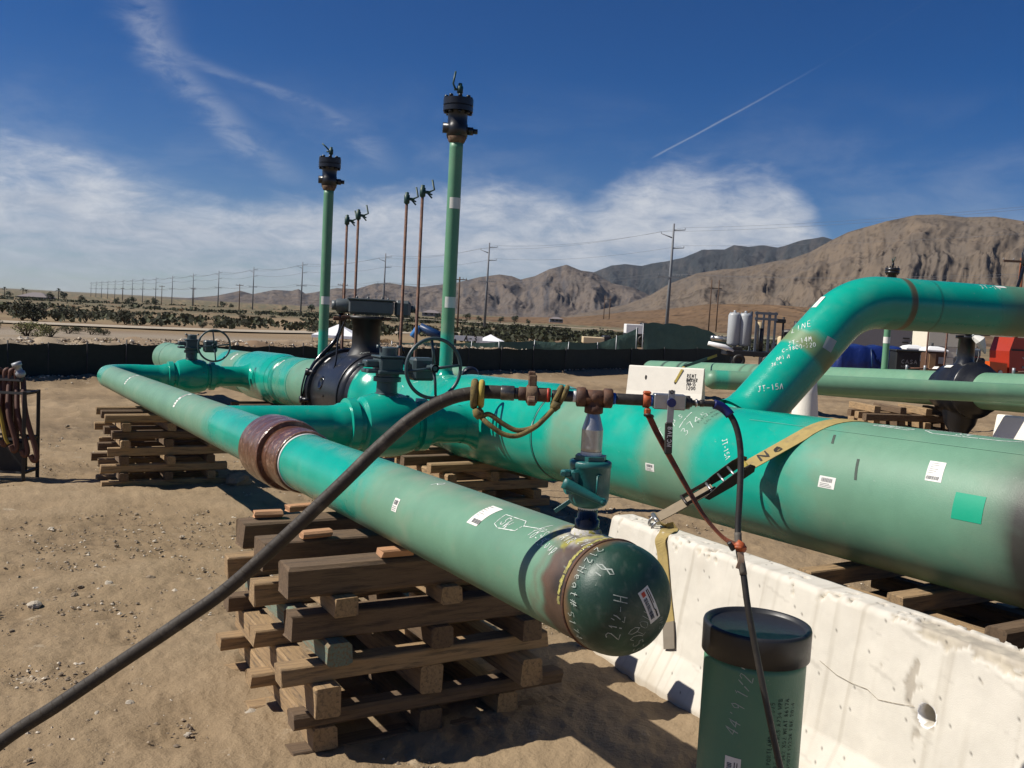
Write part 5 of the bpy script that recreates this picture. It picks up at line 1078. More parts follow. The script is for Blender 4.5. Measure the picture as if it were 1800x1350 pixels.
mb.build('stencil_print', mat('stencil_dark', (.012, .03, .022), .8), stub)
mb = MB()
def srect(a0, a1, z0, z1, l, m_):
    vs = []
    for i in range(7):
        a = a0+(a1-a0)*i/6
        for z in (z0, z1): vs.append(Vector((.838, 3.0, z))+Vector((math.cos(a), math.sin(a), 0))*(R1+l))
    mb.add(vs, [(2*i, 2*i+2, 2*i+3, 2*i+1) for i in range(6)], True, m_)
srect(R(-130), R(-112), .30, .405, .0014, 0)
z = .385
while z > .315: b = random.choice((.0015, .0025, .003)); srect(R(-127.5), R(-122), z-b, z, .0022, 1); z -= b+.002
srect(R(-119.5), R(-118.4), .32, .39, .0022, 1); srect(R(-116.5), R(-115.6), .33, .39, .0022, 1); mb.build('paper_label', ['paper', 'print_black'], stub)

# ================================================================== yellow ratchet strap over main pipe and barrier
rs = empty('ratchet_strap', W(3.5, 3.9, .7), label='yellow ratchet strap running from the main pipe down over the barrier', cat='strap')
Pbar = W(3.20, 4.02, .675); TA = R(41); HK = .40                     # tangent angle on the pipe, helix pitch
Ptan = W(P2-(R2+.003)*math.sin(TA), 3.64, axz(3.64)+(R2+.003)*math.cos(TA))
dirv = (Pbar-Ptan); Ls = dirv.length; du = dirv.normalized()
rad = (NV*-math.sin(TA)+Zv*math.cos(TA)).normalized(); sideS = du.cross(rad).normalized(); sideS = sideS if sideS.dot(DV) > 0 else -sideS; nS = sideS.cross(du); nS = nS if nS.z > 0 else -nS
def sp_(x, h=0.): return Ptan+du*x+nS*h
arc = []; asd = []
for i in range(31):
    a_ = R(150)-(R(150)+TA)*i/30; e = NV*math.sin(a_)+Zv*math.cos(a_); arc.append(W(P2, 3.64-HK*R2*(a_+TA), axz(3.64-HK*R2*(a_+TA)))+e*(R2+.003)); tt = (NV*-math.cos(a_)+Zv*math.sin(a_)+DV*HK); sd1 = tt.cross(e).normalized(); asd.append(sd1 if sd1.dot(DV) > 0 else -sd1)
mb = MB(); mb.ribbon(arc+[sp_(Ls*.16, .001), sp_(Ls*.30, .002), sp_(Ls*.37, .004)], asd+[sideS]*3, .105, .004); mb.build('webbing', 'webbing', rs)
mb = MB(); wf = lambda x, y: (sp_(Ls*.29-x*.985, .0068)+sideS*(y-.028), nS)
draw(mb, strokes('New', .068, .80, 0, 0, 2) if False else strokes('Ne', .068, 1.05, 0, 0, 2), wf, .0125); mb.build('lettering', 'print_black', rs)
# ratchet: two side plates, spool, cross bars, handle
mb = MB()
for sg in (-1, 1):
    e = sideS*sg*.055; pl = [sp_(Ls*.35, .040), sp_(Ls*.33, .016), sp_(Ls*.35, -.012), sp_(Ls*.50, -.026), sp_(Ls*.66, -.026), sp_(Ls*.68, .0), sp_(Ls*.56, .026), sp_(Ls*.42, .044)]
    vs = [q+e for q in pl]+[q+e+sideS*sg*.004 for q in pl]; n_ = len(pl); mb.add(vs, [(i, (i+1) % n_, n_+(i+1) % n_, n_+i) for i in range(n_)]+[tuple(range(n_)), tuple(range(n_, 2*n_))[::-1]], False)
    for i in range(10):
        a = i*math.pi/5; q = sp_(Ls*.375, .016)+e+sideS*sg*.006+(du*math.cos(a)+nS*math.sin(a))*.021; mb.box(q, (.010, .010, .005), [du, nS, sideS])
    mb.cyl(sp_(Ls*.375, .016)+e, sp_(Ls*.375, .016)+e+sideS*sg*.009, .020, seg=18)
mb.build('ratchet_frame', 'dark_steel', rs)
mb = MB(); mb.cyl(sp_(Ls*.375, .016)-sideS*.05, sp_(Ls*.375, .016)+sideS*.05, .017, seg=16); mb.build('spool', 'sling_yellow', rs)
for x_, h_, r_ in ((.46, .024, .007), (.53, .018, .006), (.62, .010, .008)):
    mb = MB(); mb.cyl(sp_(Ls*x_, h_)-sideS*.052, sp_(Ls*x_, h_)+sideS*.052, r_, seg=10); mb.build('cross_bar', 'steel', rs)
mb = MB()
for sg in (-1, 1): mb.box(sp_(Ls*.69, .012)+sideS*.043*sg, (Ls*.20, .004, .022), [du, sideS, nS], .001)
mb.cyl(sp_(Ls*.785, .014)-sideS*.05, sp_(Ls*.785, .014)+sideS*.05, .008, seg=12); mb.build('handle', 'dark_steel', rs)
mb = MB(); mb.ribbon([sp_(Ls*.60, -.004), sp_(Ls*.75, -.004), sp_(Ls*.90, -.003), sp_(Ls*.965, 0)], [sideS, sideS, sideS*.9+du*.1, sideS*.9+du*.2], .085, .005); mb.build('short_webbing', 'webbing_dirty', rs)
mb = MB(); hk = sp_(Ls*.985, .0); mb.tube([hk-sideS*.05, hk+sideS*.05], .013, 14); mb.tube(bez([hk-sideS*.03, hk+du*.03-nS*.01-sideS*.03, hk+du*.045-nS*.03-sideS*.028, hk+du*.02-nS*.045-sideS*.028], 5), .008, 10); mb.tube(bez([hk+sideS*.03, hk+du*.03-nS*.01+sideS*.03, hk+du*.045-nS*.03+sideS*.028, hk+du*.02-nS*.045+sideS*.028], 5), .008, 10); mb.build('hook', 'steel', rs)
# lower loop over the barrier
mb = MB(); tp, _ = bface(sx(3.86), .745, .006)
def bp(s, z, l=.006): return bface(sx(s), z, l)[0]
ltop = bp(3.86, .765)+Zv*.012
pts = bez([hk+Vector((0, 0, -.01)), ltop+NV*.10+DV*.06, ltop+NV*.035, bp(3.84, .74, .012), bp(3.80, .66, .008), bp(3.72, .50, .007), bp(3.64, .36, .007)], 6)
mb.ribbon(pts, bt, .085, .005); mb.build('lower_webbing', 'webbing', rs)
mb = MB(); mb.ribbon([bp(3.64, .365, .012), bp(3.61, .30, .014), bp(3.59, .245, .012)], bt, .09, .006); mb.build('worn_end', mat('webbing_grey', (.20, .17, .13), .9, var=.25), rs)
# loose strap lying under the main pipe
mb = MB(); g0 = gz(*W(4.0, 2.6, 0)[:2]); pts = bez([W(3.55, 3.25, g0+.33), W(3.60, 3.1, g0+.36), W(3.64, 2.95, g0+.45), W(3.70, 2.75, g0+.44), W(3.80, 2.5, g0+.36), W(3.95, 2.3, g0+.30)], 6)
mb.ribbon(pts, [(NV*.9+Zv*.35).normalized()]*len(pts), .075, .004); tag(mb.build('loose_strap', 'webbing_dirty', origin=W(3.7, 2.8, g0+.4)), 'loose faded yellow strap curled under the main pipe behind the barrier', 'strap')

# ================================================================== timber cribs: every timber is a thing of its own
ORD = ['bottom', 'second', 'third', 'fourth', 'fifth', 'sixth', 'seventh', 'eighth', 'ninth', 'tenth']
TM = {}
def timber_mesh(L, w, h, seed, matn):
    key = (round(L, 2), round(w, 3), round(h, 3), seed % 5, matn)
    if key in TM: return TM[key]
    mb = MB(); rg = random.Random(seed); ch = .006+.004*(seed % 3); K = 10; sec = [(-1, -1), (1, -1), (1, 1), (-1, 1)]; vs = []
    poly = [(-w/2+ch, -h/2), (w/2-ch, -h/2), (w/2, -h/2+ch), (w/2, h/2-ch), (w/2-ch, h/2), (-w/2+ch, h/2), (-w/2, h/2-ch), (-w/2, -h/2+ch)]
    for i in range(K+1):
        x = -L/2+L*i/K
        for (a, b) in poly:
            e = noise.fractal(Vector((x*2.5+seed*3, a*20, b*20)), .8, 2., 3)*.006; q = 1+e/w*2
            xx = x+(rg.uniform(-.006, .006) if i in (0, K) else 0); vs.append((xx, a*q, b*(1+e/h*.8)))
    mb.add(vs, [(i*8+k, i*8+(k+1) % 8, (i+1)*8+(k+1) % 8, (i+1)*8+k) for i in range(K) for k in range(8)]+[tuple(range(8))[::-1], tuple(K*8+k for k in range(8))], False)
    o = mb.build('timber', matn); TM[key] = o.data; bpy.data.objects.remove(o); return TM[key]
def timber(c, ang, L, w, h, seed, matn, label, group, pitch=0.):
    o = bpy.data.objects.new('timber', timber_mesh(L, w, h, seed, matn)); COL.objects.link(o)
    o.location = c; o.rotation_euler = (0, -pitch, ang); return tag(o, label, 'timber', group)
AN, AD = math.atan2(NV.y, NV.x), math.atan2(DV.y, DV.x)
def crib(nm, p0, s0, lp, ls, z0, layers, group, seed=0, dsl=-.03, mats=('timber', 'timber', 'timber_dark'), over=.05):
    """layers: (dir 'A' across / 'B' along, thickness, [offsets 0..1], width)"""
    rg = random.Random(seed); z = z0
    for li, (dr_, t, offs, w) in enumerate(layers):
        for k, o in enumerate(offs):
            jit = rg.uniform(-.035, .035); ang = rg.uniform(-.02, .02); m_ = rg.choice(mats)
            if dr_ == 'A': p = p0+lp/2+rg.uniform(-.05, .05); s = s0+ls*o; L = lp*rg.uniform(.98, 1.06); c = W(p, s, z+t/2+dsl*(s-s0)); a = AN+ang; pt = 0.
            else: p = p0+lp*o; s = s0+ls/2+rg.uniform(-.05, .05); L = ls*rg.uniform(1.08, 1.16); c = W(p, s, z+t/2+dsl*(s-s0)); a = AD+ang; pt = dsl
            if nm == 'near' and li == 5 and k == 0: m_ = 'timber_green'
            if nm == 'near' and li == 4 and k == 0: m_ = 'timber_green' if False else m_
            which = ('nearest', 'second', 'third', 'farthest')[k if k < len(offs)-1 else 3] if dr_ == 'A' else ('leftmost', 'second', 'third', 'rightmost')[k if k < len(offs)-1 else 3]
            timber(c, a, L, w, t-.002, rg.randint(0, 40), m_, '%s %s timber, %s layer of %s' % (which, 'crosswise' if dr_ == 'A' else 'lengthwise', ORD[li], group), 'timbers of '+group, pt)
        z += t
    return z
G_near = gz(*W(1.6, 3.7, 0)[:2])-.02
near_l = [('A', .045, (.04, .5, .96), .11), ('B', .098, (.12, .5, .82), .105), ('A', .066, (.03, .48, .97), .105), ('B', .128, (.10, .5, .85), .108), ('A', .078, (.02, .46, .98), .10), ('B', .100, (.13, .52, .84), .105), ('A', .108, (.02, .5, .97), .11), ('B', .078, (.15, .53, .83), .10), ('A', .140, (.02, .42, .80), .15)]
# nine layers; the top three are heavy dark timbers under the pipe
zt_ = crib('near', 1.10, 3.66, 1.27, 1.15, G_near, near_l[:-1], 'the near crib under the capped pipe', 5)
for k, (s, lab) in enumerate(((3.68, 'heavy split dark timber, nearest of three directly under the capped pipe'), (4.16, 'heavy dark timber, middle of three directly under the capped pipe'), (4.62, 'heavy dark timber, farthest of three directly under the capped pipe'))):
    timber(W(1.72+.02*k, s, zt_+.066-.03*(s-3.66)), AN+.015*k-.01, 1.30, .155, .128, 50+k, 'timber_dark', lab, 'heavy timbers under the capped pipe')
for k, (p, s, lab, ang) in enumerate(((1.53, 3.64, 'pinkish new wood block wedged at the near edge of the capped pipe', AN), (1.33, 4.10, 'pale splintered wood shim lying on the middle heavy timber', AN+.1), (1.25, 4.62, 'new wood block on the farthest heavy timber of the near crib', AN-.1), (1.45, 4.75, 'long new wood wedge under the pipe beside the black hose', AN+.2))):
    timber(W(p, s, zt_+.128+.026-.03*(s-3.66)), ang, .14, .065, .032, 60+k, 'timber_new', lab, None)
G_l = gz(*W(1.6, 11.2, 0)[:2])-.01; ll = [('A' if i % 2 == 0 else 'B', .0905, (.04, .5, .96) if i % 2 == 0 else (.14, .5, .86), .092) for i in range(9)]
crib('left', 1.17, 10.75, 1.25, 1.1, G_l, ll, 'the left crib under the bypass', 9, mats=('timber', 'timber', 'timber_dark'))
for gname, p0, s0, hgt, seed in (('the dark crib under the middle valve', 3.5, 7.6, axz(8)-R2, 3), ('the far crib under the main pipe', 3.5, 14.0, axz(14.5)-R2, 4), ('the low crib behind the barrier', 3.75, 2.3, axz(2.8)-R2, 6)):
    g0 = gz(*W(p0+.6, s0+.5, 0)[:2]); n_l = max(3, int(round((hgt-g0)/.092)))
    crib('x', p0, s0, 1.25, 1.15, g0, [('A' if i % 2 == 0 else 'B', (hgt-g0)/n_l, (.04, .5, .96) if i % 2 == 0 else (.14, .5, .86), .095) for i in range(n_l)], gname, seed)
mb = None
timber(W(3.62, 1.75, gz(*W(3.6, 1.75, 0)[:2])+.47), AD+.05, .9, .20, .045, 7, 'timber', 'wide tan plank lying beside the barrier under the main pipe', None)
timber(W(3.60, 2.95, gz(*W(3.6, 2.9, 0)[:2])+.34), AD+.2, .5, .06, .045, 8, 'timber', 'short thin plank lying beside the loose strap behind the barrier', None)

# ================================================================== hose rack at the left edge
hr = empty('hose_rack', (-5.9, 10.3, -.33), label='black steel rack with reddish hoses slung over its end at the left edge', cat='hose rack')
g0 = -.33; X0, X1, Y0, Y1 = -6.9, -5.22, 10.05, 10.35
def bar_(mb, a, b, r_=.018): mb.box((Vector(a)+Vector(b))/2, ((Vector(b)-Vector(a)).length, r_*2, r_*2), [(Vector(b)-Vector(a)).normalized(), *(lambda d_: (d_.cross(Vector((.3, .2, 1))).normalized(), d_.cross(d_.cross(Vector((.3, .2, 1)))).normalized()))((Vector(b)-Vector(a)).normalized())], 0)
for (x, y) in ((X0, Y0), (X1, Y0), (X1, Y1), (X0, Y1)):
    mb = MB(); bar_(mb, (x, y, g0), (x, y, g0+.98)); mb.build('post', 'rack_black', hr)
for z in (.10, .46, .96):
    for a, b in (((X0, Y0), (X1, Y0)), ((X1, Y0), (X1, Y1)), ((X0, Y1), (X1, Y1))): mb = MB(); bar_(mb, (*a, g0+z), (*b, g0+z), .014); mb.build('rail', 'rack_black', hr)
mb = MB(); bar_(mb, (X0, (Y0+Y1)/2, g0+1.1), (X1-.1, (Y0+Y1)/2, g0+1.1), .03); mb.build('top_bar', 'rack_black', hr)
hr2 = random.Random(3)
for k in range(12):
    x = -5.36-.07*k+hr2.uniform(-.02, .02); m_ = 'hose_red' if k < 4 else ('rubber' if k % 3 else 'hose_red'); yy = Y0+.1+hr2.uniform(-.03, .03); dx = .26-.04*k if k < 6 else 0
    lab = 'reddish hose hanging over the rack' if m_ == 'hose_red' else 'black hose hanging over the rack'
    mb = MB(); pts = bez([(x+dx*.9, yy-.12, g0+.30+.05*k), (x+dx*.95+.02, yy-.11, g0+.24+.05*k), (x+dx+.03, yy-.10, g0+.32+.05*k), (x+dx*.55, yy-.06, g0+.75), (x+dx*.1, yy+.1, g0+1.10), (x, (Y0+Y1)/2, g0+1.19), (x-.02, Y1-.15, g0+1.05), (x-.03, Y1-.1, g0+.3)], 6)
    mb.tube(pts, .029, 10); mb.build('hose', m_, hr)
mb = MB(); mb.tube(bez([(-5.52, Y0-.05, g0+.95), (-5.44, Y0-.07, g0+.75), (-5.38, Y0-.08, g0+.5), (-5.34, Y0-.08, g0+.42)], 6), .018, 8); mb.build('hose', 'hose_yellow', hr)
mb = MB(); q = Vector((-5.33, Y0+.15, g0+1.12)); mb.lathe([(.03, 0), (.05, .02), (.05, .06), (.035, .07), (.035, .12), (.05, .13), (.05, .17), (0, .17)], q, Vector((-.3, -.2, 1)), 12); mb.build('coupling', 'galv', hr)
mb = MB(); mb.tube([(-5.56, Y0-.06, g0+.35), (-5.62, Y0-.07, g0+.15), (-5.68, Y0-.08, g0+.06)], [.03, .045, .01], 8); mb.build('taped_end', 'white_tape', hr)
mb = MB(); mb.lathe([(.03, 0), (.045, .05), (.045, .12), (.03, .15), (.03, .3)], (-5.70, Y0+.1, g0+.18), (.1, 0, 1), 12); mb.build('coupling', 'operator_grey', hr)
mb = MB(); mb.box(((X0+X1)/2, (Y0+Y1)/2, g0+.25), (X1-X0-.1, Y1-Y0-.2, .35), None, .02); mb.build('base_box', 'rack_black', hr)
def at(u, v, Y):
    """world point seen at photo position (u, v) at distance Y in front of the camera (a survey helper: depth is always given)"""
    d_ = _F+_R1*((u-900)/1655)-_U1*((v-675)/1655); return Vector((0, 0, EYE))+d_*(Y/d_.y)
# ================================================================== fences
def fence(name, pts, label, fab, post_every=1, post_r=.03, sag=.05, seed=0, posth=.25):
    """pts: (x, y, z_bottom, z_top)"""
    o = empty(name, (pts[0][0], pts[0][1], pts[0][2]), label=label, cat='fence'); rg = random.Random(seed)
    for i, (a, b) in enumerate(zip(pts[:-1], pts[1:])):
        K = 14; mb = MB(); vs = []
        for k in range(K+1):
            t = k/K; x = a[0]+(b[0]-a[0])*t; y = a[1]+(b[1]-a[1])*t; zb = a[2]+(b[2]-a[2])*t; zt = a[3]+(b[3]-a[3])*t-sag*math.sin(t*math.pi)+.015*noise.noise(Vector((x*3, y*3, seed)))
            for j in range(5):
                f = j/4; w = .05*math.sin(t*math.pi)*math.sin(f*math.pi)*noise.noise(Vector((x*.8, y*.8, f*2+seed)))*3; vs.append((x+w*.5, y-w, zb+(zt-zb)*f))
        mb.add(vs, [(k*5+j, (k+1)*5+j, (k+1)*5+j+1, k*5+j+1) for k in range(K) for j in range(4)]); mb.build('screen_panel', fab, o)
    for i, q in enumerate(pts):
        if i % post_every: continue
        mb = MB(); lean = rg.uniform(-.06, .06); mb.cyl((q[0]-.05, q[1]-.06, q[2]-.2), (q[0]-.05+lean, q[1]-.06, q[3]+rg.uniform(.0, posth)), post_r, seg=8); mb.build('post', 'rack_black' if fab == 'fabric_dark' else 'galv', o)
    return o
fp = []
for i in range(26):
    az = -36+i*(49.0/25); r_ = float(fence_r(az)); x, y = r_*math.sin(R(az)), r_*math.cos(R(az)); fp.append((x, y, -1.0+.05*(i/25), float(np.interp(az, [-33, -26, -5, 3, 13], [.30, .30, .30, .32, .38]))))
fence('screen_fence', fp, 'low black windscreen fence along the far side of the yard', 'fabric_dark', seed=2, posth=.12, post_r=.022)
f2 = [(690, 601, 62), (760, 602, 62), (830, 602, 62), (880, 600, 62), (940, 599, 63), (1000, 601, 63), (1052, 602, 64), (1085, 591, 64), (1122, 576, 64)]
fence('screen_fence', [(*at(u, v, Y)[:2], -1.0, at(u, v, Y).z) for u, v, Y in f2], 'green windscreen fence climbing to the right behind the black fence', 'fabric_green', seed=5, sag=.06, posth=.1)
f3 = [(1133, 570, 63.4), (1165, 570, 63.6), (1200, 573, 64), (1235, 579, 64.3), (1262, 592, 64.6), (1285, 612, 65)]
fence('screen_fence', [(*at(u, v, Y)[:2], -1.0, at(u, v, Y).z) for u, v, Y in f3], 'tall sagging green windscreen panel behind the black fence', 'fabric_green', seed=8, sag=-.12, post_every=5, posth=.05)

# ================================================================== second pipeline beyond, on the right
def far_assembly():
    r0 = at(1560, 745, 21.5); o = empty('pipeline_assembly', (r0.x, r0.y, -.35), label='distant green pipeline with black valve and slim risers at right', cat='pipeline')
    A = at(1145, 656, 35); B = at(1800, 685, 18.0); A.z = -.04; B.z = .77; ax = (B-A).normalized(); L = (B-A).length; B2 = A+ax*(L+3)
    def c_(L_, a, q):
        u = (q-A).dot(ax); t = 0.
        for (x0, x1) in ((9.6, 11.4),): t = max(t, sstep(u, x0-.1, x0+.1)*sstep(u, x1+.1, x1-.1))
        c = coatcol(t, q); c = mixc(c, (.15, .30, .17), .3)
        for x0 in (1.6, 2.9, 3.3): c = mixc(c, (.015, .014, .012), math.exp(-((u-x0)/.10)**2))
        for x0 in (7.2, 7.8): c = mixc(c, (.06, .05, .03), math.exp(-((u-x0)/.06)**2)*.8)
        return (*c, 1)
    K = 200; mb = MB(); mb.tube([A.lerp(B2, i/K) for i in range(K+1)], .372, 40, colf=c_, up=(0, 0, 1)); mp = mb.build('main_pipe', 'coat', o)
    mb = MB(); mb.lathe([(.372, 0), (.35, .1), (.25, .19), (.1, .23), (0, .235)], A, -ax, 32); mb.build('end_cap', 'rust', mp)
    C0 = at(1252, 665, 16.2); C1 = at(1800, 694, 15.6); C0.z = .82; C1.z = .89; bx = (C1-C0).normalized(); C1 = C1+bx*2
    def d_(L_, a, q):
        u = (q-C0).dot(bx); t = sstep(u, .03, .06)*sstep(u, .27, .24); c = mixc(coatcol(t, q), (.15, .30, .17), .3); return (*c, 1)
    mb = MB(); mb.tube([C0+Vector((-.12, 0, 0)), C0+Vector((-.10, 0, 0))]+[C0.lerp(C1, i/90) for i in range(0, 91)], [.05, .12]+[.165]*91, 36, colf=d_, up=(0, 0, 1)); mb.build('bypass_pipe', 'coat', o)
    # black valve
    def onax(u):
        best = None
        for i in range(400):
            P_ = A+ax*(i*.06); d__ = P_-Vector((0, 0, EYE)); uu = 900+1655*d__.dot(_R1)/d__.dot(_F)
            if best is None or abs(uu-u) < best[0]: best = (abs(uu-u), P_)
        return best[1]
    V = onax(1692); mb = MB(); mb.lathe([(.35, -.85), (.36, -.62), (.42, -.58), (.44, -.42), (.52, -.38), (.56, -.1), (.57, .1), (.53, .30), (.58, .31), (.58, .40), (.50, .42), (.47, .62), (.36, .66), (.35, .95)], V, ax, 44); vv = mb.build('main_valve', 'black_paint', o)
    mb = MB(); mb.lathe([(.26, .42), (.17, .60), (.16, 1.05), (.22, 1.06), (.22, 1.12), (.1, 1.13), (0, 1.13)], V, Zv, 24); mb.build('valve_neck', 'black_paint', vv)
    mb = MB(); mb.box(V+Vector((.05, 0, 1.25)), (.75, .34, .22), None, .03); mb.cyl(V+Vector((-.5, 0, 1.22)), V+Vector((-.3, 0, 1.22)), .07); mb.cyl(V+Vector((.1, -.25, 1.1)), V+Vector((.1, .1, 1.1)), .1); mb.build('gear_operator', 'gear_grey', vv)
    mb = MB(); mb.tube([V+Vector((.02, -.2, 1.12)), V+Vector((.14, -.26, 1.04)), V+Vector((.22, -.24, .9)), V+Vector((.30, -.2, .78))], [.05, .11, .07, .02], 7, smooth=False); mb.build('plastic_wrap', 'paper', vv)
    mb = MB(); mb.tube(bez([V-ax*.5+Vector((0, -.5, -.2)), V-ax*.45+Vector((0, -.5, .3)), V-ax*.2+Vector((0, -.25, .8)), V-ax*.2+Vector((0, -.2, 1.1))], 6), .03, 8); mb.build('drain_tube', 'black_gloss', vv)
    mb = MB(); mb.lathe([(.40, -.32), (.30, -.72), (.17, -.92), (.16, -1.06), (0, -1.06)], V, Zv, 24); mb.box(V+Vector((0, 0, -1.02)), (.5, .5, .06)); mb.build('valve_foot', 'black_paint', vv)
    mb = MB(); bf_ = cylmap(V, ax, .58); patch(mb, bf_, -.15, .05, facecam(bf_, 0)+.85, facecam(bf_, 0)+1.0, 3); patch(mb, bf_, -.45, -.30, facecam(bf_, 0)+.75, facecam(bf_, 0)+.88, 3); mb.build('paper_label', 'paper', vv)
    # riser and slim vent pipes
    U = onax(1552); mb = MB(); T = Vector((U.x, U.y, 2.86)); mb.tube([Vector((U.x, U.y, U.z+.3+(2.86-U.z-.3)*i/20)) for i in range(21)], .075, 20, colf=lambda L_, a, q: (*mixc(coatcol(0, q), (.10, .28, .14), .5), 1)); rp = mb.build('riser_pipe', 'coat', o)
    mb = MB(); mb.cyl((U.x, U.y, 1.55), (U.x, U.y, 1.7), .078, seg=20, caps=False); mb.build('paper_label', 'paper', rp)
    mb = MB(); mb.lathe([(.09, 0), (.105, .04), (.105, .17), (.10, .3), (.16, .31), (.16, .36), (.145, .365), (.16, .37), (.16, .44), (0, .44)], T, Zv, 20); mb.cyl(T+Vector((-.18, 0, .14)), T+Vector((.2, 0, .14)), .05); mb.lathe([(.02, .44), (.03, .5), (.03, .56), (0, .57)], T, Zv, 8)
    for i in range(8): mb.cyl(T+Vector((math.cos(i*.785)*.13, math.sin(i*.785)*.13, .28)), T+Vector((math.cos(i*.785)*.13, math.sin(i*.785)*.13, .48)), .014, seg=6)
    mb.build('riser_valve', 'black_paint', o)
    mb = MB(); mb.tube([T+Vector((0, 0, .55)), T+Vector((-.03, 0, .66))], .012, 6); mb.tube([T+Vector((0, 0, .55)), T+Vector((.04, 0, .70))], .012, 6); mb.build('bleed_valve', 'valve_green', o)
    for (u, h) in ((1590, 3.0), (1622, 3.0), (1778, 3.0)):
        q = onax(u); mb = MB(); mb.tube([q+Vector((0, 0, .32)), q+Vector((0, 0, .42)), q+Vector((0, 0, .48))], .03, 8, mat=1); mb.tube([q+Vector((0, 0, .40)), q+Vector((.36, 0, .42)), q+Vector((.42, 0, .5)), q+Vector((.43, 0, 2.3))], .022, 8); mb.build('vent_rod', ['rod_brown', 'galv'], o)
    for (u, w) in ((1527, .1), (1589, .1), (1628, .1)):
        pass
    for q, wd in ((1526, .16), (1588, .13), (1753, .2)):
        f_ = cylmap(C0, bx, .165); u_ = (at(q, 664, 15.8)-C0).dot(bx); mb = MB(); patch(mb, f_, u_-wd/2, u_+wd/2, .25, .6, 3); mb.build('paper_label', 'paper', o)
    return A, ax
FA_, fax = far_assembly()
# its crib, each timber single
zc_ = -.38; cg = 'the distant crib under the far pipeline'
for li in range(4):
    for k in range(4 if li % 2 else 3):
        if li % 2: c = Vector((7.75+.55*k, 20.6, zc_+.075+.15*li)); a = math.pi/2+.15; L = 1.1
        else: c = Vector((8.6, 20.15+.45*k, zc_+.075+.15*li)); a = .25; L = 2.3
        timber(c, a, L, .14, .148, 20+li*5+k, 'timber' if (li+k) % 2 else 'timber_dark', '%s %s timber, %s layer of %s' % (('leftmost', 'second', 'third', 'rightmost')[k if k < (3 if li % 2 else 2) else 3] if li % 2 else ('nearest', 'second', 'third', 'farthest')[k if k < 2 else 3], 'lengthwise' if li % 2 else 'crosswise', ORD[li], cg), 'timbers of '+cg)
# white post beside the branch pipe
mb = MB(); q = at(1415, 722, 10.5); mb.lathe([(.16, -.5), (.15, -.1), (.12, .2), (.095, .42), (.0, .43)], (q.x, q.y, q.z), Zv, 28); tag(mb.build('marker_post', 'white_concrete', origin=(q.x, q.y, q.z)), 'tapered white post standing just behind the main pipe below the branch', 'post')
# capped stub lying behind the main pipe
q0 = at(770, 657, 13.5); q1 = at(826, 660, 12.6); o = empty('stub_pipe', q1, label='short green pipe with black end lying behind the main pipe', cat='pipe')
mb = MB(); mb.tube([q0.lerp(q1, i/10) for i in range(11)], .115, 28, colf=lambda L_, a, q: (*coatcol(0, q), 1)); mb.build('pipe_wall', 'coat', o); mb = MB(); e = (q1-q0).normalized(); mb.tube([q1-e*.02, q1+e*.03, q1+e*.09], [.122, .122, .08], 28); mb.build('plastic_cap', 'black_paint', o)

# ================================================================== machinery on the right
def mk(name, label, cat, base): return empty(name, base, label=label, cat=cat)
# twin grey tanks in a steel frame
q = at(1302, 612, 46); g = gz(q.x, q.y)+.75; o = mk('filter_skid', 'twin grey cylindrical tanks in a dark steel frame behind the fence', 'machine', Vector((q.x, q.y, g)))
bx_ = q.x; by = q.y
for dx in (-.55, -.02):
    mb = MB(); mb.lathe([(0, .95), (.25, 1.0), (.30, 1.1), (.30, 2.45), (.25, 2.56), (.12, 2.6), (0, 2.61)], (bx_+dx+.15, by, g), Zv, 24); mb.cyl((bx_+dx+.15, by, g+2.58), (bx_+dx+.15, by, g+2.7), .06); t = mb.build('tank', 'tank_grey', o)
    for k in range(4): mb = MB(); mb.cyl((bx_+dx+.15+.2*math.cos(k*1.57), by+.2*math.sin(k*1.57), g+2.5), (bx_+dx+.15+.2*math.cos(k*1.57), by+.2*math.sin(k*1.57), g+2.62), .03, seg=8); mb.build('lug', 'frame_grey', t)
for dx in (.55, 1.15, 1.45):
    for dy in (-.5, .5): mb = MB(); mb.box((bx_+dx, by+dy, g+1.6), (.09, .09, 2.2)); mb.build('frame_post', 'frame_grey', o)
for z in (2.62, 2.35): mb = MB(); mb.box((bx_+1.0, by-.5, g+z), (1.1, .1, .12)); mb.build('frame_beam', 'frame_grey', o)
mb = MB(); mb.box((bx_+1.75, by-.3, g+2.3), (.5, .2, .2), None, .03); mb.cyl((bx_+1.9, by-.3, g+1.0), (bx_+1.9, by-.3, g+2.5), .05); mb.cyl((bx_+.85, by-.35, g+.6), (bx_+.85, by-.35, g+1.9), .12); mb.cyl((bx_+.8, by, g+.5), (bx_+.8, by, g+2.2), .16, mat=1); mb.build('piping', ['engine_black', 'cream_paint'], o)
mb = MB(); mb.box((bx_+.6, by, g+.65), (2.8, 1.3, .25), None, .03); mb.box((bx_-.3, by-.5, g+.5), (.5, .25, .9), None, .03); mb.build('skid_base', 'engine_black', o)
mb = MB(); mb.tube([(bx_-1.7, by-.5, g+1.05), (bx_-.9, by-.55, g+.9), (bx_-.45, by-.55, g+.7)], [.10, .13, .10], 14); mb.build('white_hopper', 'white_paint', o)
for dx in (-.2, 1.2): mb = MB(); mb.torus((bx_+dx, by-.6, g+.3), (0, 1, 0), .22, .1, 24, 8); mb.build('wheel', 'rubber', o)
mb = MB(); mb.cyl((bx_-1.3, by+.4, g+1.3), (bx_-.4, by+.4, g+1.25), .12, seg=12); mb.sphere((bx_-1.3, by+.4, g+1.3), .14, 12, 8); mb.build('reflective_duct', 'steel', o)
q = at(1375, 605, 47); g = gz(q.x, q.y); o = mk('pump_engine', 'black pump engine with cream filter canisters behind the branch pipe', 'machine', Vector((q.x, q.y, g)))
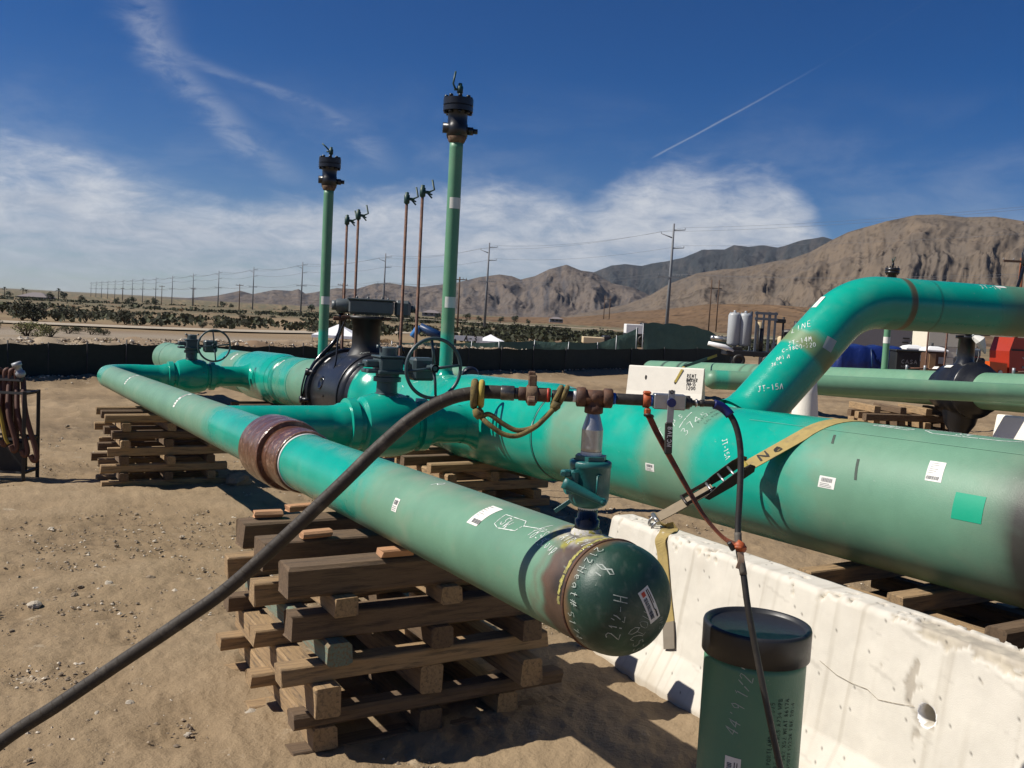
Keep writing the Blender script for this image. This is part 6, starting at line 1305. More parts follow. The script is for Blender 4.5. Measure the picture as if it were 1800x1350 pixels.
mb = MB(); mb.box((q.x+.1, q.y, g+1.0), (2.2, 1.1, .9), None, .08); mb.box((q.x+.2, q.y, g+1.7), (1.3, .8, .5), None, .06); mb.build('engine_block', 'engine_black', o)
for dx, h in ((-.25, 1.5), (.05, 1.2)): mb = MB(); mb.lathe([(.15, 0), (.17, .05), (.17, .75), (.1, .82), (0, .82)], (q.x+dx, q.y-.6, g+h), Zv, 18); mb.build('filter_canister', 'cream_paint', o)
mb = MB(); mb.tube([(q.x-.05, q.y-.2, g+2.45), (q.x+.4, q.y-.2, g+2.5), (q.x+.6, q.y-.2, g+2.75), (q.x+.6, q.y-.2, g+3.1)], [.2, .2, .17, .14], 14); mb.cyl((q.x+.5, q.y-.2, g+2.9), (q.x+.75, q.y-.2, g+2.9), .16); mb.build('air_intake', 'engine_black', o)
mb = MB(); mb.lathe([(.13, 0), (.15, .1), (.15, .45), (0, .5)], (q.x+.62, q.y-.5, g+2.15), Zv, 16); mb.build('filter_canister', 'cream_paint', o)
mb = MB(); mb.torus((q.x-.4, q.y-.7, g+.45), (0, 1, 0), .3, .14, 24, 8); mb.build('wheel', 'rubber', o)
# blue tarp stack, black container, toilets, sheds
q = at(1528, 652, 50); g = gz(q.x, q.y); o = mk('tarp_stack', 'boxy stack covered by a blue tarp under the branch pipe', 'tarp', Vector((q.x, q.y, g)))
mb = MB(); K = 16; vs = []; x0, x1 = q.x-1.9, q.x+1.4
for i in range(K+1):
    x = x0+(x1-x0)*i/K; w = .02*math.sin(i*1.9)+.015*math.sin(i*.8); zt = g+2.02+.05*math.sin(i*1.3)
    vs += [(x, q.y-.7+w*.8, g+.1), (x, q.y-.68+w, g+1.0), (x, q.y-.65+w*.3, zt-.12), (x, q.y-.45, zt), (x, q.y+.7, zt+.06), (x, q.y+.8, g+.3)]
mb.add(vs, [(i*6+j, (i+1)*6+j, (i+1)*6+j+1, i*6+j+1) for i in range(K) for j in range(5)]+[(0, 1, 2, 3, 4, 5), tuple(K*6+j for j in range(6))[::-1]]); mb.build('tarp', 'tarp_blue', o)
mb = MB(); mb.tube([(q.x-.25, q.y-.66, g+1.95), (q.x-.2, q.y-.80, g+1.3), (q.x-.12, q.y-.82, g+.7)], [.02, .05, .04], 6); mb.build('tarp_tie', 'boom_blue', o)
q = at(1590, 652, 48.5); g = gz(q.x, q.y); o = mk('storage_bin', 'black plastic bin with faint grey lettering beside the blue tarp', 'container', Vector((q.x, q.y, g)))
mb = MB(); mb.box((q.x-.05, q.y, g+.95), (1.25, .9, 1.9), None, .05); mb.box((q.x-.05, q.y, g+1.92), (1.35, 1.0, .1), None, .03); mb.build('bin_body', 'container_black', o)
mb = MB(); draw(mb, strokes('CASA', .19, .95, 0, 0, 1), lambda x, y: (Vector((q.x-.40+x, q.y-.456, g+1.28+y)), Vector((0, -1, 0))), .035); mb.build('lettering', mat('letter_grey', (.22, .23, .24), .7), o); mb = MB(); draw(mb, strokes('RENTAL', .08, .95, 0, 0, 1), lambda x, y: (Vector((q.x-.40+x, q.y-.456, g+1.08+y)), Vector((0, -1, 0))), .014); mb.build('lettering', 'letter_grey', o)
for (u, Y, lab) in ((1600, 54, 'brown portable toilet half hidden behind the black bin'), (1638, 50, 'brown portable toilet with white roof right of the black bin')):
    q = at(u, 655, Y); g = gz(q.x, q.y); o = mk('portable_toilet', lab, 'toilet', Vector((q.x, q.y, g))); mb = MB(); mb.box((q.x, q.y, g+.98), (.95, .95, 1.95), None, .06); mb.box((q.x-.25, q.y-.50, g+1.0), (.34, .04, 1.7), None, .01, mat=1); mb.build('cabin', ['brown_plastic', 'brown_light'], o)
    mb = MB(); vs = []
    for i, (w, z) in enumerate(((.55, 1.95), (.55, 2.02), (.40, 2.15), (.15, 2.22))): vs += [(q.x-w, q.y-w, g+z), (q.x+w, q.y-w, g+z), (q.x+w, q.y+w, g+z), (q.x-w, q.y+w, g+z)]
    mb.add(vs, [(i*4+k, i*4+(k+1) % 4, (i+1)*4+(k+1) % 4, (i+1)*4+k) for i in range(3) for k in range(4)]+[(12, 13, 14, 15)], False); mb.cyl((q.x-.1, q.y, g+2.15), (q.x-.1, q.y, g+2.4), .06, mat=1); mb.build('roof', ['white_paint', 'container_black'], o)
    mb = MB(); mb.box((q.x+.22, q.y-.485, g+1.5), (.3, .01, .35)); mb.build('notice', 'paper_grey', o); mb = MB(); mb.box((q.x+.4, q.y-.5, g+1.0), (.04, .04, .16)); mb.build('handle', 'galv', o)
q = at(1570, 612, 70); g = gz(q.x, q.y); o = mk('trailer', 'grey windowless site trailer wall behind the blue tarp', 'trailer', Vector((q.x, q.y, g))); mb = MB(); mb.box((q.x+.2, q.y+1.2, g+1.9), (7.6, 2.4, 2.9), None, .04); mb.build('body', 'wall_grey', o); mb = MB(); mb.box((q.x+.9, q.y-.02, g+2.6), (.5, .02, .1)); mb.build('decal', 'print_black', o); mb = MB(); mb.box((q.x+.85, q.y-.02, g+2.3), (.45, .02, .1)); mb.build('decal', 'print_black', o); mb = MB(); mb.box((q.x+.2, q.y+1.2, g+.25), (6, 1.6, .45)); mb.build('chassis', 'container_black', o)
q = at(1668, 612, 58); g = gz(q.x, q.y); o = mk('trailer', 'cream white panelled trailer behind the right toilet', 'trailer', Vector((q.x, q.y, g))); mb = MB(); mb.box((q.x+.2, q.y+1.2, g+1.6), (3.0, 2.4, 3.2), None, .04); mb.build('body', 'wall_cream', o)
for z in (.9, 1.55, 2.2): mb = MB(); mb.box((q.x+.2, q.y-.01, g+z), (3.0, .03, .03)); mb.build('panel_seam', 'wall_grey', o)
mb = MB(); mb.box((q.x-.6, q.y-.02, g+1.85), (1.0, .03, .5)); mb.build('window', 'glass_dark', o)
# orange boom lift
q = at(1748, 655, 44); g = gz(q.x, q.y); o = mk('boom_lift', 'orange and dark red boom lift at the right edge behind the black valve', 'lift', Vector((q.x, q.y, g)))
ax3 = [Vector((.96, .28, 0)), Vector((-.28, .96, 0)), Zv]
def L3(a, b, c): return Vector((q.x, q.y, g))+(ax3[0]*a+ax3[1]*b+ax3[2]*c)*1.42
mb = MB(); mb.prism([L3(.05, -.6, .35), L3(1.35, -.6, .35), L3(1.45, -.6, 1.2), L3(1.30, -.6, 1.95), L3(.10, -.6, 1.95), L3(-.05, -.6, 1.5)], (0, 0, 0), ax3[1]*1.2); mb.build('hood', 'red_orange', o)
mb = MB(); mb.prism([L3(-.75, -.62, .35), L3(-.02, -.62, .30), L3(-.12, -.62, 1.1), L3(-.80, -.62, 1.15)], (0, 0, 0), ax3[1]*1.2); mb.build('counterweight', 'orange_paint', o)
mb = MB(); mb.cyl(L3(-.38, -.66, .80), L3(-.38, -.60, .80), .11, seg=16); mb.build('lamp', 'steel', o)
mb = MB(); draw(mb, strokes('JLG', .26, .9, .2, 0, 1), lambda x, y: (L3(.45+x, -.612, 1.28+y), -ax3[1]), .06); mb.build('lettering', mat('letter_pale', (.45, .40, .38), .6), o)
for z in (.72, .86, 1.0): mb = MB(); mb.box(L3(.62, -.61, z), (.36, .02, .1), ax3); mb.build('decal', 'wall_grey', o)
mb = MB(); mb.box(L3(-.1, .3, 2.25), (2.2, .5, .4), ax3, .05); mb.build('boom_arm', 'container_black', o); mb = MB(); mb.box(L3(1.55, -.3, 1.75), (.5, .4, .35), [ax3[0]*.8+Zv*.6, ax3[1], Zv*.8-ax3[0]*.6], .05); mb.build('arm_joint', 'orange_paint', o)
for (a_, c_, w_, h_, m_) in ((.25, 1.55, .5, .05, 'container_black'), (.75, .5, 1.2, .06, 'container_black'), (1.05, 1.2, .05, 1.2, 'container_black'), (-.42, .55, .55, .05, 'container_black')): mb = MB(); mb.box(L3(a_, -.625, c_), (w_*1.4, .02, h_*1.4), ax3); mb.build('panel_gap', m_, o)
mb = MB(); mb.tube(bez([L3(1.5, -.4, 2.1), L3(1.75, -.5, 1.6), L3(1.6, -.5, 1.0)], 5), .05, 8); mb.build('hydraulic_hose', 'rubber', o)
mb = MB(); mb.box(L3(1.9, -.2, 1.5), (.9, .6, .3), [ax3[0]*.7-Zv*.7, ax3[1], Zv*.7+ax3[0]*.7], .05); mb.build('lower_arm', 'orange_paint', o)
mb = MB(); mb.box(L3(-1.05, -.1, 1.2), (.5, .7, .9), ax3, .1); mb.build('safety_cover', 'orange_paint', o)
for a in (-.4, 1.7): mb = MB(); mb.torus(L3(a, -.75, .42), ax3[1], .30, .14, 28, 10); t = mb.build('wheel', 'rubber_dusty', o); mb = MB(); mb.cyl(L3(a, -.82, .42), L3(a, -.7, .42), .2, seg=16); mb.build('rim', 'cream_paint', t)
q = at(1702, 650, 40); g = gz(q.x, q.y); o = mk('compressor', 'dark compressor with bent hoses between toilet and orange lift', 'machine', Vector((q.x, q.y, g)))
mb = MB(); mb.box((q.x, q.y, g+1.0), (1.0, .9, 1.5), None, .08); mb.build('housing', 'engine_black', o); mb = MB(); mb.box((q.x-.1, q.y-.1, g+1.95), (.8, .6, .35), None, .06); mb.cyl((q.x-.6, q.y-.3, g+1.9), (q.x-.3, q.y-.3, g+1.9), .06, seg=8); mb.build('head', 'frame_grey', o)
for k in range(3): mb = MB(); mb.tube(bez([(q.x-.45+.2*k, q.y-.5, g+.3), (q.x-.5+.2*k, q.y-.6, g+1.1), (q.x-.35+.25*k, q.y-.5, g+1.8), (q.x-.2+.2*k, q.y-.2, g+2.2)], 5), .035, 8); mb.build('hose', 'rubber', o)
# wooden pole with crossarm on the right
q = at(1783, 610, 62); o = mk('utility_pole', 'short reddish wood pole with one crossarm above the branch pipe', 'pole', Vector((q.x, q.y, gz(q.x, q.y)))); mb = MB(); zt = at(1786, 453, 62).z; mb.tube([(q.x, q.y, -1), (q.x, q.y, zt)], [.16, .13], 12); mb.build('shaft', 'pole_red', o); mb = MB(); mb.box((q.x-.1, q.y-.15, zt-.25), (2.4, .12, .14)); mb.build('crossarm', 'pole_wood', o)
for dx in (-1.2, -.55, .7): mb = MB(); mb.lathe([(.03, 0), (.06, .05), (.03, .1), (0, .13)], (q.x-.1+dx, q.y-.15, zt-.18), Zv, 8); mb.build('insulator', 'wall_grey', o)
q = at(1797, 508, 7.2); o = mk('vent_stack', 'black bent vent rod with a cylindrical head at the right edge', 'vent', q); mb = MB(); mb.tube(bez([q+Vector((-.06, 0, -.15)), q+Vector((-.05, 0, -.05)), q+Vector((-.012, 0, .12)), q+Vector((0, 0, .18))], 5), .012, 8); mb.build('rod', 'black_gloss', o); mb = MB(); mb.lathe([(.012, .17), (.024, .19), (.026, .27), (.018, .285), (.016, .31), (0, .31)], q, Zv, 12); mb.build('head', 'black_paint', o)
# canopies, boom and odds beyond the berm
def canopy(u0, u1, vt, vb, Y, label, banner=None):
    a = at(u0, vb, Y); b = at(u1, vb, Y); c = (a+b)/2; w = (b-a).length/2; zt = at((u0+u1)/2, vt, Y).z; o = mk('canopy_tent', label, 'tent', Vector((c.x, c.y, gz(c.x, c.y)))); z0 = c.z
    mb = MB(); r_ = []; 
    for k, (f, z) in enumerate(((1., z0-.22), (1., z0), (.55, z0+(zt-z0)*.42), (.25, z0+(zt-z0)*.74), (.02, zt))): r_ += [(c.x-w*f, c.y-w*f, z), (c.x+w*f, c.y-w*f, z), (c.x+w*f, c.y+w*f, z), (c.x-w*f, c.y+w*f, z)]
    mb.add(r_, [(i*4+k, i*4+(k+1) % 4, (i+1)*4+(k+1) % 4, (i+1)*4+k) for i in range(4) for k in range(4)], False); mb.build('canopy', 'canvas_white', o)
    for sx_ in (-1, 1):
        for sy_ in (-1, 1): mb = MB(); mb.cyl((c.x+w*sx_*.97, c.y+w*sy_*.97, gz(c.x, c.y)-.2), (c.x+w*sx_*.97, c.y+w*sy_*.97, z0), .03, seg=6); mb.build('leg', 'galv', o)
    if banner:
        p, q_ = at(banner[0], banner[2], Y-3), at(banner[1], banner[3], Y-3); mb = MB(); mb.box((p+q_)/2, ((q_-p).x, .03, p.z-q_.z)); mb.build('banner', 'white_paint', o)
        m_ = (p+q_)/2; mb = MB(); draw(mb, strokes('A-3', .40, .75, .1, 0, 1), lambda x, y: (Vector((m_.x-.35+x, m_.y-.03, m_.z-.2+y)), Vector((0, -1, 0))), .09); mb.build('lettering', 'print_black', o)
    return o
canopy(556, 634, 570, 589, 75, 'white peaked canopy tent beyond the fence left of the black valve')
canopy(838, 886, 588, 599, 76, 'low white canopy with an A-3 banner beyond the fence', (799, 848, 589, 601))
p0 = at(722, 590, 72); o = mk('boom_crane', 'blue folding boom arm beyond the fence by the handwheel', 'crane', Vector((at(790, 600, 72).x, p0.y, gz(p0.x, p0.y))))
a, b, c = at(724, 592, 72), at(738, 574, 72), at(785, 597, 72); mb = MB(); mb.tube([a, b], [.22, .3], 4); mb.build('jib', mat('boom_pale', (.03, .16, .42), .5), o); mb = MB(); mb.tube([b, c], [.3, .38], 4); mb.build('boom', 'boom_blue', o); mb = MB(); mb.box(c+Vector((.2, 0, -.3)), (1.1, .8, .8), None, .1); mb.box(c+Vector((.2, 0, -1.0)), (1.6, 1.2, 1.0), None, .1); mb.build('turret', 'engine_black', o)
for (u, v, Y, w, h, lab, m_) in ((1042, 600, 80, 1.8, .55, 'cream flatbed body peeking over the sagging green fence', 'cream_paint'), (1113, 580, 90, 1.6, .9, 'white truck box behind the gap in the green fence', 'white_paint')):
    q = at(u, v, Y); o = mk('truck', lab, 'truck', Vector((q.x, q.y, gz(q.x, q.y)))); mb = MB(); mb.box((q.x, q.y, q.z+.1), (w, 1.8, h), None, .05); mb.build('body', m_, o); mb = MB(); mb.box((q.x+w*.62, q.y, q.z+.25), (w*.4, 1.6, h*1.1), None, .12); mb.build('cab', 'engine_black', o); mb = MB(); mb.box((q.x+w*.1, q.y, q.z-.6), (w*1.3, 1.5, .5)); mb.build('chassis', 'engine_black', o)
    for s_ in (-.4, .5): mb = MB(); mb.torus((q.x+w*s_, q.y-.9, q.z-.9), (0, 1, 0), .32, .13, 18, 6); mb.build('wheel', 'rubber', o)

# ================================================================== power line
def steel_pole():
    o = empty('power_pole', (0, 0, 0), local=True); mb = MB(); mb.tube([(0, 0, -1), (0, 0, 10), (0, 0, 20)], [.34, .26, .15], 10); mb.build('shaft', 'pole_steel', o, (0, 0, 0))
    for z, sg, L, dz in ((18.9, 1, 1.9, .0), (17.6, -1, 2.0, .55), (15.9, 1, 1.9, .0)):
        mb = MB(); mb.tube([(0, 0, z), (sg*L, 0, z+.12+dz)], [.11, .06], 6); mb.build('davit_arm', 'pole_steel', o, (0, 0, 0)); mb = MB(); mb.cyl((sg*L, 0, z+.1+dz), (sg*L, 0, z+.45+dz), .05, seg=6); mb.build('insulator', 'pole_steel', o, (0, 0, 0))
    mb = MB(); mb.box((0, -.2, 11.0), (4.2, .16, .2)); mb.build('crossarm', 'pole_steel', o, (0, 0, 0))
    for x in (-1.95, .6, 1.1, 1.55, 1.95): mb = MB(); mb.cyl((x, -.2, 11.1), (x, -.2, 11.6), .05, seg=6); mb.build('insulator', 'pole_steel', o, (0, 0, 0))
    return o
def wood_pole():
    o = empty('utility_pole', (0, 0, 0), local=True); mb = MB(); mb.tube([(0, 0, -1), (0, 0, 11)], [.22, .16], 8); mb.build('shaft', 'pole_wood', o, (0, 0, 0)); mb = MB(); mb.box((0, -.15, 10.4), (3.4, .16, .2)); mb.build('crossarm', 'pole_wood', o, (0, 0, 0))
    for x in (-1.5, -.8, .8, 1.5): mb = MB(); mb.cyl((x, -.15, 10.5), (x, -.15, 10.85), .05, seg=6); mb.build('insulator', 'pole_wood', o, (0, 0, 0))
    return o
bpy.context.view_layer.update()
PT = [0, 69, 137, 226, 306, 386, 464, 545, 624, 702, 776, 853, 930, 1008, 1086, 1165, 1245]
base = steel_pole(); kids(base); PP = []
NUM = ['nearest', 'second', 'third', 'fourth', 'fifth', 'sixth', 'seventh', 'eighth', 'ninth', 'tenth', 'eleventh', 'twelfth', 'thirteenth', 'fourteenth', 'fifteenth', 'sixteenth', 'farthest']
for i, t in enumerate(PT):
    x, y = 25.6-.475*t, 160+.88*t; z = gz(x, y)-.1; k = base if i == 0 else clone(base); k.location = (x, y, z); k.rotation_euler = (R(random.uniform(-.4, .4)), R(.4+random.uniform(-.3, .3)), R(-12)); PP.append(Vector((x, y, z)))
    tag(k, 'grey steel power pole, %s in the receding power line' % NUM[i] if i not in (0,) else 'tall grey steel power pole, nearest in the line, left of the right mountain', 'power pole', 'steel power poles')
wb = wood_pole(); kids(wb)
for i, (u, v, Y, lab) in enumerate(((803, 596, 205, 'brown wood pole with one crossarm right of the tall riser'), (600, 575, 300, 'brown wood pole seen between the slim vent rods'), (420, 551, 385, 'brown wood pole with crossarm above the near handwheel'), (340, 541, 560, 'brown wood pole, second from the left end of its short line'), (284, 533, 520, 'brown wood pole among dark shrubs at left'), (215, 529, 760, 'small brown wood pole far left among power poles'))):
    q = at(u, v, Y); k = wb if i == 0 else clone(wb); k.location = (q.x, q.y, gz(q.x, q.y)); k.rotation_euler = (0, 0, R(-10)); s_ = 1.; tag(k, lab, 'utility pole', 'short wood utility poles')
def hframe(u, v, Y, h, w, lab):
    q = at(u, v, Y); o = mk('transmission_frame', lab, 'pylon', Vector((q.x, q.y, gz(q.x, q.y))))
    for sg in (-1, 1): mb = MB(); mb.tube([(q.x+sg*w/2, q.y, q.z-1), (q.x+sg*w/2, q.y, q.z+h)], .22, 6); mb.build('leg', 'pole_wood', o)
    mb = MB(); mb.box((q.x, q.y, q.z+h*.83), (w*1.8, .25, .3)); mb.build('crossarm', 'pole_wood', o)
hframe(1252, 578, 330, 17, 2.6, 'two-legged transmission frame in front of the foothill'); hframe(1066, 558, 520, 12, 3, 'small two-legged transmission frame left of the nearest power pole')
def span(a, b, sag, n_=14): return [a.lerp(b, i/n_)-Vector((0, 0, sag*4*(i/n_)*(1-i/n_))) for i in range(n_)]
prev = Vector((25.6+.475*95, 160-.88*95, PP[0].z)); prev2 = prev+(prev-PP[0])
for lab, off in (('thin top power cable strung along the steel poles', (1.9, 19.4)), ('thin left power cable strung along the steel poles', (-2.0, 18.6)), ('thin lower power cable strung along the steel poles', (1.9, 16.4)), ('thin cable on the left crossarm ends of the steel poles', (-1.95, 11.6)), ('thin cable on the right crossarm ends of the steel poles', (1.95, 11.6))):
    P = [prev2, prev]+PP; P = [q+Vector((off[0]*.98, off[0]*-.2, off[1])) for q in P]; pts = []
    for a, b in zip(P[:-1], P[1:]): pts += span(a, b, 1.1)
    pts.append(P[-1]); mb = MB(); rr = [max(.014, .00010*q.y) for q in pts]; mb.tube(pts, rr, 4, caps=False); tag(mb.build('power_cable', 'wire', origin=(25, 160, 15)), lab, 'cable', 'power cables')

# ================================================================== plants
def leaf_cloud(n_, rx, rz, size, seed, flat=0., stems=0, hollow=.35, mats=0, upright=.0):
    rg = random.Random(seed); mb = MB(); lobes = [(rg.uniform(-.55, .55)*rx, rg.uniform(-.55, .55)*rx, rg.uniform(.25, .75)*rz, rg.uniform(.35, .65)) for _ in range(7)]
    for i in range(n_):
        lx, ly, lz, lr = rg.choice(lobes); v = Vector((rg.gauss(0, 1), rg.gauss(0, 1), rg.gauss(0, 1))).normalized()*(hollow+(1-hollow)*rg.random()**.5)
        c = Vector((lx+v.x*lr*rx*.75, ly+v.y*lr*rx*.75, max(.03*rz, lz+v.z*lr*rz*.55)))
        u = Vector((rg.gauss(0, 1), rg.gauss(0, 1), rg.gauss(0, 1)+upright)).normalized(); w = u.cross(Vector((rg.gauss(0, 1), rg.gauss(0, 1), rg.gauss(0, 1)))).normalized(); s_ = size*rg.uniform(.6, 1.4)
        mb.add([c-u*s_, c+w*s_*.45, c+u*s_, c-w*s_*.45], [(0, 1, 2, 3)], False)
    for i in range(stems):
        a = rg.uniform(0, 6.28); mb.tube([(0, 0, -.1), (math.cos(a)*rx*.3, math.sin(a)*rx*.3, rz*.4), (math.cos(a)*rx*.6, math.sin(a)*rx*.6, rz*.75)], [.04*rz, .025*rz, .008*rz], 4, mat=1)
    return mb
SH = {}
for nm, m_, cnt in (('dark', 'leaf_dark', 4), ('mid', 'leaf_mid', 3), ('pale', 'leaf_pale', 3), ('dry', 'leaf_dry', 3)):
    for i in range(cnt):
        o = leaf_cloud(900, 1., 1., .055, 100+i*7+len(nm), stems=6).build('shrub_src', [m_, 'bark']); SH[(nm, i)] = o.data; bpy.data.objects.remove(o)
KIND = {'dark': 'dark olive creosote shrub', 'mid': 'dull green desert shrub', 'pale': 'pale yellow-green rounded shrub', 'dry': 'dry rust brown tumbleweed shrub'}
def shrub(u, v, Y, rx, rz, kind, lab=None, grp=None):
    q = at(u, v, Y) if u is not None else v; k = random.randrange(4 if kind == 'dark' else 3); o = bpy.data.objects.new('shrub', SH[(kind, k)]); COL.objects.link(o)
    z = gz(q.x, q.y); o.location = (q.x, q.y, z-.05); o.scale = (rx, rx, rz); o.rotation_euler = (0, 0, random.uniform(0, 6.28)); tag(o, lab or KIND[kind]+' scattered over the desert behind the fence', 'shrub', grp or KIND[kind]+'s'); return o
# the shrubs one can point at in the photograph
for (u, v, Y, rx, rz, kind, lab) in ((40, 553, 92, 2.2, 1.9, 'dark', 'broad dark shrub at the far left beside the dirt road'), (62, 555, 88, 2.4, 2.1, 'dark', 'dark shrub, second from the left above the dirt road'), (100, 551, 96, 2.2, 1.5, 'dark', 'dark shrub, third from the left above the dirt road'), (150, 553, 95, 1.3, 1.2, 'dark', 'small round dark shrub above the pale road at left'), (181, 546, 115, 1.6, 1.1, 'dark', 'low dark shrub on the tan slope at left'), (221, 554, 95, 1.4, 1.5, 'dark', 'round dark shrub standing alone above the road'), (248, 543, 140, 1.3, .9, 'dark', 'small dark shrub right of the lone round shrub'),
    (48, 572, 55, 1.4, 1.0, 'pale', 'large pale green shrub on the grey sand at left'), (88, 573, 55, 1.0, .8, 'pale', 'second pale green shrub on the grey sand at left'), (193, 583, 46, .45, .55, 'mid', 'bright green little bush above the rocky berm'), (160, 566, 62, .8, .6, 'mid', 'green shrub below the pale road'), (182, 566, 62, .55, .6, 'mid', 'small green shrub next to the road edge'), (120, 566, 62, .9, .6, 'mid', 'low green shrub left of the road middle'), (470, 582, 48, 1.0, .8, 'mid', 'green shrub left of the tall left riser'), (520, 583, 48, .9, .7, 'mid', 'green shrub just left of the tall left riser'), (78, 592, 38, .7, .5, 'dry', 'rust brown brush on the berm at left'), (5, 592, 36, .7, .7, 'dry', 'rust brown brush at the left image edge'), (205, 582, 44, 1.2, .35, 'dry', 'low reddish dry brush around the little bush'), (540, 592, 46, 1.0, .5, 'dry', 'dry brown brush beside the white tent'), (1082, 608, 58, 1.2, .6, 'dry', 'golden dry brush against the green fence'), (885, 610, 50, .8, .45, 'dry', 'round dry bush by the rocky berm right of the A-3 tent'), (830, 611, 49, .8, .4, 'mid', 'green weeds on the berm below the A-3 banner')):
    shrub(u, v, Y, rx, rz, kind, lab)
rg = random.Random(21); cnt = 0
while cnt < 150:
    az = rg.uniform(-34, 14); r_ = rg.uniform(58, 260)**1.0; x, y = r_*math.sin(R(az)), r_*math.cos(R(az))
    if r_ < float(fence_r(az))+14: continue
    if abs(r_-85) < 8 and az < -12: continue
    kind = rg.choice(('dark', 'dark', 'mid', 'dry', 'dark') if r_ > 90 else ('mid', 'pale', 'dry', 'dry')); sc_ = rg.uniform(.5, 1.3)*(1. if kind in ('dark',) else .7)
    if az > -6 and r_ > 90: kind = 'dark'
    shrub(None, Vector((x, y, 0)), None, sc_, sc_*rg.uniform(.6, .95), kind); cnt += 1
def scrub_field():
    rg = random.Random(5); mb = MB()
    for i in range(4200):
        az = rg.uniform(-38, 20); r_ = rg.uniform(100, 560) if az < -3 else rg.uniform(85, 330); x, y = r_*math.sin(R(az)), r_*math.cos(R(az))
        if noise.fractal(Vector((x*.012, y*.012, 2)), 1., 2., 3) < (-.15 if az > -3 else .0): continue
        g = gz(x, y); s_ = rg.uniform(.4, 1.1)*(1+r_/700)
        for k in range(12):
            c = Vector((x+rg.gauss(0, .45)*s_, y+rg.gauss(0, .45)*s_, g+rg.uniform(.1, .75)*s_*.8)); u = Vector((rg.gauss(0, 1), rg.gauss(0, .4), rg.gauss(0, 1))).normalized()*s_*.30; w = u.cross(Vector((rg.gauss(0, .4), 1, rg.gauss(0, .4)))).normalized()*s_*.20
            mb.add([c-u, c+w, c+u, c-w], [(0, 1, 2, 3)], False, rg.choice((0, 0, 1)))
    return tag(mb.build('desert_scrub', ['leaf_dark', 'leaf_mid']), 'distant creosote scrub covering the plain', 'scrub', kind='stuff')
scrub_field()
# far trees, palms and houses
def tree_src(seed, palm=False):
    o = empty('palm_tree' if palm else 'tree', (0, 0, 0), local=True); mb = MB()
    if palm:
        mb.tube([(0, 0, -.3), (.1, 0, 3), (.05, 0, 5.2)], [.22, .17, .15], 8); mb.build('trunk', 'bark', o, (0, 0, 0)); mb = MB(); rg = random.Random(seed)
        for i in range(26):
            a = i*.9+rg.uniform(-.2, .2); e = rg.uniform(-.5, 1.1); d_ = Vector((math.cos(a)*math.cos(e), math.sin(a)*math.cos(e), math.sin(e))); b = Vector((.05, 0, 5.2)); s_ = d_.cross(Zv).normalized()*.22
            p1_ = b+d_*.9; p2_ = b+d_*1.6-Zv*.45; mb.add([b-s_*.3, b+s_*.3, p1_+s_, p1_-s_, p2_], [(0, 1, 2, 3), (3, 2, 4)], False)
        mb.build('crown', 'leaf_tree', o, (0, 0, 0))
    else:
        mb.tube([(0, 0, -.3), (.1, .05, 1.2), (.3, 0, 2.6)], [.22, .16, .06], 8); mb.tube([(.1, .05, 1.2), (-.5, .2, 2.5)], [.12, .04], 6); mb.build('trunk', 'bark', o, (0, 0, 0)); c = leaf_cloud(420, 1.9, 3.2, .22, seed); c.v = [(a, b, z+.7) for a, b, z in c.v]; c.build('crown', ['leaf_tree', 'bark'], o, (0, 0, 0))
    return o
ts_ = [tree_src(3), tree_src(8)]; ps = tree_src(5, True); bpy.context.view_layer.update()
for t in ts_+[ps]: kids(t)
used = set()
TR = [(17, 525, 470, 1.0, 0, 'dark round tree at the far left edge of the skyline'), (8, 523, 480, .9, 2, 'fan palm at the left edge of the skyline'), (40, 522, 470, .9, 2, 'fan palm left of the hipped roof house'), (46, 522, 472, .8, 2, 'second fan palm left of the hipped roof house'), (103, 523, 470, 1.0, 2, 'palm standing right of the hipped roof house'), (86, 524, 455, 1.1, 1, 'dark tree at the right end of the house'), (112, 526, 455, 1.2, 0, 'dark tree right of the house palm'), (142, 528, 440, .9, 1, 'dark round tree left of the first power poles'), (203, 531, 420, .8, 1, 'dark tree among the far left power poles'), (234, 532, 420, 1.0, 0, 'tall round tree among the far left power poles'), (222, 532, 430, .8, 1, 'grey-green tree beside the tall round tree'), (258, 533, 430, .7, 0, 'pale tree left of the dark block-shaped tree'), (274, 533, 410, 1.0, 1, 'dark block-shaped tree at the end of the tree row'), (393, 541, 470, 1.0, 0, 'dark tree before the low far hills'), (408, 541, 475, .8, 1, 'smaller dark tree before the low far hills'),
      (905, 560, 480, 1.2, 0, 'dark tree in the far row below the middle mountains'), (880, 559, 490, 1.0, 1, 'left tree of the far row below the middle mountains'), (820, 556, 500, 1.2, 0, 'dark tree just right of the tall riser in the far row'), (842, 557, 500, .9, 1, 'low tree behind the second power pole'), (930, 561, 490, .8, 1, 'low dark tree near the middle of the far row'), (770, 553, 500, 1.0, 1, 'far tree left of the tall riser'), (548, 546, 500, 1.3, 0, 'broad far tree left of the short riser'), (500, 545, 520, .9, 1, 'far tree behind the fourth power pole')]
for (u, v, Y, s_, k, lab) in TR:
    src = ps if k == 2 else ts_[k]; q = at(u, v, Y); z = gz(q.x, q.y)
    t = clone(src) if k in used else src; used.add(k); t.location = (q.x, q.y, min(z, q.z)); t.scale = (s_*1.25, s_*1.25, s_); t.rotation_euler = (0, 0, random.uniform(0, 6)); tag(t, lab, 'palm' if k == 2 else 'tree', 'far palms' if k == 2 else 'far trees')
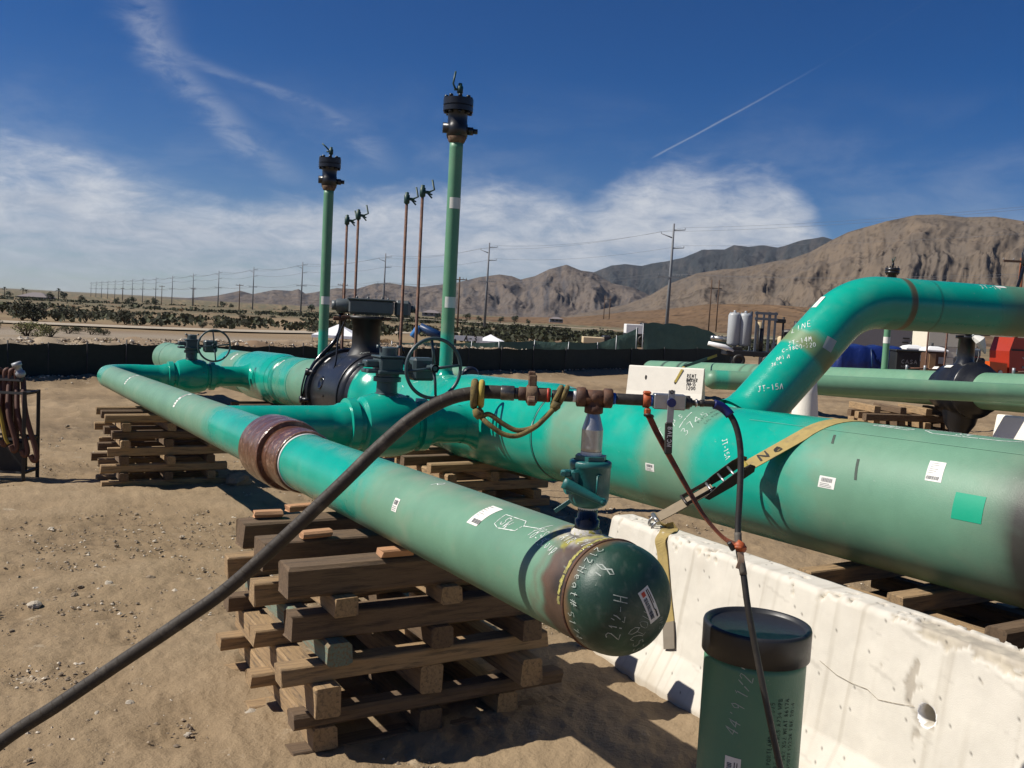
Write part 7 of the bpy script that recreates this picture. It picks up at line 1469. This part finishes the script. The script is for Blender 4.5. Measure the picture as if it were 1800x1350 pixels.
def house(u0, u1, vr, ve, vb, Y, lab):
    a = at(u0, ve, Y); b = at(u1, ve, Y); c = (a+b)/2; w = (b-a).length/2; zt = at((u0+u1)/2, vr, Y).z; zb = at(u0, vb, Y).z-1; o = mk('house', lab, 'house', Vector((c.x, c.y, zb))); mb = MB(); mb.box((c.x, c.y, (zb+a.z)/2), (w*1.85, 9, a.z-zb)); mb.build('wall', 'wall_grey', o)
    mb = MB(); mb.add([(c.x-w, c.y-5, a.z), (c.x+w, c.y-5, a.z), (c.x+w, c.y+5, a.z), (c.x-w, c.y+5, a.z), (c.x-w*.3, c.y, zt), (c.x+w*.3, c.y, zt)], [(0, 1, 5, 4), (2, 3, 4, 5), (1, 2, 5), (3, 0, 4)], False); mb.build('roof', 'roof_tile', o)
    for k in (-.5, .1, .6): mb = MB(); mb.box((c.x+w*k, c.y-4.52, (zb+a.z)/2+.3), (1.6, .06, 1.0)); mb.build('window', 'glass_dark', o)
house(38, 92, 514, 520.5, 524, 460, 'house with a grey hipped roof on the left skyline'); house(742, 775, 545, 549, 552, 520, 'low pale house far behind the tall riser'); house(965, 990, 557, 560, 563, 520, 'low white house at the end of the far tree row')

# ================================================================== stones
def stone_data(seed, matn):
    mb = MB(); mb.sphere((0, 0, 0), 1., 10, 7); rg = random.Random(seed); mb.v = [tuple(Vector(q)*(1+.35*noise.fractal(Vector(q)*1.1+Vector((seed, 0, 0)), .9, 2., 3))) for q in mb.v]; mb.sm = [False]*len(mb.sm); o = mb.build('s', matn); d_ = o.data; bpy.data.objects.remove(o); return d_
SD = [stone_data(i, 'stone' if i % 3 else 'stone_pale') for i in range(6)]
def stone(u, v, w, lab=None, grp='single stones on the dirt', flat=.55):
    g = at(u, v, 5.); t = (gz(g.x, g.y)-EYE)/(g.z-EYE); q = Vector((g.x*t, g.y*t, 0))
    for _ in range(4): t = (gz(q.x, q.y)-EYE)/(g.z-EYE); q = Vector((g.x*t, g.y*t, 0))
    r_ = w*q.y/1655/2; o = bpy.data.objects.new('stone', SD[random.randrange(6)]); COL.objects.link(o); o.location = (q.x, q.y, gz(q.x, q.y)+r_*.25); o.scale = (r_, r_*random.uniform(.7, 1.), r_*flat); o.rotation_euler = (random.uniform(-.3, .3), random.uniform(-.3, .3), random.uniform(0, 6)); tag(o, lab or 'small loose stone lying singly on the sandy dirt', 'stone', grp)
stone(420, 852, 44, 'large flat stone beside the left crib', flat=.75); stone(81, 686, 9, 'white stone on the dirt at left near the fence'); stone(441, 1256, 24, 'pale stone left of the near crib corner'); stone(265, 1018, 18, 'pyramid-like stone left of the hose'); stone(60, 1066, 26, 'dark flat stone at the left edge of the dirt')
for (u, v, w) in ((62, 1036, 12), (130, 1048, 18), (142, 1033, 12), (192, 1028, 16), (228, 1238, 17), (170, 1256, 13), (330, 1293, 14), (107, 1186, 10), (143, 1168, 10), (352, 1103, 12), (98, 1122, 10), (20, 1110, 10), (178, 1345, 16), (446, 1300, 15), (52, 1338, 12), (155, 1306, 14), (273, 1188, 8), (440, 870, 10), (118, 750, 9), (110, 870, 9), (240, 905, 9), (205, 960, 9), (320, 945, 10), (350, 1020, 10), (90, 930, 10)): stone(u, v, w)
def pebbles():
    rg = random.Random(4); ico = [(0, 0, 1), (.9, 0, .1), (.28, .85, .1), (-.72, .52, -.1), (-.72, -.52, .1), (.28, -.85, -.1), (0, 0, -1)]; tri = [(0, 1, 2), (0, 2, 3), (0, 3, 4), (0, 4, 5), (0, 5, 1), (6, 2, 1), (6, 3, 2), (6, 4, 3), (6, 5, 4), (6, 1, 5)]
    V = []; Fc = []; mi = []; n_ = 0
    def put(x, y, r_, lift=.2):
        nonlocal n_
        g = gz(x, y)+r_*lift; a = rg.uniform(0, 6.28); ca, sa = math.cos(a), math.sin(a); k = [rg.uniform(.6, 1.25) for _ in range(7)]; fl = rg.uniform(.45, .85); m_ = rg.choice((0, 0, 1, 2))
        for (q, s_) in zip(ico, k): V.append((x+r_*s_*(q[0]*ca-q[1]*sa), y+r_*s_*(q[0]*sa+q[1]*ca), g+r_*s_*q[2]*fl))
        for t in tri: Fc.append((t[0]+n_, t[1]+n_, t[2]+n_)); mi.append(m_)
        n_ += 7
    for i in range(24000):
        az = rg.uniform(-36, 32); r_ = 2.2*(16/2.2)**rg.random(); x, y = r_*math.sin(R(az)), r_*math.cos(R(az))
        if noise.noise(Vector((x*.9, y*.9, 7))) < -.15 and rg.random() < .6: continue
        put(x, y, (.003+.013*rg.random()**4)*(1 if r_ < 6 else 1.5))
    for i in range(520):
        az = rg.uniform(-36, 10); r_ = 2.8*(14/2.8)**rg.random(); x0, y0 = r_*math.sin(R(az)), r_*math.cos(R(az))
        for k in range(rg.randint(5, 16)): put(x0+rg.gauss(0, .10), y0+rg.gauss(0, .07), .004+.012*rg.random()**2)
    mb = MB(); mb.v = V; mb.f = Fc; mb.m = mi; mb.sm = [False]*len(Fc); mb.at = [0.]*len(V); tag(mb.build('pebbles', ['stone', 'stone_pale', mat('stone_dark', (.17, .13, .09), .9)]), 'fine pebbles scattered over the dirt yard', 'pebbles', kind='stuff')
    V.clear(); Fc.clear(); mi.clear(); n_ = 0
    for i in range(7000):
        az = rg.uniform(-38, 13.5); r_ = float(fence_r(az))+rg.gauss(4.2, 1.9)
        if r_ < float(fence_r(az))+.3: continue
        put(r_*math.sin(R(az)), r_*math.cos(R(az)), .025+.10*rg.random()**3.5, .3)
    for i in range(1500):
        az = rg.uniform(-38, 13.5); r_ = float(fence_r(az))-rg.gauss(.5, .3); put(r_*math.sin(R(az)), r_*math.cos(R(az)), .015+.05*rg.random()**3, .3)
    mb = MB(); mb.v = list(V); mb.f = list(Fc); mb.m = list(mi); mb.sm = [False]*len(Fc); mb.at = [0.]*len(V); tag(mb.build('rubble', ['stone', 'stone_pale', 'stone_dark']), 'loose rock rubble covering the berm behind the fence', 'rubble', kind='stuff')
pebbles()
for o in bpy.data.objects:
    if '_o' in o: del o['_o']
# ================================================================== desert air
mb = MB(); mb.box((1500, 4300, 560), (13000, 10400, 1150)); hz = mb.build('haze', mat('stone_dust', (.5, .5, .5))); tag(hz, kind='stuff', label='thin blue desert haze over the whole valley', cat='haze')
m = bpy.data.materials.new('haze_air'); m.use_nodes = True; t = m.node_tree; t.nodes.clear(); pv = t.nodes.new('ShaderNodeVolumePrincipled'); pv.inputs['Color'].default_value = (.72, .84, 1, 1); pv.inputs['Density'].default_value = 2.0e-5; pv.inputs['Anisotropy'].default_value = .2
ou = t.nodes.new('ShaderNodeOutputMaterial'); t.links.new(pv.outputs[0], ou.inputs['Volume']); hz.data.materials.clear(); hz.data.materials.append(m)
